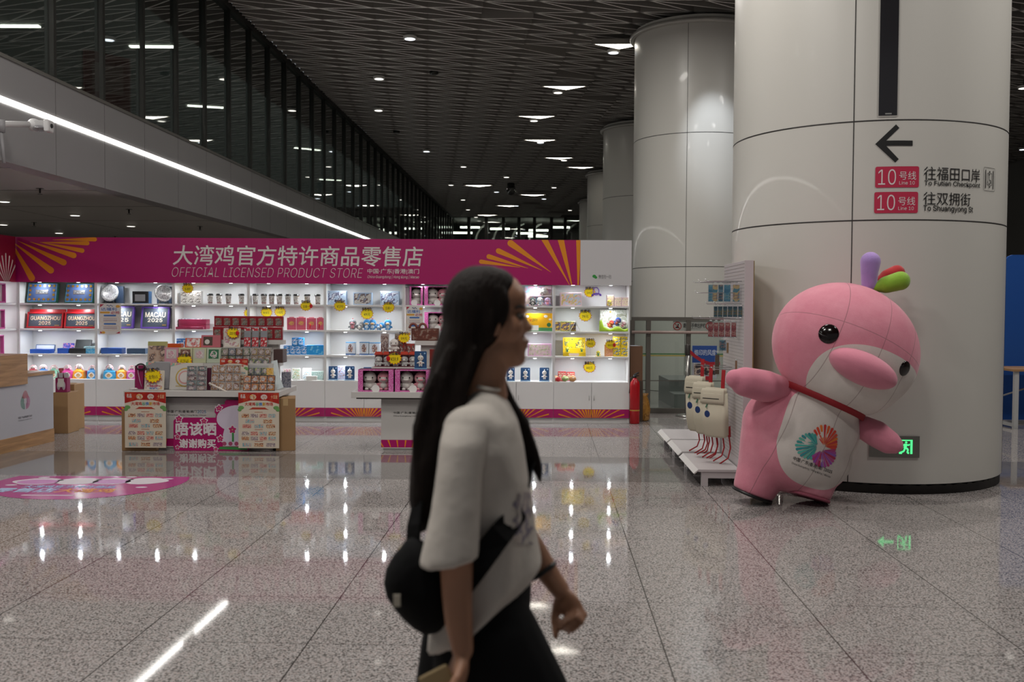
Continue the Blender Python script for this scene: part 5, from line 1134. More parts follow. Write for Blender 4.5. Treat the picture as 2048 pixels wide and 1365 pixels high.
br = [printed('brown_card', ['#9a6a44', '#a8784e', '#c8b0a0', '#8a5a3a'], 36), printed('brown_card_b', ['#9c7048', '#a87850', '#b8a898', '#7a5038'], 36)]
price_poster(438, 494, 718, 786, 10.52, 'red headed price sheet standing behind the brown cards', .12)
card_strip(420, 478, 731, 783, 10.38, 4, 3, 'clear wallet of twelve brown cards on the tray', br, 12, nm='brown_card', cat='card wallet')
t = thing('plastic_rail', 'white plastic rail lying aslant across the brown cards', 'rail', (0, 0, 0)); b = MB(); b.tube([at_y(418, 767, 10.36), at_y(460, 787, 10.325)], .009, 8)
for f_ in (0.05, .5): p = at_y(418, 767, 10.36).lerp(at_y(460, 787, 10.325), f_); b.cyl(p - Vector((0, 0, .02)), p + Vector((0, 0, .016)), .005)
b.build('rail', C('#dcd2c8'), t)
gr = [printed('grey_card', ['#8a8a8c', '#9c9c9e', '#c8c870', '#6a6a70'], 34, .25, .3)]
card_strip(493, 536, 718, 752, 10.60, 3, 2, 'grey silver cards in two rows behind the orange cards', gr, 14, nm='silver_card', cat='card wallet', back=C('#4a4644'), zb=.78)
stand('card_wedge', 'plain wedge carrying the grey silver cards', 'stand', 491, 537, 750, 10.605, ZTR, .1, C('#5a5450'), None, 0)
stand('gift_pack', 'yellow and orange printed pack behind the orange cards', 'gift pack', 532, 546, 737, 10.56, .70, .01, printed('yellow_pack', ['#d8a840', '#e0c080', '#c87838'], 40), None, 6)
stand('card_wedge', 'small block carrying the yellow and orange pack', 'stand', 531, 547, 751, 10.565, ZTR, .06, C('#5a5450'), None, 0)
org = [printed('orange_card', ['#b8622a', '#c87838', '#d8b898', '#9a4a28'], 40), printed('orange_card_b', ['#a8582c', '#c89048', '#8a4030', '#d0b8a8'], 40)]
card_strip(485, 549, 752, 784, 10.37, 4, 2, 'orange round-motif cards in two rows at the tray corner', org, 10, nm='orange_card', cat='card wallet', back=C('#4a4240'))
t = thing('paper_scrap', 'crumpled white tissue at the tray end by the magenta bag', 'tissue', (X(263, 10.36), 10.37, ZTR + .001)); b = MB(); b.ell((0, 0, .012), (.035, .03, .011), 9, 6); b.ell((.03, .01, .012), (.025, .02, .012), 7, 5); b.build('tissue', C('#d0c6c6'), t)
t = thing('bagged_print', 'clear bag with a grey print leaning at the end of the tray', 'bag', (X(572, 10.8), 10.8, ZTR + .001)); b = MB(); b.box(-.05, .05, 0, .015, 0, .17); b.build('print', printed('grey_print_bag', ['#8a8a98', '#a8a4a8', '#6a6a78'], 30), t); b = MB(); b.box(-.06, .06, -.004, -.003, 0, .19); b.build('clear_bag', M_clear, t)
t = thing('clear_chute', 'pale slanted plastic strip at the end of the tiers', 'strip', (0, 0, 0)); b = MB(); b.ribbon([at_y(548, 722, 10.7), at_y(553, 755, 10.6), at_y(561, 778, 10.5)], .07, .003); b.build('strip', C('#bcc4c6'), t)
# --- second tier
t, w, h, L = stand('brochure', 'tall printed brochure standing at the end of the second tier', 'brochure', 293, 332, 684, 10.68, ZT2 - .1, .01, C('#b8a898'), printed('brochure_scene', ['#b8a090', '#a88a78', '#6a5a58', '#c8b0a0'], 12), 8)
b = MB(); b.flat([(-w / 2, h * .86), (w / 2, h * .86), (w / 2, h), (-w / 2, h)], -.002); b.xf(L); b.build('olive_band', C('#a8a468'), t)
stand('riser_block', 'low white block under the brochure at the tray back', 'stand', 292, 333, 727, 10.682, ZTR, .08, M_tray, None, 0)
for i, (x0, x1, c, cw_, pic, lab) in enumerate([(328, 356, '#c8909f', '#c8c0bc', ['#c890a0', '#d8d0cc', '#b87888'], 'pink window box with a round plush picture'), (356, 384, '#bdbb98', '#7a5648', ['#a07060', '#d8ccc4', '#c8a090'], 'cream window box with a brown picture, tagged in front'), (384.5, 412, '#bdbf9c', '#c0bcb4', ['#c898a0', '#d8d0cc', '#b88890'], 'cream window box with a pink picture'), (412.5, 441, '#b5bda8', '#2f6a48', ['#3a7a54', '#d8d0cc', '#c890a0'], 'pale green window box with a dark green picture')]):
    t, w, h, L = stand('window_box', lab + ' on the second tier', 'gift box', x0, x1 - .5, 696, 10.64, ZT2, .05, C(c), None, 6, 'window boxes')
    b = MB(); b.flat([(-w * .36, h * .28), (w * .36, h * .28), (w * .36, h * .88), (-w * .36, h * .88)], -.0012); b.xf(L); b.build('window', C(cw_), t)
    circle(t, L, 0, h * .55, w * .27, printed('wb%d' % i, pic, 45), -.002, 'picture')
price_tag(369, 721, 10.62, '粉丝福利', '¥129.45', 'yellow price tag in front of the cream window box', .072, 0.0)
card_strip(441, 499, 697, 733, 10.63, 4, 2, 'dark wallet of eight brown cards on the second tier', [printed('dim_card_a', ['#7a5a40', '#8a6a4a', '#a8a098'], 34), printed('dim_card_b', ['#5a6a4a', '#8a8a70', '#a8988a'], 34), printed('dim_card_c', ['#7a7a80', '#9a98a0', '#6a5a50'], 34)], 8, nm='dim_card', cat='card wallet', back=C('#3a3634'), zb=ZT2)
card_strip(501, 541, 697, 733, 10.64, 3, 2, 'greyish wallet of six brown cards beside the dark one', [printed('dim_card_d', ['#8a6a58', '#b09a88', '#7a5040'], 34), printed('dim_card_e', ['#a88a58', '#8a6a50', '#b8a898'], 34)], 8, nm='dim_card', cat='card wallet', back=C('#8a807a'), zb=ZT2)
carton('carton', 'dark brown box with a hole at the end of the second tier', 'box', 0, 0, 0, 1, 0, .2, C('#4a3632'), pos=(X(556, 10.72), 10.72, ZT2 + .001), wh=(.10, .145))
# --- third tier
carton('flat_box', 'flat bright orange box lying on the window boxes', 'box', 0, 0, 0, 1, 0, .09, mat('orange_box', '#c8501a', .4), pos=(X(346, 10.86), 10.86, ZT3 + .0), wh=(.17, .04))
t, w, h, L = stand('photo_frame', 'orange framed picture on the third tier', 'frame', 369, 402, 677, 10.90, ZT3, .02, mat('orange_box', '#c8501a', .4), printed('red_white_print', ['#d8d0cc', '#c8a0a0', '#c05a58', '#dcd6d2'], 22), 14, inset=.1)
t, w, h, L = stand('window_box', 'rosy box with a dark window on the third tier', 'gift box', 401.5, 440, 671, 10.90, ZT3, .04, C('#b8606a'), None, 8)
b = MB(); b.flat([(-w * .38, h * .16), (0.02, h * .16), (0.02, h * .86), (-w * .38, h * .86)], -.0012); b.xf(L); b.build('window', C('#4a3a30'), t)
circle(t, L, -w * .18, h * .45, w * .13, F_w, -.002, 'pictured_toy')
t, w, h, L = stand('gift_pack', 'tall cream pack under a plain yellow burst on the third tier', 'gift pack', 446, 480, 657, 10.90, ZT3, .015, C('#c8c0b8'), printed('cartoon_pack', ['#d4ccc0', '#d8d0c8', '#b88a98', '#c8a878'], 22), 6)
price_tag(466, 666, 10.885, '特价', '25元', 'yellow price tag on the tall cream pack of the third tier', .06, .1, red=.8)
for i, x0 in enumerate([487, 503, 520]):
    t, w, h, L = stand('foil_pouch', 'silver pouch with a red label, %s of three on the third tier' % ORD[i], 'pouch', x0, x0 + 14, 655, 10.90, ZT3, .012, mat('silver_foil', '#a8a8ac', .25, .7), None, 6, 'silver pouches', r=.01)
    b = MB(); b.flat([(-w * .44, h * .06), (w * .44, h * .06), (w * .44, h * .5), (-w * .44, h * .5)], -.0015); b.flat([(-w * .44, h * .82), (w * .44, h * .82), (w * .44, h * .97), (-w * .44, h * .97)], -.0015); b.xf(L); b.build('red_label', printed('pouch_label', ['#b02a34', '#b83a40', '#d8ccc8'], 36), t)
# --- red packs on the top tier, two rows
rp = printed('red_pack', ['#6a2a28', '#7a3430', '#7a7468', '#8a8478'], 16)
def red_pack(x0, x1, y0, Y, z, h, label):
    w = X(x1, Y) - X(x0, Y); t = thing('red_gift_pack', label, 'gift pack', ((X(x0, Y) + X(x1, Y)) / 2, Y, z), 0, 'red gift packs'); b = MB(); b.bbox(-w / 2, w / 2, 0, .05, 0, h, .003); b.build('body', mat('red_pack_card', '#8a1c26', .4), t)
    b = MB(); b.flat(rrect(-w * .36, w * .36, h * .14, h * .8, .012), -.001); b.build('printed_front', printed('pack_print', ['#7d766c', '#8f887c', '#5f5a56', '#9a5a50'], 30), t)
    b = MB(); b.flat([(-w * .5, h * .86), (w * .5, h * .86), (w * .5, h * .97), (-w * .5, h * .97)], -.0008); b.build('crimson_top', mat('crimson', '#9a1420', .4), t)
for i in range(8): red_pack(428.5 + 17.2 * i, 445.3 + 17.2 * i, 634, 11.06, 1.286, .118, 'red gift pack in the back row on the island, %s from the plain end' % ORD[i])
for i in range(8): red_pack(426 + 17.3 * i, 443 + 17.3 * i, 655, 11.03, ZT4, .141, 'red gift pack in the lower front row on the island, %s from the plain end' % ORD[i])
# ------------------------------------------------------------------ island 2
jx0, jx1 = X(702, YI, 787), X(1012, YI, 787)
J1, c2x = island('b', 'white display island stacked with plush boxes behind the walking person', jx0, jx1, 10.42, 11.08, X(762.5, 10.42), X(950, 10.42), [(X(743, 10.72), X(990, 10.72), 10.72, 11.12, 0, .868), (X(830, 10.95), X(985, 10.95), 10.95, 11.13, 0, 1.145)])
itext('中国·广东|香港|澳门', 787, 845, 824, 829, M_ink, J1, c2x, off=.008); itext('2025', 847, 864, 824, 829, M_ink, J1, c2x, off=.01); itext('China·Guangdong | Hong Kong | Macao', 787, 864, 830.5, 834.5, M_ink, J1, c2x)
for i, (x0, x1) in enumerate([(716, 787), (790, 862), (866, 938), (942, 1010)]):
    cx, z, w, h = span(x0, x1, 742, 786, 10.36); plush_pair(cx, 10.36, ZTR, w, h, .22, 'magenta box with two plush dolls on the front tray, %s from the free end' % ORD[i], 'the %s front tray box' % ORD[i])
navy_card(829, 853.5, 709.5, 1, 0, 'navy toy card standing on top of the front plush boxes', pos=(X(841, 10.40), 10.42, ZTR + span(0, 10, 742, 786, 10.36)[3] + .002), wh=(X(853.5, 10.40) - X(829, 10.40), .19))
M_rclear = clear('red_clear', (0.8, .3, .25), .05, .05)
for i in range(5):
    x0 = 748.5 + 17.2 * i; Y = 10.76; w = X(x0 + 16.5, Y) - X(x0, Y); h = Zp(x0, 704, Y) - .868; xc = (X(x0, Y) + X(x0 + 16.5, Y)) / 2
    t = thing('toy_case', 'clear case with a red lid, %s of five on the second tier' % ORD[i], 'toy case', (xc, Y, .868), 0, 'red lidded toy cases'); b = MB(); b.box(-w / 2, w / 2, .075, .08, 0, h * .8); b.box(-w / 2, w / 2, 0, .08, 0, .003); b.build('back', C('#8a3a48'), t)
    b = MB(); b.bbox(-w / 2, w / 2, 0, .08, h * .78, h * .84, .002); b.add([(-w / 2, .0, h * .84), (w / 2, 0, h * .84), (w / 2, .08, h * .84), (-w / 2, .08, h * .84), (-w * .4, .04, h), (w * .4, .04, h)], [(0, 1, 5, 4), (1, 2, 5), (2, 3, 4, 5), (3, 0, 4)]); b.build('lid', mat('red_lid', '#a83a2c', .35), t)
    b = MB(); b.box(-w / 2, w / 2, -.001, 0, 0, h * .8); b.build('clear_front', M_clear, t)
    plush('toy_figure', 'small white toy inside the %s red lidded case' % ORD[i], 'toy figure', (xc, Y + .036, .8725), h * .72, F_w, F_w, 'toys in red lidded cases', F_w)
price_tag(789, 717, 10.74, '粉丝福利', '¥39.9', 'yellow price tag with a red blob before the red lidded cases', .068, 0, red=-1)
for i, (x0, x1, y0, c, lab) in enumerate([(762, 777, 668, '#a89a98', 'grey printed figure box at the back of the plush island'), (790, 801, 668, '#8a8078', 'narrow dim figure box behind the sitting plush'), (800, 812, 676, '#a83a34', 'red printed box behind the red lidded cases'), (813, 829, 688, '#a04038', 'dim red box beside the third tier support')]):
    Y = 10.98; carton('figure_box', lab, 'box', 0, 0, 0, 1, 0, .08, C(c), printed('figure_dim%d' % i, [c, '#6a4a48', '#b8a8a0'], 30), pos=((X(x0, Y) + X(x1, Y)) / 2, Y - .02, .8685), wh=(X(x1, Y) - X(x0, Y), Zp(x0, y0, Y) - .868))
t = thing('toy_case', 'low red case carrying the sitting white plush', 'toy case', (X(787, 10.90), 10.88, .8685)); b = MB(); b.bbox(-.065, .065, 0, .07, 0, .155, .004); b.build('case', C('#9a4038'), t)
plush('plush_doll', 'white plush doll sitting above the red lidded cases', 'plush doll', (X(788, 10.90), 10.90, 1.0245), .145, F_w, F_w, None, F_w)
price_tag(808, 676, 10.93, '特价', '59元', 'yellow price tag at the back of the plush island', .058)
carton('carton', 'brown box on the highest tier beside the hair', 'box', 0, 0, 0, 1, 0, .12, C('#5f342a'), printed('brown_box_print', ['#5f342a', '#6a3a2e', '#8a7468'], 20), pos=(X(850, 10.98), 10.98, 1.146), wh=(.30, .135))
carton('gift_box', 'dark red lacquer box beside the navy card', 'gift box', 0, 0, 0, 1, 0, .12, C('#7a2018'), pos=(X(880, 10.80), 10.78, .8685), wh=(.22, .19))
for i, xx in enumerate((826, 845)):
    t = thing('plush_doll', 'little dark red arched toy on the brown box, %s of two' % ORD[i], 'toy', (X(xx, 11.0), 11.03, 1.282), 0, 'arched toys on the brown box'); b = MB(); b.tube([(.04 * math.cos(a), 0, .05 * math.sin(a)) for a in [PI * j / 10 for j in range(11)]], .014, 8); b.build('arch', C('#7a4038'), t)
# ------------------------------------------------------------------ cash desk on the left
wood = bpy.data.materials.new('oak_laminate'); wood.use_nodes = True; nt = wood.node_tree; L_ = nt.links.new
tc = nt.nodes.new('ShaderNodeTexCoord'); mp = nt.nodes.new('ShaderNodeMapping'); mp.inputs['Scale'].default_value = (1.2, .8, 16); L_(tc.outputs['Object'], mp.inputs[0])
n_ = nt.nodes.new('ShaderNodeTexNoise'); n_.inputs['Scale'].default_value = 2.2; n_.inputs['Detail'].default_value = 6; n_.inputs['Distortion'].default_value = .6; L_(mp.outputs[0], n_.inputs['Vector'])
r_ = nt.nodes.new('ShaderNodeValToRGB'); r_.color_ramp.elements[0].position = .3; r_.color_ramp.elements[0].color = (*srgb('#8f6a45'), 1); r_.color_ramp.elements[1].position = .7; r_.color_ramp.elements[1].color = (*srgb('#b98e62'), 1)
L_(n_.outputs[0], r_.inputs[0]); L_(r_.outputs[0], nt.nodes['Principled BSDF'].inputs['Base Color']); nt.nodes['Principled BSDF'].inputs['Roughness'].default_value = .4
far = at_z(107.5, 883, 0); near_dir = (at_z(0, 909.5, 0) - far); ang = math.atan2(near_dir.y, near_dir.x)    # desk face direction
# local frame: +x runs along the face from its far end towards us, +y away from the aisle
t = thing('cash_desk', 'pale cash desk with oak plinth and raised oak block, its flower emblem facing the aisle', 'cash desk', (far.x, far.y, 0), ang); DESK = t
def zat(px, py, s): p = far + near_dir.normalized() * s; return at_y(px, py, p.y).z
d53 = None
for s in [i * .01 for i in range(200)]:
    p = far + near_dir.normalized() * s; q = CAM.transposed() @ (p - EYE); u = 1024 + F * q.x / -q.z
    if u <= 54: d53 = s; break
ztop = zat(107, 744, 0); zb = zat(107, 857, 0); zr1 = zat(53, 708, d53); zr0 = zat(53, 768, d53)
side = -1  # body lies on the -y side of the local frame
M_desk = mat('desk_grey', '#b4b3bb', .45)
b = MB(); b.box(0, 3.0, 0, side * .62, zb, ztop - .02); b.build('front_panel', M_desk, t)
b = MB(); b.box(0, 3.0, .008, side * .62, 0, zb); b.build('plinth', wood, t)
b = MB(); b.box(-.01, 3.0, .015, side * .64, ztop - .02, ztop + .012); b.build('worktop', wood, t)
b = MB(); b.box(d53, 3.0, .02, side * .28, zr0, zr1); b.build('raised_block', wood, t)
# ------------------------------------------------------------------ flower emblem (three fans of rays)
E_RED = ['#d8432e', '#d2382c', '#e0602a', '#c83038', '#e87a30', '#d84a2e']; E_TEAL = ['#3f9a98', '#4aa89c', '#2f8a90', '#58b0a4', '#3a8f98', '#66b4a0']; E_MAG = ['#a8489a', '#b03a78', '#9a4aa8', '#b84a88', '#b02a58', '#8f5ab0']
def emblem():
    """list of (polygon in unit coordinates, colour)"""
    o = []
    for (cx, cz, pr, n, cols) in ((.12, .03, [(-8, .40), (30, .46), (60, .62), (100, .70), (129, .61)], 13, E_RED), (-.08, 0, [(112, .40), (150, .60), (188, .74), (215, .67), (250, .50)], 14, E_TEAL), (.06, -.12, [(-136, .38), (-100, .54), (-60, .58), (-20, .52), (8, .45)], 14, E_MAG)):
        for i in range(n):
            d = pr[0][0] + (pr[-1][0] - pr[0][0]) * i / (n - 1)
            for (q0, l0), (q1, l1) in zip(pr[:-1], pr[1:]):
                if q0 <= d <= q1 + 1e-6: ln = l0 + (l1 - l0) * (d - q0) / (q1 - q0); break
            o.append((petal(cx, cz, R_(d), .05 + .05 * (i % 2), ln, .014, .085, 5), cols[i % len(cols)]))
    return o
def emblem_drop():
    o = []
    for (cx, cz, a0, a1, n, cols, r1) in ((0, .14, 22, 158, 13, ['#c04a58', '#c8606a', '#b83a50'], .80), (-.12, -.12, 120, 268, 14, ['#3f8a70', '#2f7a68', '#58a088'], .66), (.12, -.12, -88, 60, 14, ['#b04a80', '#c0609a', '#a83a78'], .66)):
        for i in range(n):
            a = R_(a0 + (a1 - a0) * i / (n - 1)); f = 1.0 if cz < 0 else (.72 + .28 * math.sin(a) ** 6)
            o.append((petal(cx, cz, a, .12, r1 * f, .01, .06, 4), cols[i % 3]))
    return o
def emb_build(polys, fn, parent, name='emblem'):
    b = MB(); ms = []; idx = {}
    for p, c in polys:
        if c not in idx: idx[c] = len(ms); ms.append(C(c))
        q = [fn(x, z) for x, z in p]; b.add(q, [list(range(len(q)))], idx[c])
    return b.build(name, ms, parent)
def desk_pt(px, py):
    """pixel -> (distance along the face, height)"""
    n = Vector((near_dir.y, -near_dir.x, 0)).normalized(); d = ray(px, py); tt = (far - EYE).dot(n) / d.dot(n); p = EYE + d * tt
    return (p - far).dot(near_dir.normalized()), p.z
s0, zc = desk_pt(50.5, 802); s1, _ = desk_pt(38, 802); zt_ = desk_pt(50.5, 781)[1]
sc = (zt_ - zc) / .95
yface = .0 + .0015
emb_build(emblem_drop(), lambda x, z: (s0 - x * sc * 1.0, yface, zc + z * sc), DESK)
def dtext(body, x0, x1, y0, y1, m, **k):
    a = desk_pt(x0, y1)[0]; c = desk_pt(x1, y0)[0]; za = desk_pt((x0 + x1) / 2, y1)[1]; zc_ = desk_pt((x0 + x1) / 2, y0)[1]
    return text(body, -a, -c, za, zc_, 0, m, DESK, fn=lambda p: (-p[0], yface - p[1], p[2]), **k)
dtext('中国·广东|香港|澳门2025', 36, 64, 832, 837, C('#3a3a40'), off=.01); dtext('China·Guangdong | Hong Kong | Macao', 36, 64, 838, 841.5, C('#4a4a50'))
# behind the desk: cartons and a magenta bag
p = at_z(107, 881, 0)
big_carton((X(118, 11.7), 11.70, 0), .19, .3, Zp(118, 786, 11.7), R_(0), 'brown carton behind the cash desk, under the magenta bag', False, [(-.02, .05, .55, .65, 'f')], False)
big_carton((X(134, 11.95), 12.02, 0), .10, .28, Zp(134, 770, 12.0), 0, 'narrow brown carton beside the one under the bag', True, [], False)
zb_ = Zp(118, 786, 11.7); t = thing('shopping_bag', 'magenta paper bag with white print standing on the carton', 'bag', (X(119.5, 11.72), 11.74, zb_ + .003)); w = X(131, 11.72) - X(108, 11.72); h = Zp(119, 757, 11.72) - zb_
b = MB(); b.bbox(-w / 2, w / 2, 0, .09, 0, h, .003); b.build('bag', mat('magenta_bag', '#8a1450', .45), t)
b = MB(); b.prism([(-w * .5, h), (-w * .4, h * 1.0), (w * .5, h), (w * .62, h * 1.02), (w * .5, h * 1.35), (-w * .45, h * 1.32)], .03, .036); b.build('white_insert', C('#c0bcc0'), t)
for q in (-1, 1): b = MB(); b.ell((q * w * .22, -.001, h * .45), (w * .15, .0008, h * .3), 12, 8); b.build('white_print', C('#c8bcc4'), t)
b = MB(); b.tube([(-w * .2, -.004, h), (-w * .28, -.01, h * 1.5), (-w * .2, -.004, h)], .004, 5); b.tube([(w * .2, -.004, h), (w * .22, -.01, h * 1.5), (w * .26, -.004, h)], .004, 5); b.build('cord', C('#8a2038'), t)
# ================================================================== right-hand side
# ------------------------------------------------------------------ signs on the big column
def col_hit(px, py, R=R1):
    d = ray(px, py); o = EYE - COL1; a = d.x ** 2 + d.y ** 2; b_ = 2 * (o.x * d.x + o.y * d.y); c = o.x ** 2 + o.y ** 2 - R * R
    t_ = (-b_ - math.sqrt(max(b_ * b_ - 4 * a * c, 0))) / (2 * a); return EYE + d * t_
A0 = math.atan2(-COL1.y, -COL1.x)
def cs(px, py):
    """pixel on the column -> (arc length from the line facing the eye, height)"""
    p = col_hit(px, py); return (math.atan2(p.y - COL1.y, p.x - COL1.x) - A0) * R1, p.z
def bend(s, z, off=.003): a = A0 + s / R1; return (COL1.x + (R1 + off) * math.cos(a), COL1.y + (R1 + off) * math.sin(a), z)
def bent_poly(b, pts, off, m=0, step=.03):
    """an outline in (s, z) laid on the column in narrow upright strips"""
    x0 = min(p[0] for p in pts); x1 = max(p[0] for p in pts); n = max(1, int((x1 - x0) / step))
    for i in range(n):
        q = clip_poly(pts, x0 + (x1 - x0) * i / n, x0 + (x1 - x0) * (i + 1) / n, -9, 9)
        if len(q) > 2: b.add([bend(s, z, off) for s, z in q], [list(range(len(q)))], m)
def ctext(body, x0, x1, y0, y1, m, parent, off=0.0, lift=.006, name='lettering'):
    xm_ = (x0 + x1) / 2; a = cs(x0, y1); c = cs(x1, y0); return text(body, a[0], c[0], cs(xm_, y1)[1], cs(xm_, y0)[1], 0, m, parent, name, off=off, fn=lambda p: bend(p[0], p[2], lift - p[1]))
t = thing('direction_sign', 'black arrow with two pink line badges and station names on the big column', 'sign', (0, 0, 0)); DS = t
arrow = [(200, 820), (318, 708), (337, 728), (262, 800), (412, 800), (412, 830), (262, 830), (333, 905), (313, 925)]
b = MB()
apx = [cs(1680 + x / 2.842, y / 2.842) for x, y in arrow]
bent_poly(b, [apx[0], apx[1], apx[2], apx[3]], .004); bent_poly(b, [apx[3], apx[4], apx[5], apx[6]], .004); bent_poly(b, [apx[0], apx[3], apx[6]], .004); bent_poly(b, [apx[0], apx[6], apx[7], apx[8]], .004)
b.build('arrow', M_ink, t)
M_badge = mat('line_badge_pink', '#c2304f', .4)
for y0, y1, x0 in ((333, 376, 1750), (384, 427, 1748)):
    a = cs(x0, y1); c = cs(x0 + 88, y0); b = MB(); bent_poly(b, rrect(a[0], c[0], a[1], c[1], .014), .004); b.build('line_badge', M_badge, t)
    ctext('10', x0 + 6, x0 + 42, y0 + 6, y0 + 37, C('#e6dcdc'), t, off=-.005); ctext('号线', x0 + 48, x0 + 82, y0 + 10, y0 + 27, C('#e6dcdc'), t); ctext('Line 10', x0 + 48, x0 + 79, y0 + 29.5, y0 + 36.5, C('#e6dcdc'), t)
ctext('往福田口岸', 1847, 1959, 335, 362, M_ink, t); ctext('To Futian Checkpoint', 1848, 1959, 363, 375, M_ink, t, off=.014)
ctext('往双拥街', 1846, 1940, 385, 411, M_ink, t); ctext('To Shuangyong St', 1846, 1945, 412, 426, M_ink, t, off=.014)
b = MB(); a = cs(1966, 381); c = cs(1989, 338)
def bent_line(b, pts, w, off=.0045):
    for p, q in zip(pts[:-1], pts[1:]):
        dx, dz = q[0] - p[0], q[1] - p[1]; l = math.hypot(dx, dz); nx, nz = -dz / l * w / 2, dx / l * w / 2
        b.add([bend(p[0] + nx, p[1] + nz, off), bend(p[0] - nx, p[1] - nz, off), bend(q[0] - nx, q[1] - nz, off), bend(q[0] + nx, q[1] + nz, off)], [(0, 1, 2, 3)])
def U(u, v): return (a[0] + (c[0] - a[0]) * u, a[1] + (c[1] - a[1]) * v)
rr = rrect(a[0], c[0], a[1], c[1], .012); bent_line(b, rr + rr[:1], .003); b.build('frame_outline', M_ink, t)
b = MB(); bent_line(b, [U(.16, .1), U(.16, .9)], .010); bent_line(b, [U(.84, .1), U(.84, .9)], .010); q = [U(.3, .25), U(.7, .25), U(.7, .76), U(.3, .76), U(.3, .25)]; bent_line(b, q, .004); b.build('lift_car', M_ink, t)
b = MB(); bent_line(b, [U(.46, .66), U(.46, .46), U(.60, .46), U(.64, .32)], .006); bent_line(b, [U(.46 + .12 * math.cos(x), .39 + .09 * math.sin(x)) for x in [-3.6 + .5 * i for i in range(9)]], .005); bent_poly(b, [U(.46 + .05 * math.cos(i), .70 + .035 * math.sin(i)) for i in [.785 * k for k in range(8)]], .0045); b.build('wheelchair_figure', M_ink, t)
b = MB(); bent_poly(b, [U(.42, .80), U(.58, .80), U(.5, .88)], .0045); bent_poly(b, [U(.42, .2), U(.58, .2), U(.5, .12)], .0045); b.build('up_down_arrows', M_ink, t)
t = thing('display_strip', 'tall narrow dark display strip set into the big column above the arrow', 'display', (0, 0, 0))
a = cs(1757, 232); c = cs(1797, 10); b = MB(); bent_poly(b, rrect(a[0] - .008, c[0] + .012, a[1] - .012, 4.9, .012), .004); b.build('frame', C('#b5b2ac'), t)
b = MB(); bent_poly(b, [(a[0], a[1]), (c[0] + .004, a[1]), (c[0] + .004, 4.88), (a[0], 4.88)], .006); b.build('dark_glass', mat('dark_screen', '#2c2b2e', .12), t)
b = MB(); bent_poly(b, [(a[0] + .05, a[1] + .008), (a[0] + .10, a[1] + .008), (a[0] + .10, a[1] + .02), (a[0] + .05, a[1] + .02)], .008); b.build('small_plate', C('#8a8a88'), t)
# exit sign, low on the column
t = thing('exit_sign', 'low grey plate with a glowing green running figure, partly behind the pink fin', 'exit sign', (0, 0, 0))
a = cs(1738, 914); c = cs(1838.5, 873); b = MB(); bent_poly(b, [(a[0], a[1]), (c[0], a[1]), (c[0], c[1]), (a[0], c[1])], .010); bent_poly(b, [(a[0], c[1] - .002), (c[0], c[1] - .002), (c[0], c[1]), (a[0], c[1])], .011)
for (s0_, s1_, z0_, z1_) in ((a[0], c[0], a[1], a[1]),): pass
b.build('plate', mat('sign_plate', '#77756f', .3, .4), t)
M_exit = mat('exit_green', '#20d060', .5, emit=(.10, .95, .30), es=1.1)
a = cs(1797, 908); c = cs(1824, 880)
b = MB(); bent_poly(b, [U(.0, .0), U(.22, .0), U(.22, .16), U(.08, .16), U(.08, .9), U(.0, .9)], .013); bent_poly(b, [U(0, .92), U(1, .92), U(1, 1), U(0, 1)], .013); bent_poly(b, [U(.84, 0), U(1, 0), U(1, .92), U(.84, .92)], .013); b.build('door_outline', M_exit, t)
b = MB()
bent_poly(b, [U(.52 + .09 * math.cos(.785 * k), .82 + .075 * math.sin(.785 * k)) for k in range(8)], .0135)
for pts, w in (([U(.50, .72), U(.44, .42)], .024), ([U(.50, .70), U(.70, .60), U(.78, .70)], .011), ([U(.48, .68), U(.28, .62), U(.22, .46)], .011), ([U(.46, .44), U(.66, .34), U(.62, .08), U(.74, .06)], .014), ([U(.44, .44), U(.36, .2), U(.12, .1)], .014)): bent_line(b, pts, w, .0135)
b.build('running_figure', M_exit, t)
a = cs(1757, 906); c = cs(1790, 882); b = MB(); bent_poly(b, [U(0, .5), U(.4, .95), U(.4, .62), U(1, .62), U(1, .38), U(.4, .38), U(.4, .05)], .013); b.build('left_arrow', M_exit, t)
# ------------------------------------------------------------------ glass balustrade before the second column
YR = 14.4; bx0, bx1 = X(1263, YR), X(1476, YR); g = thing('glass_balustrade', 'glass balustrade with grey frame, pinkish handrail and a no-climbing notice', 'balustrade', ((bx0 + bx1) / 2, YR, 0)); gx = (bx0 + bx1) / 2
M_frame = mat('balustrade_frame', '#6a6660', .4, .3); M_gl = clear('balustrade_glass', (.80, .85, .83), .03, .03)
zt, zb2 = Zp(1340, 634.5, YR), .07
b = MB(); b.bbox(bx0 - gx, bx1 - gx, -.03, .03, zt - .055, zt, .006); b.build('top_rail', M_frame, g)
b = MB(); b.bbox(bx0 - gx, bx1 - gx, -.03, .03, 0, zb2, .006); b.build('bottom_rail', M_frame, g)
for px in (1265, 1297, 1377, 1470): b = MB(); x = X(px, YR) - gx; b.box(x - .032, x + .032, -.03, .03, zb2, zt - .05); b.build('post', M_frame, g)
b = MB(); b.box(bx0 - gx, bx1 - gx, .0, .012, zb2, zt - .05); b.build('glass_panel', M_gl, g)
zh = Zp(1340, 665, YR); b = MB(); b.tube([(bx0 - gx, -.07, zh), (bx1 - gx, -.07, zh)], .021, 10)
for px in (1297, 1377): x = X(px, YR) - gx; b.tube([(x, -.03, zh - .02), (x, -.07, zh - .02), (x, -.07, zh)], .008, 6)
b.build('hand_rail', mat('handrail', '#a58f88', .4), g)
for y, c in ((708.5, '#4a7a4a'), (711.8, '#b0a050')): b = MB(); z = Zp(1340, y, YR); b.box(bx0 - gx, bx1 - gx, -.004, -.002, z - .009, z + .009); b.build('glass_stripe', C(c), g)
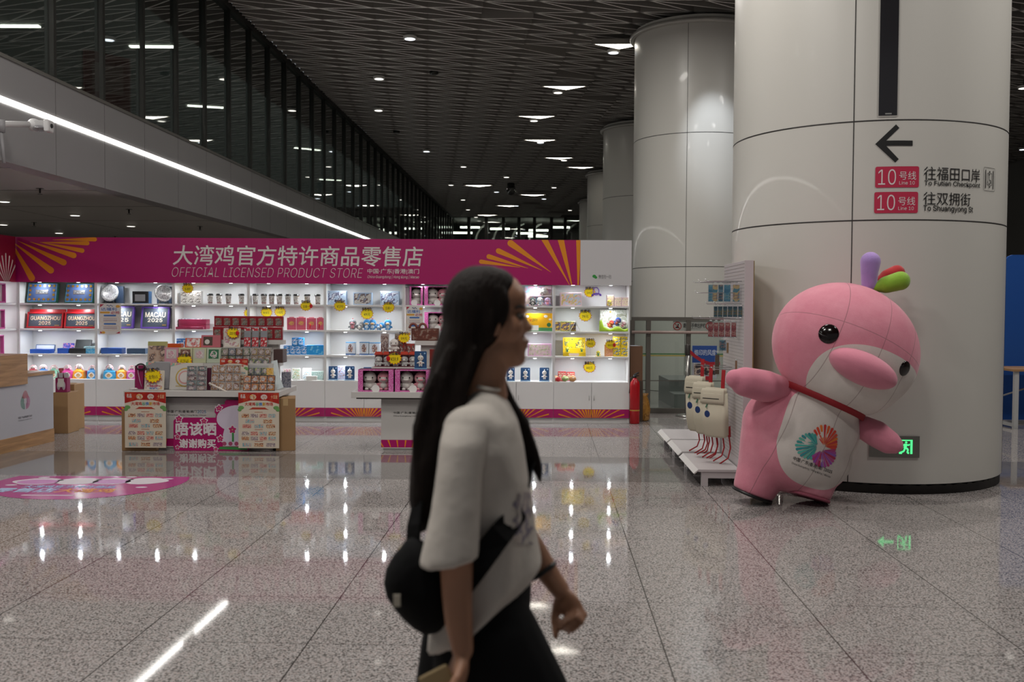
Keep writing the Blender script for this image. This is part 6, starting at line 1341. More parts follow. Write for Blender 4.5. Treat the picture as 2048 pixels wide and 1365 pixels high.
z = Zp(1340, 762, YR); b = MB(); b.box(bx0 - gx, bx1 - gx, -.006, -.002, z - .006, z + .006); b.build('glass_joint', M_frame, g)
a_ = at_y(1346, 661, YR - .006); c_ = at_y(1428, 643, YR - .006); b = MB(); b.box(a_.x - gx, c_.x - gx, -.006, -.003, a_.z, c_.z); b.build('notice_strip', C('#a5a8a2'), g)
p0 = at_y(1366, 656, YR); p1 = at_y(1411, 647, YR); text('请勿将手伸出护栏', p0.x - gx, p1.x - gx, p0.z, p1.z, -.0075, M_ink, g, off=.02)
p0 = at_y(1374, 659, YR); p1 = at_y(1401, 657, YR); text('No Stretching Out', p0.x - gx, p1.x - gx, p0.z, p1.z, -.0075, M_ink, g)
for px in (1354.5, 1419.5):
    p = at_y(px, 652.5, YR); b = MB(); cxx = p.x - gx; rr_ = .056; b.tube([(cxx + rr_ * math.cos(2 * PI * i / 20), -.009, p.z + rr_ * math.sin(2 * PI * i / 20)) for i in range(20)], .006, 5, closed=True); b.tube([(cxx - rr_ * .7, -.009, p.z + rr_ * .7), (cxx + rr_ * .7, -.009, p.z - rr_ * .7)], .005, 5); b.build('red_ring', C('#a02a2a'), g)
    b = MB(); b.ell((cxx + .012, -.0075, p.z + .018), (.012, .002, .012), 8, 6); b.prism([(cxx - .04, p.z - .03), (cxx + .035, p.z - .028), (cxx + .01, p.z + .008), (cxx - .012, p.z - .008)], -.009, -.0075); b.build('figure', M_ink, g)
b = MB(); b.box(0, .55, 0, 1.6, 0, .22); b.box(.0, .55, .5, 1.6, .22, .40); o = b.build('concrete_step', C('#8a8a88'), loc=(X(1350, 15.0), 15.0, 0)); tag(o, 'low grey step behind the glass balustrade', 'step')
# stanchion, belt, poster
YS_ = 13.95; sx = X(1376, YS_)
t = thing('stanchion', 'steel queue post with a red belt in front of the glass balustrade', 'queue post', (sx, YS_, 0)); b = MB(); b.lathe([(.16, 0), (.16, .012), (.12, .03), (.03, .045), (.028, .045)], 24); b.build('base', mat('steel', '#a8a6a2', .25, .8), t)
b = MB(); b.cyl((0, 0, .04), (0, 0, .98), .031); b.build('pole', mat('steel', '#a8a6a2'), t); b = MB(); b.lathe([(.034, .86), (.036, .90), (.036, 1.0), (.025, 1.02)], 16); b.build('belt_head', mat('steel_dark', '#4a4644', .4, .5), t)
b = MB(); P_ = [at_y(1378, 702, YS_), at_y(1390, 713, YS_), at_y(1405, 723, YS_), at_y(1420, 728, YS_), at_y(1440, 727, YS_)]; b.ribbon([p - Vector((sx, YS_, 0)) for p in P_], .045, .002, (0, 0, 1)); b.build('belt', mat('belt_red', '#a01628', .6), t)
t = thing('queue_belt', 'low red belt end clipped beside the steel queue post', 'belt', (0, 0, 0)); b = MB(); b.ribbon([at_y(1378, 757, YS_ - .04), at_y(1400, 757, YS_ - .02), at_y(1425, 757, YS_)], .06, .002, (0, 0, 1)); b.build('belt', mat('belt_red', '#a01628'), t)
a_ = at_y(1384, 757, 14.15); c_ = at_y(1434, 692, 14.15); w = c_.x - a_.x; h = c_.z - a_.z
t = thing('poster_stand', 'blue topped poster on a floor stand behind the queue post', 'poster stand', ((a_.x + c_.x) / 2, 14.15, 0)); b = MB(); b.box(-w / 2, w / 2, 0, .015, a_.z, c_.z); b.build('sheet', C('#b8bcc4'), t)
b = MB(); b.flat([(-w / 2, a_.z + h * .48), (w / 2, a_.z + h * .48), (w / 2, c_.z), (-w / 2, c_.z)], -.001); b.build('blue_heading', mat('poster_blue', '#2a4f96', .4), t)
b = MB(); b.flat([(-w * .42, a_.z + h * .1), (w * .46, a_.z + h * .1), (w * .46, a_.z + h * .44), (-w * .42, a_.z + h * .44)], -.0015); b.build('picture', printed('evening_picture', ['#3a3438', '#8a7468', '#c8b8a8', '#5a5058'], 12), t)
text('烙印的风度', -w * .42, w * .46, c_.z - h * .30, c_.z - h * .12, -.002, C('#c8d0e0'), t, off=.01); b = MB(); b.box(-.02, .02, .016, .04, 0.02, a_.z + .1); b.box(-.2, .2, .0, .12, 0, .02); b.build('stand', M_mull, t)
# extinguisher, bag, cartons at the end of the shop
YX = 13.05; t = thing('fire_extinguisher', 'red fire extinguisher standing at the free end of the shop wall', 'fire extinguisher', (X(1271, YX), YX, 0)); b = MB(); b.lathe([(.060, 0), (.066, .01), (.066, .50), (.058, .55), (.03, .585), (.024, .6)], 24); b.build('cylinder', mat('extinguisher_red', '#a80c18', .25), t)
b = MB(); b.lathe([(.0668, .17), (.0668, .185)], 24); b.f = [f for f in b.f if len(f) == 4]; b.m = [0] * len(b.f); b.s = [True] * len(b.f); b.build('yellow_band', C('#b8903a'), t)
b = MB(); b.cyl((0, 0, .59), (0, 0, .65), .02); b.tube([(0, 0, .65), (.05, 0, .67)], .01, 6); b.tube([(0, 0, .63), (.05, 0, .63)], .008, 6); b.tube([(-.02, 0, .62), (-.055, 0, .6), (-.07, 0, .4)], .008, 6); b.build('valve', M_black, t)
t = thing('yellow_sack', 'slumped yellow sack behind the fire extinguisher', 'sack', (X(1289, 13.35), 13.38, 0)); b = MB(); b.loft([[(.085 * k * math.cos(x) * (1 + .1 * math.sin(3 * x + z * 20)), .09 * k * math.sin(x), z) for x in [2 * PI * i / 20 for i in range(20)]] for z, k in ((0, .75), (.02, 1), (.15, 1.05), (.27, .95), (.33, .6), (.37, .75))]); b.build('sack', printed('ochre_sack', ['#9a6a28', '#a87830', '#8a5a20', '#b88a48'], 9), t)
carton('carton', 'dark block under the tall brown carton at the shop end', 'carton', 0, 0, 0, 1, 0, .28, C('#4a3a30'), pos=(X(1272.5, 13.25) + .02, 13.26, 0), wh=(.16, Zp(1270, 762, 13.26)))
t = carton('carton', 'tall brown carton stacked at the free end of the shop', 'carton', 0, 0, 0, 1, 0, .28, mat('cardboard_dark', '#6a4a34', .7), pos=(X(1272.5, 13.25) + .01, 13.26, Zp(1270, 762, 13.26) + .001), wh=(.165, .46))
b = MB(); b.box(-.07, .06, -.01, .14, 0, .004); o = b.build('paper_sheets', C('#c0c4d0'), loc=(X(1273, 13.25), 13.28, Zp(1270, 762, 13.26) + .4635), rot=(0, 0, .3)); tag(o, 'pale papers lying on the tall brown carton', 'papers')
# ------------------------------------------------------------------ slatwall rack
RX, RY = 1.665, 8.5; rk = thing('slatwall_rack', 'tall white slatwall rack hung with packs and canvas bags', 'display rack', B(RX, RY, 0), -TH); M_rack = mat('rack_white', '#c5bfc0', .4); M_groove = mat('slat_groove', '#8f8a88', .5)
b = MB(); b.bbox(.0, .075, 0, .98, .05, 1.93, .003); b.build('panel', M_rack, rk)
b = MB()
for i in range(58): z = .22 + .0295 * i; b.box(-.0012, .001, .012, .968, z, z + .0028)
b.build('slat_grooves', M_groove, rk)
b = MB(); b.box(.0755, .082, .0, .98, .05, 1.925); b.build('back_edge', C('#8f7a48'), rk)
def base_shelf(parent, y0, y1, z=.145):
    b = MB(); b.box(-.37, -.012, y0, y1, z - .02, z); b.build('base_shelf', M_rack, parent)
    b = MB(); b.add([(-.37, y0, z), (-.37, y1, z), (-.41, y1, z - .035), (-.41, y0, z - .035), (-.37, y0, z - .012), (-.37, y1, z - .012), (-.402, y1, z - .042), (-.402, y0, z - .042)], [(0, 1, 2, 3), (7, 6, 5, 4), (0, 3, 7, 4), (1, 5, 6, 2), (2, 6, 7, 3), (0, 4, 5, 1)]); b.build('price_rail', C('#d0cbc8'), parent)
    for yy in (y0 + .01, y1 - .07): b = MB(); b.box(-.34, -.02, yy, yy + .045, z - .075, z - .022); b.box(-.34, -.285, yy, yy + .045, 0, z - .075); b.build('foot_bracket', M_rack, parent)
base_shelf(rk, .0, .96)
for i, (yy, lb) in enumerate(((1.03, 'low white rack base just behind the tall slatwall rack'), (1.95, 'farthest low white rack base, behind the canvas bags'))):
    t = thing('rack_base', lb, 'display rack', B(RX, RY + yy, 0), -TH); base_shelf(t, 0, .85, .15)
    b = MB(); b.box(-.012, .03, 0, .85, .03, .40); b.build('back_board', M_rack, t)
M_chrome = mat('chrome_hook', '#c8c8ca', .2, .9)
def hook(y, z, l): b = MB(); b.tube([(0, y, z), (-l, y, z), (-l - .015, y, z + .02)], .0035, 6); b.build('hook', M_chrome, rk)
def bl_(px, Y): p = at_y(px, 640, Y); q = HALL.inverted() @ p; return q.x - RX, q.y - RY
for y, z, l in [(.12, 1.755, .30), (.36, 1.755, .32), (.62, 1.755, .33), (.12, 1.56, .22), (.40, 1.56, .25), (.12, 1.43, .26), (.40, 1.43, .30), (.66, 1.43, .33), (.3, 1.27, .2), (.22, .99, .22), (.52, .99, .26), (.82, .99, .28), (.5, 1.66, .33)]: hook(y, z, l)
blu = [printed('view_card_a', ['#3a6a84', '#4a7c94', '#6a8a90', '#2f5a70'], 14), printed('view_card_b', ['#4a7888', '#b09a70', '#8a7a70', '#5a8494'], 14), printed('view_card_c', ['#5a7a8a', '#3a5a6a', '#7a6a6a', '#6a98a8'], 14)]
dk = [printed('dim_view_a', ['#2f4650', '#3a5660', '#6a6048', '#24343c'], 16)]; rd = [printed('rose_card_a', ['#7a3a40', '#8f4a4c', '#a88078', '#64303a'], 20)]
def pack(px, Y, y0, y1, w, prints, label, group, rz=-.35):
    p0 = at_y(px, y1, Y); p1 = at_y(px, y0, Y); h = p1.z - p0.z; t = thing('hanging_pack', label, 'hanging pack', (p0.x, p0.y, p0.z), rz, group)
    b = MB(); b.box(-w * .40, w * .40, .002, .008, h * .06, h * .84); b.build('card', prints, t); b = MB(); b.bbox(-w / 2, w / 2, -.004, .014, 0, h * .93, .004); b.build('clear_sleeve', M_clear, t)
    b = MB(); b.box(-w * .2, w * .2, .003, .006, h * .93, h); b.build('hang_tab', C('#b8bcbc'), t)
for i, (px, Y, w) in enumerate([(1421, 9.15, .05), (1430, 9.05, .055), (1441, 8.95, .05), (1454, 8.80, .07), (1472, 8.56, .07)]): pack(px, Y, 563, 606, w, blu[i % 3], 'clear wrapped blue view card in the top row of the rack, %s from the aisle' % ORD[i], 'packs in the top rack row')
for i, (px, Y, w) in enumerate([(1431, 9.10, .04), (1440, 9.00, .05), (1450, 8.88, .045), (1460, 8.72, .05), (1470, 8.60, .045), (1480, 8.50, .04)]): pack(px, Y, 609, 636, w, dk[0], 'clear wrapped dark card in the second row of the rack, %s from the aisle' % ORD[i], 'packs in the second rack row')
for i, (px, Y, w) in enumerate([(1421, 9.15, .055), (1432, 9.05, .05), (1443, 8.92, .06), (1455, 8.78, .055), (1467, 8.62, .05)]): pack(px, Y, 640, 676, w, rd[0], 'rose red wrapped pack in the third row of the rack, %s from the aisle' % ORD[i], 'packs in the third rack row')
pack(1445, 8.9, 677, 703, .07, blu[2], 'blue and white wrapped pack alone under the rose red row', None); pack(1455, 8.78, 682, 708, .02, [C('#8a6a48')], 'thin brown strip beside the blue and white pack', None)
pack(1434, 9.05, 702, 752, .045, [C('#5a4838')], 'long dark brown strip hanging below the blue and white pack', None); pack(1472, 8.6, 718, 742, .02, [C('#8a6448')], 'short brown strip near the panel edge above the pink fin', None)
# canvas backpacks
M_canvas = mat('canvas', '#c6bda9', .8, bump=.25, bs=300, vary=.05, vs_=5)
def backpack(px, Y, ytop, ybot, w, label):
    pt = at_y(px, ytop, Y); pb_ = at_y(px, ybot, Y); h = pt.z - pb_.z; t = thing('canvas_backpack', label, 'backpack', (pt.x, pt.y, pb_.z), R_(-42), 'canvas bags on the rack'); d = .085; tl = Matrix.Rotation(R_(6), 4, 'X')
    rings = []
    for z, kx, ky, oy in ((0, .80, .7, .0), (.02, .95, .95, 0), (.12, 1.0, 1.1, -.01), (.4 * h / .44, 1.0, 1.0, 0), (.75 * h, .98, .8, .01), (.93 * h, .92, .6, .02), (h, .86, .4, .03)):
        rr_ = rrect(-w / 2 * kx, w / 2 * kx, -d / 2 * ky + oy, d / 2 * ky + oy, .03, 4); rings.append([(x, y, z) for x, y in rr_])
    b = MB(); b.loft(rings); b.xf(tl); b.build('body', M_canvas, t)
    b = MB(); b.loft([[(x, y, z) for x, y in rrect(-w / 2 * k, w / 2 * k, -.052 + o, -.036 + o, .007, 3)] for z, k, o in ((h * .70, .96, -.004), (h * .76, 1.0, -.004), (h * .95, .96, .014), (h * 1.0, .9, .03))]); b.xf(tl); b.build('flap', M_canvas, t)
    b = MB(); b.box(-w * .38, w * .30, -.054, -.050, h * .80, h * .815); b.xf(tl); b.build('zip', M_black, t)
    b = MB(); b.ell((-w * .22, -.052, h * .48), (.028, .003, .034), 14, 8); b.xf(tl); b.build('blue_patch', C('#1f3a72'), t)
    b = MB(); b.ribbon([(-w * .2, -.05, h * .69), (-w * .24, -.062, h * .62)], .012, .002); b.xf(tl); b.build('green_tab', C('#3a6a50'), t)
    b = MB(); b.ribbon([(w * .30, .02, h * .98), (w * .30, .03, h + .06), (w * .3, .05, h + .16)], .035, .003); b.xf(tl); b.build('hang_strap', mat('strap_red', '#a8121e', .6), t)
    b = MB(); b.prism([(w * .30, .02), (w * .50, .0), (w * .50, .10)], .02, .045); b.xf(tl); b.build('red_corner', mat('strap_red', '#a8121e'), t)
    for q, ln in ((.42, -.24), (.16, -.22), (-.12, -.20)): b = MB(); b.tube([(w * q, .04, .03), (w * q + .01, .045, -.10), (w * q - .01, .03, ln * .8), (w * q - .07, -.02, ln)], .0065, 6); b.xf(tl); b.build('strap', mat('strap_red', '#a8121e'), t)
backpack(1397, 9.42, 752, 862, .2, 'cream canvas bag farthest from us on the rack')
backpack(1413, 9.1, 764, 868, .2, 'cream canvas bag in the middle of the three on the rack')
backpack(1434, 8.8, 776, 874, .24, 'cream canvas bag nearest to us with red straps trailing')
# ------------------------------------------------------------------ the big leaning plush figure
YD = 7.72
def DP(px, py, dy=0): return at_y(px, py, YD + dy)
KX = YD / F                                        # metres per pixel at the figure
dro = DP(1575, 1003); dro.z = 0
dt = thing('plush_dolphin', 'giant leaning pink plush dolphin with white belly and red collar, against the big column', 'plush figure', dro)
def DL(px, py, dy=0): return DP(px, py, dy) - dro
tilt = R_(24)
RT = Matrix.Rotation(tilt, 3, 'Y')                 # leans towards the column
b = MB()
hc = DL(1690, 697, -.04); b.ell(hc, (146 * KX, .47, 128 * KX), 40, 28, rot=RT)
b.ell(DL(1690, 735, -.06), (118 * KX, .44, 92 * KX), 32, 20, rot=RT)
b.ell(DL(1612, 860, .04), (98 * KX, .33, 112 * KX), 32, 22, rot=Matrix.Rotation(R_(20), 3, 'Y'))
b.ell(DL(1592, 905, .06), (112 * KX, .35, 84 * KX), 32, 20, rot=Matrix.Rotation(R_(14), 3, 'Y'))
b.ell(DL(1640, 800, .02), (84 * KX, .29, 60 * KX), 28, 16, rot=RT)
def limb(pts, n=20):
    """rounded tapering limb through (px, py, dy, radius px)"""
    c = [DL(x, y, d) for x, y, d, r in pts]; r = [q[3] * KX for q in pts]
    m = MB(); m.tube(c, r, n); m.ell(c[0], r[0], n, 12); m.ell(c[-1], r[-1], n, 12); b.merge(m)
LEGS = [([(1562, 850, .05, 78), (1545, 890, .05, 68), (1523, 945, .04, 50), (1508, 980, .03, 43), (1505, 988, .03, 40)]), ([(1640, 860, .06, 78), (1634, 905, .04, 66), (1622, 955, .02, 52), (1615, 983, .0, 48), (1613, 991, -.005, 45)])]
for pts in LEGS: m = MB(); m.tube([DL(x, y, d) for x, y, d, r in pts], [r * KX for x, y, d, r in pts], 28); m.ell(DL(*pts[0][:3]), pts[0][3] * KX, 28, 16); b.merge(m)
dm = remeshed(b, .014, 10)
bx_, bz_ = DL(1634, 868).x, DL(1634, 868).z; fx_, fz_ = DL(1712, 775).x, DL(1712, 775).z
def rot2(x, z, a): return x * math.cos(a) - z * math.sin(a), x * math.sin(a) + z * math.cos(a)
nrm = [v.normal.copy() for v in dm.vertices]; at = dm.attributes.new('white', 'FLOAT', 'POINT')
neck = DL(1641, 795); na = Vector((math.sin(tilt), 0, math.cos(tilt)))
vals = []
for v in dm.vertices:
    p = v.co; side = (p - neck).dot(na); front = .10 - p.y
    if side < 0:
        u, w_ = rot2(p.x - bx_, p.z - bz_, R_(18)); f = 1 - (abs(u / (92 * KX)) ** 2.4 + abs(w_ / (104 * KX)) ** 2.4)
    else:
        u, w_ = rot2(p.x - fx_, p.z - fz_, R_(24)); f = 1 - (abs(u / (128 * KX)) ** 2.2 + abs(w_ / (78 * KX)) ** 2.2)
    vals.append(min(f, front * 3))
at.data.foreach_set('value', vals)
m = bpy.data.materials.new('pink_plush'); m.use_nodes = True; nt = m.node_tree; bs = nt.nodes['Principled BSDF']; LK = nt.links.new
an = nt.nodes.new('ShaderNodeAttribute'); an.attribute_name = 'white'; gt = nt.nodes.new('ShaderNodeMath'); gt.operation = 'GREATER_THAN'; gt.inputs[1].default_value = 0; LK(an.outputs['Fac'], gt.inputs[0])
tc = nt.nodes.new('ShaderNodeTexCoord'); n1 = nt.nodes.new('ShaderNodeTexNoise'); n1.inputs['Scale'].default_value = 3.5; n1.inputs['Detail'].default_value = 8; n1.inputs['Roughness'].default_value = .7; LK(tc.outputs['Object'], n1.inputs['Vector'])
def mixc(f, a_, c_):
    q = nt.nodes.new('ShaderNodeMix'); q.data_type = 'RGBA'
    if isinstance(f, float): q.inputs[0].default_value = f
    else: LK(f, q.inputs[0])
    for i, x in ((6, a_), (7, c_)):
        if isinstance(x, str): q.inputs[i].default_value = (*srgb(x), 1)
        else: LK(x, q.inputs[i])
    return q.outputs[2]
pk_ = mixc(n1.outputs[0], '#c8687f', '#e6a0ae'); wh_ = mixc(n1.outputs[0], '#c9beb8', '#e2dad4'); col_ = mixc(gt.outputs[0], pk_, wh_)
# sewn panel seams
def seam(nx, ny, nz, c0):
    d = nt.nodes.new('ShaderNodeVectorMath'); d.operation = 'DOT_PRODUCT'; d.inputs[1].default_value = (nx, ny, nz); LK(tc.outputs['Object'], d.inputs[0])
    s = nt.nodes.new('ShaderNodeMath'); s.operation = 'SUBTRACT'; s.inputs[1].default_value = c0; LK(d.outputs['Value'], s.inputs[0])
    a_ = nt.nodes.new('ShaderNodeMath'); a_.operation = 'ABSOLUTE'; LK(s.outputs[0], a_.inputs[0]); l = nt.nodes.new('ShaderNodeMath'); l.operation = 'LESS_THAN'; l.inputs[1].default_value = .0028; LK(a_.outputs[0], l.inputs[0]); return l.outputs[0]
tv = Vector((math.cos(tilt), 0, -math.sin(tilt)))   # across the body
sm = None
for c_ in (-.22, .10, .36):
    s = seam(tv.x, 0, tv.z, (hc.dot(tv)) + c_)
    if sm is None: sm = s
    else:
        q = nt.nodes.new('ShaderNodeMath'); q.operation = 'MAXIMUM'; LK(sm, q.inputs[0]); LK(s, q.inputs[1]); sm = q.outputs[0]
s = seam(na.x, .25, na.z, hc.dot(na) + .02); q = nt.nodes.new('ShaderNodeMath'); q.operation = 'MAXIMUM'; LK(sm, q.inputs[0]); LK(s, q.inputs[1]); sm = q.outputs[0]
q = nt.nodes.new('ShaderNodeMath'); q.operation = 'MULTIPLY'; q.inputs[1].default_value = .55; LK(sm, q.inputs[0])
LK(mixc(q.outputs[0], col_, '#7a5a5c'), bs.inputs['Base Color']); bs.inputs['Roughness'].default_value = .85; bs.inputs['Sheen Weight'].default_value = .25; bs.inputs['Specular IOR Level'].default_value = .2
n2 = nt.nodes.new('ShaderNodeTexNoise'); n2.inputs['Scale'].default_value = 160; LK(tc.outputs['Object'], n2.inputs['Vector']); bp = nt.nodes.new('ShaderNodeBump'); bp.inputs['Strength'].default_value = .15; bp.inputs['Distance'].default_value = .01; LK(n2.outputs[0], bp.inputs['Height']); LK(bp.outputs[0], bs.inputs['Normal'])
M_dol = m
body = link_mesh(dm, 'body', m, dt)
bv = BVHTree.FromPolygons([v.co.copy() for v in dm.vertices], [list(p.vertices) for p in dm.polygons])
def on_skin(px, py, off=.004):
    """the plush surface met by the straight line from the eye, lifted a little"""
    o = EYE - dro; d = ray(px, py); hit = bv.ray_cast(o, d)
    if hit[0] is None: return DL(px, py, -.3)
    return hit[0] + hit[1] * off
M_pink = mat('pink_plush_plain', '#d07e92', .85, vary=.12, vs_=5, sheen=.25, bump=.15, bs=160)
b = MB(); p0 = on_skin(1662, 708, -.05); p1 = on_skin(1796, 766, -.05); mid = on_skin(1728, 738, .0); q = MB()
q.ell(mid + Vector((0, .02, 0)), ((p1 - p0).length / 2 * 1.02, .17, 31 * KX), 32, 18, rot=RT); b.merge(q); b.build('snout', M_pink, dt)
for px, py, r in ((1657, 668, 19), (1810, 738, 15)):
    c = on_skin(px, py, -.005); n_ = (bv.find_nearest(c)[1]); b = MB(); b.ell((0, 0, 0), (r * KX, r * KX, .022), 24, 12, rot=None); b.xf(Matrix.Translation(c) @ n_.to_track_quat('Z', 'Y').to_matrix().to_4x4()); b.build('eye', mat('black_gloss_eye', '#140a0a', .12), dt)
for nm, pts in (('left_fin', [(1568, 781, -.02, 26), (1530, 773, -.12, 32), (1490, 764, -.2, 29), (1470, 758, -.22, 19)]), ('right_fin', [(1728, 856, -.02, 24), (1752, 868, -.08, 27), (1776, 884, -.12, 24), (1788, 890, -.14, 18)])):
    c = [DL(x, y, d) for x, y, d, r in pts]; r = [z[3] * KX for z in pts]; q = MB(); q.tube(c, r, 22); q.ell(c[0], r[0], 22, 12); q.ell(c[-1], r[-1], 22, 12)
    for i in range(len(c)): q.ell(c[i], r[i], 22, 12)
    me = remeshed(q, .012, 8); link_mesh(me, 'fin', M_pink, dt)
for c_, pts in (('#a888c8', [(1738, 572, 0, 15), (1739, 545, -.01, 17), (1741, 524, -.01, 20)]), ('#b01018', [(1752, 571, .06, 10), (1775, 555, .08, 16), (1794, 546, .09, 16)]), ('#86b02c', [(1748, 577, -.02, 8), (1772, 570, -.04, 17), (1801, 562, -.05, 19)])):
    q = MB(); cc = [DL(x, y, d - .03) for x, y, d, r in pts]; r = [z[3] * KX for z in pts]; q.tube(cc, r, 18)
    for i in range(3): q.ell(cc[i], r[i], 18, 10)
    link_mesh(remeshed(q, .010, 6), 'tuft_lobe', mat('tuft_' + c_[1:], c_, .85, vary=.15, vs_=12, bump=.2, bs=160, sheen=.3), dt)
# collar: a red band following the neck
rows_o, rows_i = [], []
for i in range(48):
    th_ = 2 * PI * i / 48; dr = tv * math.cos(th_) + Vector((0, -1, 0)) * math.sin(th_); c = neck + Vector((0, .03, 0))
    h_ = bv.ray_cast(c, dr); rr_ = (h_[0] - c).length if h_[0] is not None else .33
    rows_o.append([c + dr * (rr_ + .012) + na * .038, c + dr * (rr_ + .016) - na * .038, c + dr * (rr_ - .02) - na * .038, c + dr * (rr_ - .02) + na * .038])
b = MB(); v_ = [p for r in rows_o for p in r]; n_ = len(rows_o); b.add(v_, [(4 * i + j, 4 * i + (j + 1) % 4, 4 * ((i + 1) % n_) + (j + 1) % 4, 4 * ((i + 1) % n_) + j) for i in range(n_) for j in range(4)], 0, True); b.build('collar', mat('collar_red', '#8c0f1c', .7), dt)
# emblem and words printed on the belly
ea = R_(-12); S_ = 62
def bel(x, z, off=.004): xx, zz = rot2(x, z, -R_(8)); return on_skin(1640 + xx * S_, 893 - zz * S_, off)
emb_build(emblem(), bel, dt)
def beltext(body, cx, cy, w, h, ang, m, off=0.0):
    def fn(p): u, v = rot2(p[0], p[2], -ang); return on_skin(cx + u, cy - v, .004 - p[1] * 5)
    return text(body, -w / 2, w / 2, -h / 2, h / 2, 0, m, dt, off=off, fn=fn)
beltext('中国·广东|香港|澳门2025', 1625, 931, 82, 9, R_(20), M_ink, .01); beltext('China·Guangdong | Hong Kong | Macao', 1622, 940, 82, 6, R_(20), M_ink)
for pts, rr_, m_s in ((LEGS[0], 42, M_black), (LEGS[1], 47, mat('pink_sole', '#a85a6c', .9, vary=.2, vs_=6))):
    e0, e1 = DL(*pts[-2][:3]), DL(*pts[-1][:3]); d = (e1 - e0).normalized(); b = MB(); b.cyl(e1 - d * .004, e1 + d * .016, rr_ * KX, rr_ * KX, 28); b.build('sole', m_s, dt)
p = at_z(1560, 984, 0); t = thing('steel_post', 'short steel post and disc glimpsed between the plush legs', 'post', p); b = MB(); b.lathe([(.10, 0), (.10, .012), (.03, .02), (.025, .10)], 20); b.build('base', mat('steel', '#a8a6a2'), t); b = MB(); b.cyl((0, 0, .1), (0, 0, .3), .02); b.build('pole', mat('steel', '#a8a6a2'), t)
# ------------------------------------------------------------------ far right: blue partition, table, walls
YP = 13.5; t = thing('partition', 'dark blue round-cornered partition at the edge beyond the big column', 'partition', (X(2008, YP), YP, 0)); zt = Zp(2030, 510, YP); b = MB()
pts = [(0, .03), (3.0, .03), (3.0, zt), (.10, zt), (.05, zt - .02), (.015, zt - .06), (0, zt - .12)]; b.prism(pts, 0, .05); b.build('panel', mat('partition_blue', '#0a4a9a', .6), t); b = MB(); b.box(.0, .5, -.15, .2, 0, .03); b.build('foot', M_panel, t)
YT = 12.7; zt = Zp(2035, 739, YT); t = thing('work_table', 'white legged table standing before the blue partition', 'table', (X(2027, YT), YT, 0)); b = MB(); b.bbox(0, 1.6, 0, .7, zt - .03, zt, .004); b.build('table_top', wood, t)
for x, y in ((.05, .03), (1.5, .03), (.05, .62), (1.5, .62)): b = MB(); b.box(x, x + .055, y, y + .05, 0, zt - .03); b.build('leg', C('#c2c2c2'), t)
b = MB(); b.tube([(-.1, .5, .31), (.45, .45, .5)], .012, 6); b.box(.05, .1, .08, .62, .02, .06); b.build('brace', C('#c2c2c2'), t)
b = MB(); b.box(17, 17.2, -4, 60, 0, CEIL + .5); struct(b.build('wall_right', mat('hall_wall', '#8f8c87', .5), rot=HROT))
b = MB(); b.box(4.0, 17, 46, 46.2, 0, 5.6, 0); b.box(4.0, 17, 45.9, 46, 4.4, 4.75, 1); struct(b.build('wall_back', [mat('hall_wall', '#6f6d69', .5), C('#c0bfba')], rot=HROT))
for i in range(5):
    t = thing('roof_truss', 'pale zigzag truss far beyond the big column, %s of five' % ORD[i], 'truss', B(8.5 + 2.2 * i, 36 + i, 0), -TH, 'pale trusses beyond the column'); b = MB()
    b.tube([(-1.1, 0, 4.6), (1.1, 0, 4.6)], .06, 6); b.tube([(-1.1, 0, 3.6), (1.1, 0, 3.6)], .05, 6); b.build('chord', C('#b8b6b0'), t); b = MB(); b.tube([(-1.1, 0, 3.6), (-.5, 0, 4.6), (0, 0, 3.6), (.5, 0, 4.6), (1.1, 0, 3.6)], .04, 6); b.build('web', C('#b8b6b0'), t)
    b = MB(); b.box(-.1, .1, -.1, .1, 0, 3.6); b.build('post', C('#8a8884'), t)
# ------------------------------------------------------------------ floor sticker
t = thing('floor_sticker', 'round magenta floor sticker with pale cloud shapes and lettering, cut straight along its far edge', 'floor sticker', (-3.6, 8.5, 0.0)); b = MB()
pts = clip_poly([(.80 * math.cos(2 * PI * i / 72), .785 * math.sin(2 * PI * i / 72)) for i in range(72)], -2, 2, -2, .275)
def fl_poly(b, pts, z, m=0):
    a = sum(pts[i][0] * pts[(i + 1) % len(pts)][1] - pts[(i + 1) % len(pts)][0] * pts[i][1] for i in range(len(pts)))
    if a < 0: pts = pts[::-1]
    b.add([(x, y, z) for x, y in pts], [list(range(len(pts)))], m)
fl_poly(b, pts, .0015); b.build('sheet', mat('sticker_magenta', '#b02080', .2), t)
for cx, cy, r, c in ((-.45, .0, .22, '#c88ac0'), (-.12, .02, .22, '#d8d0d8'), (.17, .03, .2, '#c894c4'), (.44, .05, .2, '#d8d0d8')):
    b = MB(); fl_poly(b, [(cx + r * .95 * math.cos(th) * (1 + .08 * math.cos(4 * th)), cy + .16 * math.sin(th)) for th in [2 * PI * i / 32 for i in range(32)]], .0022); fl_poly(b, [(cx + r * .8 * math.cos(th), cy - .02 + .11 * math.sin(th)) for th in [2 * PI * i / 24 for i in range(24)]], .0026, 1); b.build('cloud_shape', [C('#dcd4dc'), C(c)], t)
for body, x0, x1, y0, y1, c in (('大湾鸡官方特许商品', -.46, .30, -.30, -.19, '#a8b8e0'), ('零售店', -.62, -.12, -.50, -.32, '#b4c8e8'), ('大湾鸡', -.10, .36, -.50, -.33, '#e09a50')):
    text(body, x0, x1, y0, y1, 0, C(c), t, off=.03, fn=lambda p: (p[0], p[2], .0030 - p[1] * 5))
b = MB(); fl_poly(b, rrect(-.3, .12, -.64, -.60, .018), .0024)
for cx, cy in ((-.6, -.18), (.52, -.25), (-.5, .2), (.25, .24), (.6, .16)): fl_poly(b, [(cx + .05 * math.cos(i), cy + .03 * math.sin(i)) for i in [.5 * k for k in range(12)]], .0024)
b.build('white_marks', C('#d8c8d8'), t)
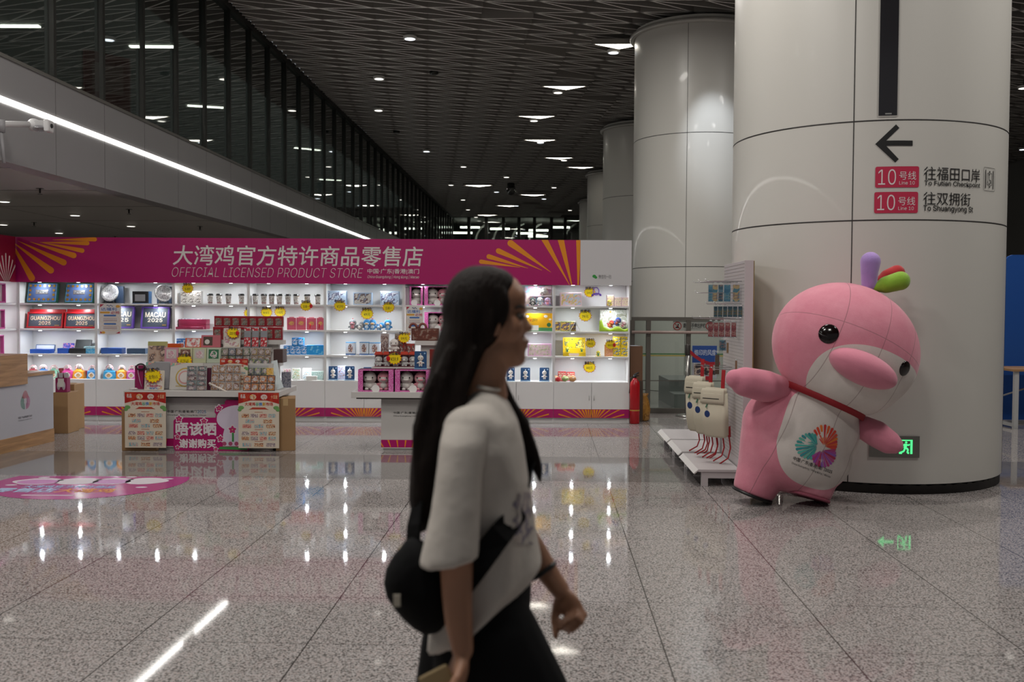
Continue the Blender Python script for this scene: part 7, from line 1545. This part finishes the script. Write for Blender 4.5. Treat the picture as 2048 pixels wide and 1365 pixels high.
# ------------------------------------------------------------------ security camera on the fascia
pc = at_y(72, 250, 10.15); t = thing('wall_camera', 'white security camera on a long arm beside the light strip', 'security camera', pc); M_cam = C('#c8c6c6')
b = MB(); b.tube([at_y(-70, 247, 9.45) - pc, at_y(62, 249, 10.13) - pc], .03, 10); b.build('arm', M_cam, t)
b = MB(); b.tube([at_y(3, 240, 9.78) - pc, at_y(3, 265, 9.78) - pc], .035, 8); b.tube([at_y(1, 255, 9.78) - pc, at_y(8, 327, 9.72) - pc], .018, 8); b.build('bracket', mat('grey_bracket', '#8a888a', .5), t)
b = MB(); b.ell((-.02, 0, 0), (.07, .06, .065), 18, 12); b.build('joint_cover', M_cam, t)
b = MB(); b.bbox(.0, .13, -.05, .05, -.04, .04, .015); b.build('housing', C('#b0aeae'), t); b = MB(); b.bbox(.10, .155, -.06, .06, -.075, .05, .02); b.build('front_plate', M_cam, t); b = MB(); b.ell((.05, -.03, -.04), (.07, .05, .035), 14, 8); b.build('visor', clear('visor_plastic', (.8, .8, .82), .05, .1), t); b = MB(); b.cyl((.155, 0, -.01), (.165, 0, -.01), .022); b.build('lens', M_black, t)
# ================================================================== the walking woman
YW = 2.15
def W(px, py, dy=0.0): return at_y(px, py, YW + dy)
wo = W(960, 1300); wo.z = 0
pt = thing('person', 'woman with long dark hair walking past, white t-shirt, black trousers, black shoulder bag', 'person', wo)
def WL(px, py, dy=0.0): return W(px, py, dy) - wo
KW = YW / F
def chain(b, pts, n=16):
    """tapering limb: (px, py, dy, radius in metres)"""
    c = [WL(*q[:3]) for q in pts]; r = [q[3] for q in pts]; b.tube(c, r, n)
    for i in range(len(c)): b.ell(c[i], r[i], n, 10)
def ell_(b, px, py, dy, rx, ry, rz, rot=0, n=24, k=16): b.ell(WL(px, py, dy), (rx, ry, rz), n, k, rot=Matrix.Rotation(R_(rot), 3, 'Y') if rot else None)
b = MB()
# head, facing right
ell_(b, 962, 622, 0, .083, .071, .095); ell_(b, 1012, 600, 0, .036, .056, .052, 8); ell_(b, 1012, 650, 0, .042, .054, .060); ell_(b, 1020, 694, 0, .034, .043, .046, -10); ell_(b, 1034, 716, 0, .020, .026, .019)
ell_(b, 1000, 700, 0, .045, .046, .036, -20)                                    # jaw
ell_(b, 1043, 618, 0, .011, .036, .012); ell_(b, 1037, 598, 0, .016, .042, .030)
b.loft([[WL(x, y, d) for x, y, d in r] for r in ([(1046, 622, -.008), (1046, 622, .008), (1030, 624, .012), (1030, 624, -.012)], [(1055, 640, -.009), (1055, 640, .009), (1032, 648, .016), (1032, 648, -.016)], [(1066, 655, -.009), (1066, 655, .009), (1036, 662, .018), (1036, 662, -.018)], [(1061, 664, -.008), (1061, 664, .008), (1036, 668, .016), (1036, 668, -.016)])])
ell_(b, 1060, 656, 0, .008, .011, .008, n=14, k=10); ell_(b, 1050, 659, -.012, .008, .007, .007, n=12, k=8); ell_(b, 1050, 659, .012, .008, .007, .007, n=12, k=8)
ell_(b, 1049, 683, 0, .0105, .021, .0065, n=16, k=10); ell_(b, 1047, 694, 0, .0095, .019, .0065, n=16, k=10); ell_(b, 1040, 688, 0, .013, .026, .018)
for s in (-1, 1): ell_(b, 1020, 655, s * .034, .028, .022, .030, -15); ell_(b, 990, 655, s * .069, .014, .006, .024, 12, 14, 10)
# neck, torso core
chain(b, [(978, 715, 0, .047), (968, 748, 0, .049), (962, 790, 0, .058)])
b.loft([[WL(cx + rx / KW * math.cos(a), cy, ry * math.sin(a)) for a in [2 * PI * i / 28 for i in range(28)]] for cx, cy, rx, ry in ((968, 808, .045, .07), (970, 860, .055, .11), (972, 930, .072, .13), (972, 1030, .075, .12), (962, 1120, .08, .12), (955, 1210, .095, .145), (955, 1290, .10, .15))])
# near arm (hangs), far arm (swings forward)
chain(b, [(938, 890, -.125, .040), (920, 980, -.165, .040), (913, 1120, -.18, .034), (914, 1190, -.185, .031), (918, 1250, -.19, .028), (925, 1300, -.195, .0225)])
chain(b, [(985, 890, .125, .038), (1005, 950, .17, .038), (1030, 1045, .185, .033), (1072, 1112, .18, .032), (1105, 1160, .17, .025), (1120, 1180, .165, .023)])
def hand(b, wrist, d, n, curl, s=1.0, thumb=1, spread=.12):
    """palm, four unequal fingers with knuckles, thumb from the side of the palm"""
    d = d.normalized(); n = (n - d * n.dot(d)).normalized(); q = d.cross(n)
    M = Matrix((q, d, n)).transposed()
    b.ell(wrist + d * .042 * s, (.038 * s, .050 * s, .016 * s), 18, 12, rot=M)
    b.ell(wrist + d * .030 * s + q * thumb * .016 * s + n * .006 * s, (.018 * s, .030 * s, .016 * s), 14, 10, rot=M)
    for i, (off, ln) in enumerate(((-.027, .060), (-.009, .074), (.009, .080), (.027, .070))):
        if thumb < 0: off = -off
        p = wrist + d * .078 * s + q * off * s; a = 0.0; r = .0088 * s; pts = [wrist + d * .055 * s + q * off * s * .9, p]
        for j, fr in enumerate((.42, .32, .26)):
            a += curl * (1.0 if j else .7) * (1 + .12 * (3 - i) / 3)
            p = p + (d * math.cos(a) + n * math.sin(a) + q * spread * off * 4 * (1 if j == 0 else 0)) * ln * fr * s; pts.append(p)
        rs = [r * 1.05, r * 1.08, r, r * .92, r * .8]; b.tube(pts, rs, 10)
        for z, pp in enumerate(pts): b.ell(pp, rs[z] * 1.03, 10, 8)
    p = wrist + d * .018 * s + q * thumb * .026 * s + n * .008 * s; pts = [p]; a = .75
    for fr in (.034, .030, .024): p = p + (d * math.cos(a) + q * thumb * math.sin(a) * .8 + n * (.35 + .3 * (1 - a))) .normalized() * fr * s; pts.append(p); a -= .38
    rs = [.0125 * s, .0115 * s, .0100 * s, .0085 * s]; b.tube(pts, rs, 10)
    for z, pp in enumerate(pts): b.ell(pp, rs[z], 10, 8)
w1_ = WL(1124, 1184, .163); hand(b, w1_, WL(1150, 1228, .15) - w1_, Vector((-.35, -.65, -.35)), 1.42, .90, 1)
w2_ = WL(926, 1306, -.195); hand(b, w2_, WL(908, 1375, -.20) - w2_, Vector((-.6, -.3, -.1)), .55, .9, -1)
# legs in mid-stride
chain(b, [(985, 1270, -.075, .088), (1050, 1390, -.075, .080), (1120, 1530, -.07, .062), (1150, 1640, -.07, .055), (1165, 1800, -.07, .048), (1180, 1980, -.07, .036)])
chain(b, [(930, 1280, .08, .088), (905, 1420, .08, .076), (885, 1560, .08, .060), (840, 1700, .08, .052), (770, 1840, .08, .045), (690, 1960, .08, .036)])
for px, py, dy, rot in ((1215, 2035, -.07, 0), (690, 2000, .08, 28)): ell_(b, px, py, dy, .115, .045, .040, rot)
bm_ = remeshed(b, .0052, 4)
SKIN = mat('skin', '#a87a5f', .5, vary=.06, vs_=12)
body = link_mesh(bm_, 'body', SKIN, pt)
for s in (-1, 1):
    q = MB(); q.ell(WL(1037, 634, s * .034), (.011, .011, .008), 14, 10); q.build('eye', mat('eye_white', '#5e5650', .7, spec=.1), pt); q = MB(); q.ell(WL(1043.5, 634, s * .036), (.0055, .0065, .0065), 10, 8); q.build('iris', mat('dark_iris', '#1a1210', .2), pt)
    q = MB(); q.tube([WL(1030, 617, s * .047), WL(1040, 613, s * .040), WL(1049, 616, s * .025)], [.002, .0034, .0025], 6); q.build('eyebrow', mat('brow_hair', '#1c1512', .7), pt)
q = MB(); q.ell(WL(1051.5, 683.5, 0), (.0085, .016, .0042), 12, 8); q.ell(WL(1050, 693.5, 0), (.008, .015, .0045), 12, 8); q.build('lips', mat('lips', '#8a4a44', .45), pt)
# ---- hair
HAIR = bpy.data.materials.new('dark_hair'); HAIR.use_nodes = True; nt = HAIR.node_tree; hb = nt.nodes['Principled BSDF']; hb.inputs['Roughness'].default_value = .6; hb.inputs['Specular IOR Level'].default_value = .12
tc = nt.nodes.new('ShaderNodeTexCoord'); mp = nt.nodes.new('ShaderNodeMapping'); mp.inputs['Scale'].default_value = (90, 90, 5); nt.links.new(tc.outputs['Object'], mp.inputs[0]); n1 = nt.nodes.new('ShaderNodeTexNoise'); n1.inputs['Scale'].default_value = 1.5; n1.inputs['Detail'].default_value = 3; nt.links.new(mp.outputs[0], n1.inputs['Vector'])
cr = nt.nodes.new('ShaderNodeValToRGB'); cr.color_ramp.elements[0].color = (*srgb('#0e0b0a'), 1); cr.color_ramp.elements[1].color = (*srgb('#2a211d'), 1); nt.links.new(n1.outputs[0], cr.inputs[0]); nt.links.new(cr.outputs[0], hb.inputs['Base Color']); bp = nt.nodes.new('ShaderNodeBump'); bp.inputs['Strength'].default_value = .5; bp.inputs['Distance'].default_value = .01; nt.links.new(n1.outputs[0], bp.inputs['Height']); nt.links.new(bp.outputs[0], hb.inputs['Normal'])
def fb_rings(data, n=28):
    """rings given by their front and back points and half width"""
    out = []
    for fx, fy, bx, by, dy, oy in data:
        f, k = WL(fx, fy, oy), WL(bx, by, oy); c = (f + k) / 2; u = (f - k) / 2
        out.append([c + u * math.cos(2 * PI * i / n) + Vector((0, dy * math.sin(2 * PI * i / n), 0)) for i in range(n)])
    return out
b = MB(); ell_(b, 955, 622, 0, .078, .083, .098); ell_(b, 972, 588, 0, .065, .076, .062, 12); ell_(b, 995, 572, 0, .042, .066, .038, 25)
for s in (-1, 1): ell_(b, 992, 612, s * .058, .030, .020, .052, 0); ell_(b, 980, 646, s * .066, .020, .016, .045, 10)
b.loft(fb_rings([(1010, 600, 888, 600, .080, 0), (1002, 640, 884, 650, .083, 0), (984, 690, 866, 705, .083, 0), (964, 735, 856, 755, .084, 0), (946, 785, 842, 800, .088, 0), (926, 845, 829, 875, .090, -.01), (899, 905, 821, 930, .085, -.02), (880, 975, 818, 995, .070, -.03), (868, 1030, 826, 1045, .045, -.03), (856, 1060, 838, 1066, .015, -.03)]))
rng = random.Random(3)
for i in range(46):                                 # loose locks over the fall
    f = rng.random(); s = rng.choice((-1, 1)); dy = s * (.085 - .02 * rng.random()); y0 = 690 + 60 * rng.random(); x0 = 880 + 85 * f - (y0 - 690) * .35
    x1 = x0 - 28 - 12 * rng.random(); x2 = 826 + 42 * f + rng.uniform(-4, 4); y2 = 1010 + 50 * rng.random()
    b.tube([WL(x0, y0, dy * .95), WL((x0 + x1) / 2, y0 + 60, dy * 1.02), WL(x1, y0 + 130, dy), WL((x1 + x2) / 2, (y0 + 130 + y2) / 2, dy * .8 - .02), WL(x2, y2, dy * .3 - .03)], [.006, .011, .011, .009, .003], 8)
b.tube([WL(985, 690, .07), WL(998, 765, .095), WL(1016, 805, .105), WL(1043, 850, .10), WL(1063, 905, .09), WL(1076, 940, .085), WL(1082, 968, .085)], [.018, .018, .017, .018, .017, .012, .004], 12)
hm = remeshed(b, .006, 3); link_mesh(hm, 'hair', HAIR, pt)
# ---- t-shirt
SHIRT = mat('white_cotton', '#c9c1b8', .85, vary=.03, vs_=10, bump=.7, bs=11)
b = MB(); rings = fb_rings([(1000, 784, 946, 774, .060, 0), (1018, 805, 925, 795, .115, 0), (1036, 840, 908, 830, .165, 0), (1048, 890, 898, 885, .175, 0), (1058, 950, 890, 960, .166, 0), (1066, 1020, 884, 1040, .160, 0), (1072, 1075, 876, 1130, .158, 0), (1083, 1118, 862, 1230, .162, 0), (1066, 1140, 852, 1290, .165, 0), (1058, 1146, 852, 1302, .16, 0)], 40)
for k_, ring in enumerate(rings):
    if k_ > 3:
        for i, p in enumerate(ring):
            a = 2 * PI * i / 40; p += Vector((.004 * math.sin(5 * a + k_ * 1.3), .006 * math.sin(6 * a + k_ * .9), .004 * math.sin(4 * a)))
b.loft(rings)
def sleeve(data, n=24):
    out = []
    for cx, cy, dy, rx, ry, tx in data: out.append([WL(cx, cy, dy) + Vector((rx * math.cos(2 * PI * i / n), ry * math.sin(2 * PI * i / n), -tx * math.cos(2 * PI * i / n))) for i in range(n)])
    return out
ell_(b, 942, 858, -.120, .058, .062, .048); ell_(b, 985, 858, .120, .055, .062, .048); ell_(b, 966, 832, 0, .062, .125, .050)
shirt_b = b; b = MB()
b.loft(sleeve([(950, 828, -.09, .045, .05, 0), (938, 850, -.125, .052, .06, 0), (929, 885, -.15, .050, .062, 0), (919, 950, -.168, .047, .058, 0), (911, 1030, -.178, .050, .060, .002), (899, 1112, -.185, .059, .066, -.008), (897, 1125, -.185, .059, .066, -.010)]))
near_sl = b; b = shirt_b
b.loft(sleeve([(975, 828, .09, .045, .05, 0), (985, 850, .125, .052, .06, 0), (995, 900, .15, .052, .06, 0), (1012, 970, .168, .048, .058, 0), (1030, 1040, .178, .050, .06, 0)]))
sm_ = remeshed(b, .008, 4); shirt = link_mesh(sm_, 'tshirt', SHIRT, pt)
ell_(near_sl, 942, 858, -.120, .056, .062, .048)
link_mesh(remeshed(near_sl, .007, 3), 'sleeve', SHIRT, shirt)
b = MB(); b.tube([p + Vector((0, 0, .004)) for p in fb_rings([(1003, 783, 945, 772, .060, 0)], 32)[0]], .0045, 8, closed=True); b.build('collar_rib', mat('white_rib', '#d2cac0', .9, spec=.1), pt)
sb = BVHTree.FromPolygons([v.co.copy() for v in sm_.vertices], [list(p.vertices) for p in sm_.polygons])
def on_shirt(px, py):
    h_ = sb.ray_cast(EYE - wo, ray(px, py)); return (h_[0] + h_[1] * .002) if h_[0] is not None else None
b = MB(); nx, ny = 6, 20; g_ = {}
for i in range(nx + 1):
    for j in range(ny + 1):
        q = on_shirt(1030 + 30 * i / nx + 6 * math.sin(j), 985 + 105 * j / ny)
        if q is not None: g_[i, j] = q
for i in range(nx):
    for j in range(ny):
        qs = [g_.get(z) for z in ((i, j), (i, j + 1), (i + 1, j + 1), (i + 1, j))]
        if all(z is not None for z in qs): b.add(qs, [(0, 1, 2, 3)])
b.build('chest_print', printed('shirt_print', ['#c0b8b0', '#8a8084', '#6a6478', '#b8aca4'], 22), pt)
# ---- trousers and shoes
TROU = mat('black_trousers', '#0c0c0e', .9, spec=.2, bump=.2, bs=20)
b = MB(); b.loft(fb_rings([(1064, 1150, 895, 1205, .135, 0), (1062, 1200, 876, 1250, .155, 0), (1058, 1245, 868, 1300, .165, 0), (1050, 1300, 868, 1345, .16, 0), (1030, 1340, 885, 1370, .12, 0)]))
chain(b, [(988, 1275, -.078, .098), (1050, 1390, -.078, .094), (1120, 1530, -.07, .084), (1150, 1640, -.07, .082), (1165, 1800, -.07, .082), (1178, 1950, -.07, .082)])
chain(b, [(930, 1280, .08, .098), (905, 1420, .08, .092), (885, 1560, .08, .084), (840, 1700, .08, .082), (772, 1835, .08, .082), (712, 1925, .08, .080)])
link_mesh(remeshed(b, .009, 4), 'trousers', TROU, pt)
for px, py, dy, rot in ((1215, 2030, -.07, 0), (690, 1995, .08, 28)):
    b = MB(); ell_(b, px, py, dy, .135, .052, .052, rot); b.build('shoe', C('#2a2828'), pt)
b = MB(); c = WL(1086, 1143, .175); d = (WL(1105, 1160, .17) - WL(1072, 1112, .18)).normalized(); u = d.orthogonal().normalized(); v_ = d.cross(u)
b.tube([c + (u * math.cos(2 * PI * i / 20) + v_ * math.sin(2 * PI * i / 20)) * .032 for i in range(20)], .006, 8, closed=True); b.build('bracelet', M_black, pt)
# ---- shoulder bag
bg = thing('shoulder_bag', 'slouchy black shoulder bag carried by the walking woman', 'bag', W(845, 1180, -.10)); bo = Vector(bg.location)
M_bag = mat('black_nylon', '#0a0a0b', .9, spec=.2, bump=.35, bs=28)
out = [(800, 1096), (812, 1080), (828, 1074), (846, 1082), (866, 1105), (890, 1130), (908, 1150), (912, 1200), (905, 1245), (880, 1266), (850, 1272), (826, 1258), (806, 1240), (788, 1218), (773, 1195), (767, 1168), (772, 1138), (786, 1112)]
cxp, cyp = 843, 1178; b = MB(); rings = []
for y_ in (-.072, -.066, -.05, -.025, 0, .025, .05, .066, .072):
    k = math.sqrt(max(0.0, 1 - (y_ / .0735) ** 2)); k = .25 + .75 * k; rings.append([W(cxp + (x - cxp) * k, cyp + (y - cyp) * k, -.10 + y_) - bo for x, y in out])
b.loft(rings); b.build('body', M_bag, bg)
sp_ = [(826, 1095, -.10), (828, 1050, -.10), (842, 960, -.055), (868, 880, .02), (905, 822, .10), (955, 788, .125), (1003, 800, .128), (1040, 850, .135), (1060, 930, .10), (1058, 985, .0), (1042, 1020, -.112), (1000, 1070, -.168), (958, 1126, -.185), (918, 1180, -.165), (895, 1230, -.125)]
b = MB(); P_ = [W(*q) - bo for q in sp_]; sd = []
for i, p in enumerate(P_): d = (P_[min(i + 1, len(P_) - 1)] - P_[max(i - 1, 0)]).normalized(); nrm_ = (p + bo - (wo + Vector((0, 0, p.z + bo.z)))); nrm_ = nrm_ - d * nrm_.dot(d); sd.append(d.cross(nrm_.normalized()))
b.ribbon(P_, .050, .0025, sd); b.build('strap', M_bag, bg)
b = MB()
a_ = W(795, 1199, -.10 - .055) - bo; b.box(a_.x - .007, a_.x + .007, a_.y - .012, a_.y - .008, a_.z - .012, a_.z + .012); b.xf(Matrix.Identity(4)); b.build('woven_label', C('#b8b0a0'), bg)
t = thing('card_case', 'pale flat case held in the walking woman\'s lowered hand', 'case', W(872, 1358, -.215)); b = MB(); b.bbox(-.032, .032, -.004, .004, -.017, .017, .006); b.xf(Matrix.Rotation(R_(-28), 4, 'Y')); b.build('case', C('#a08a62'), t)
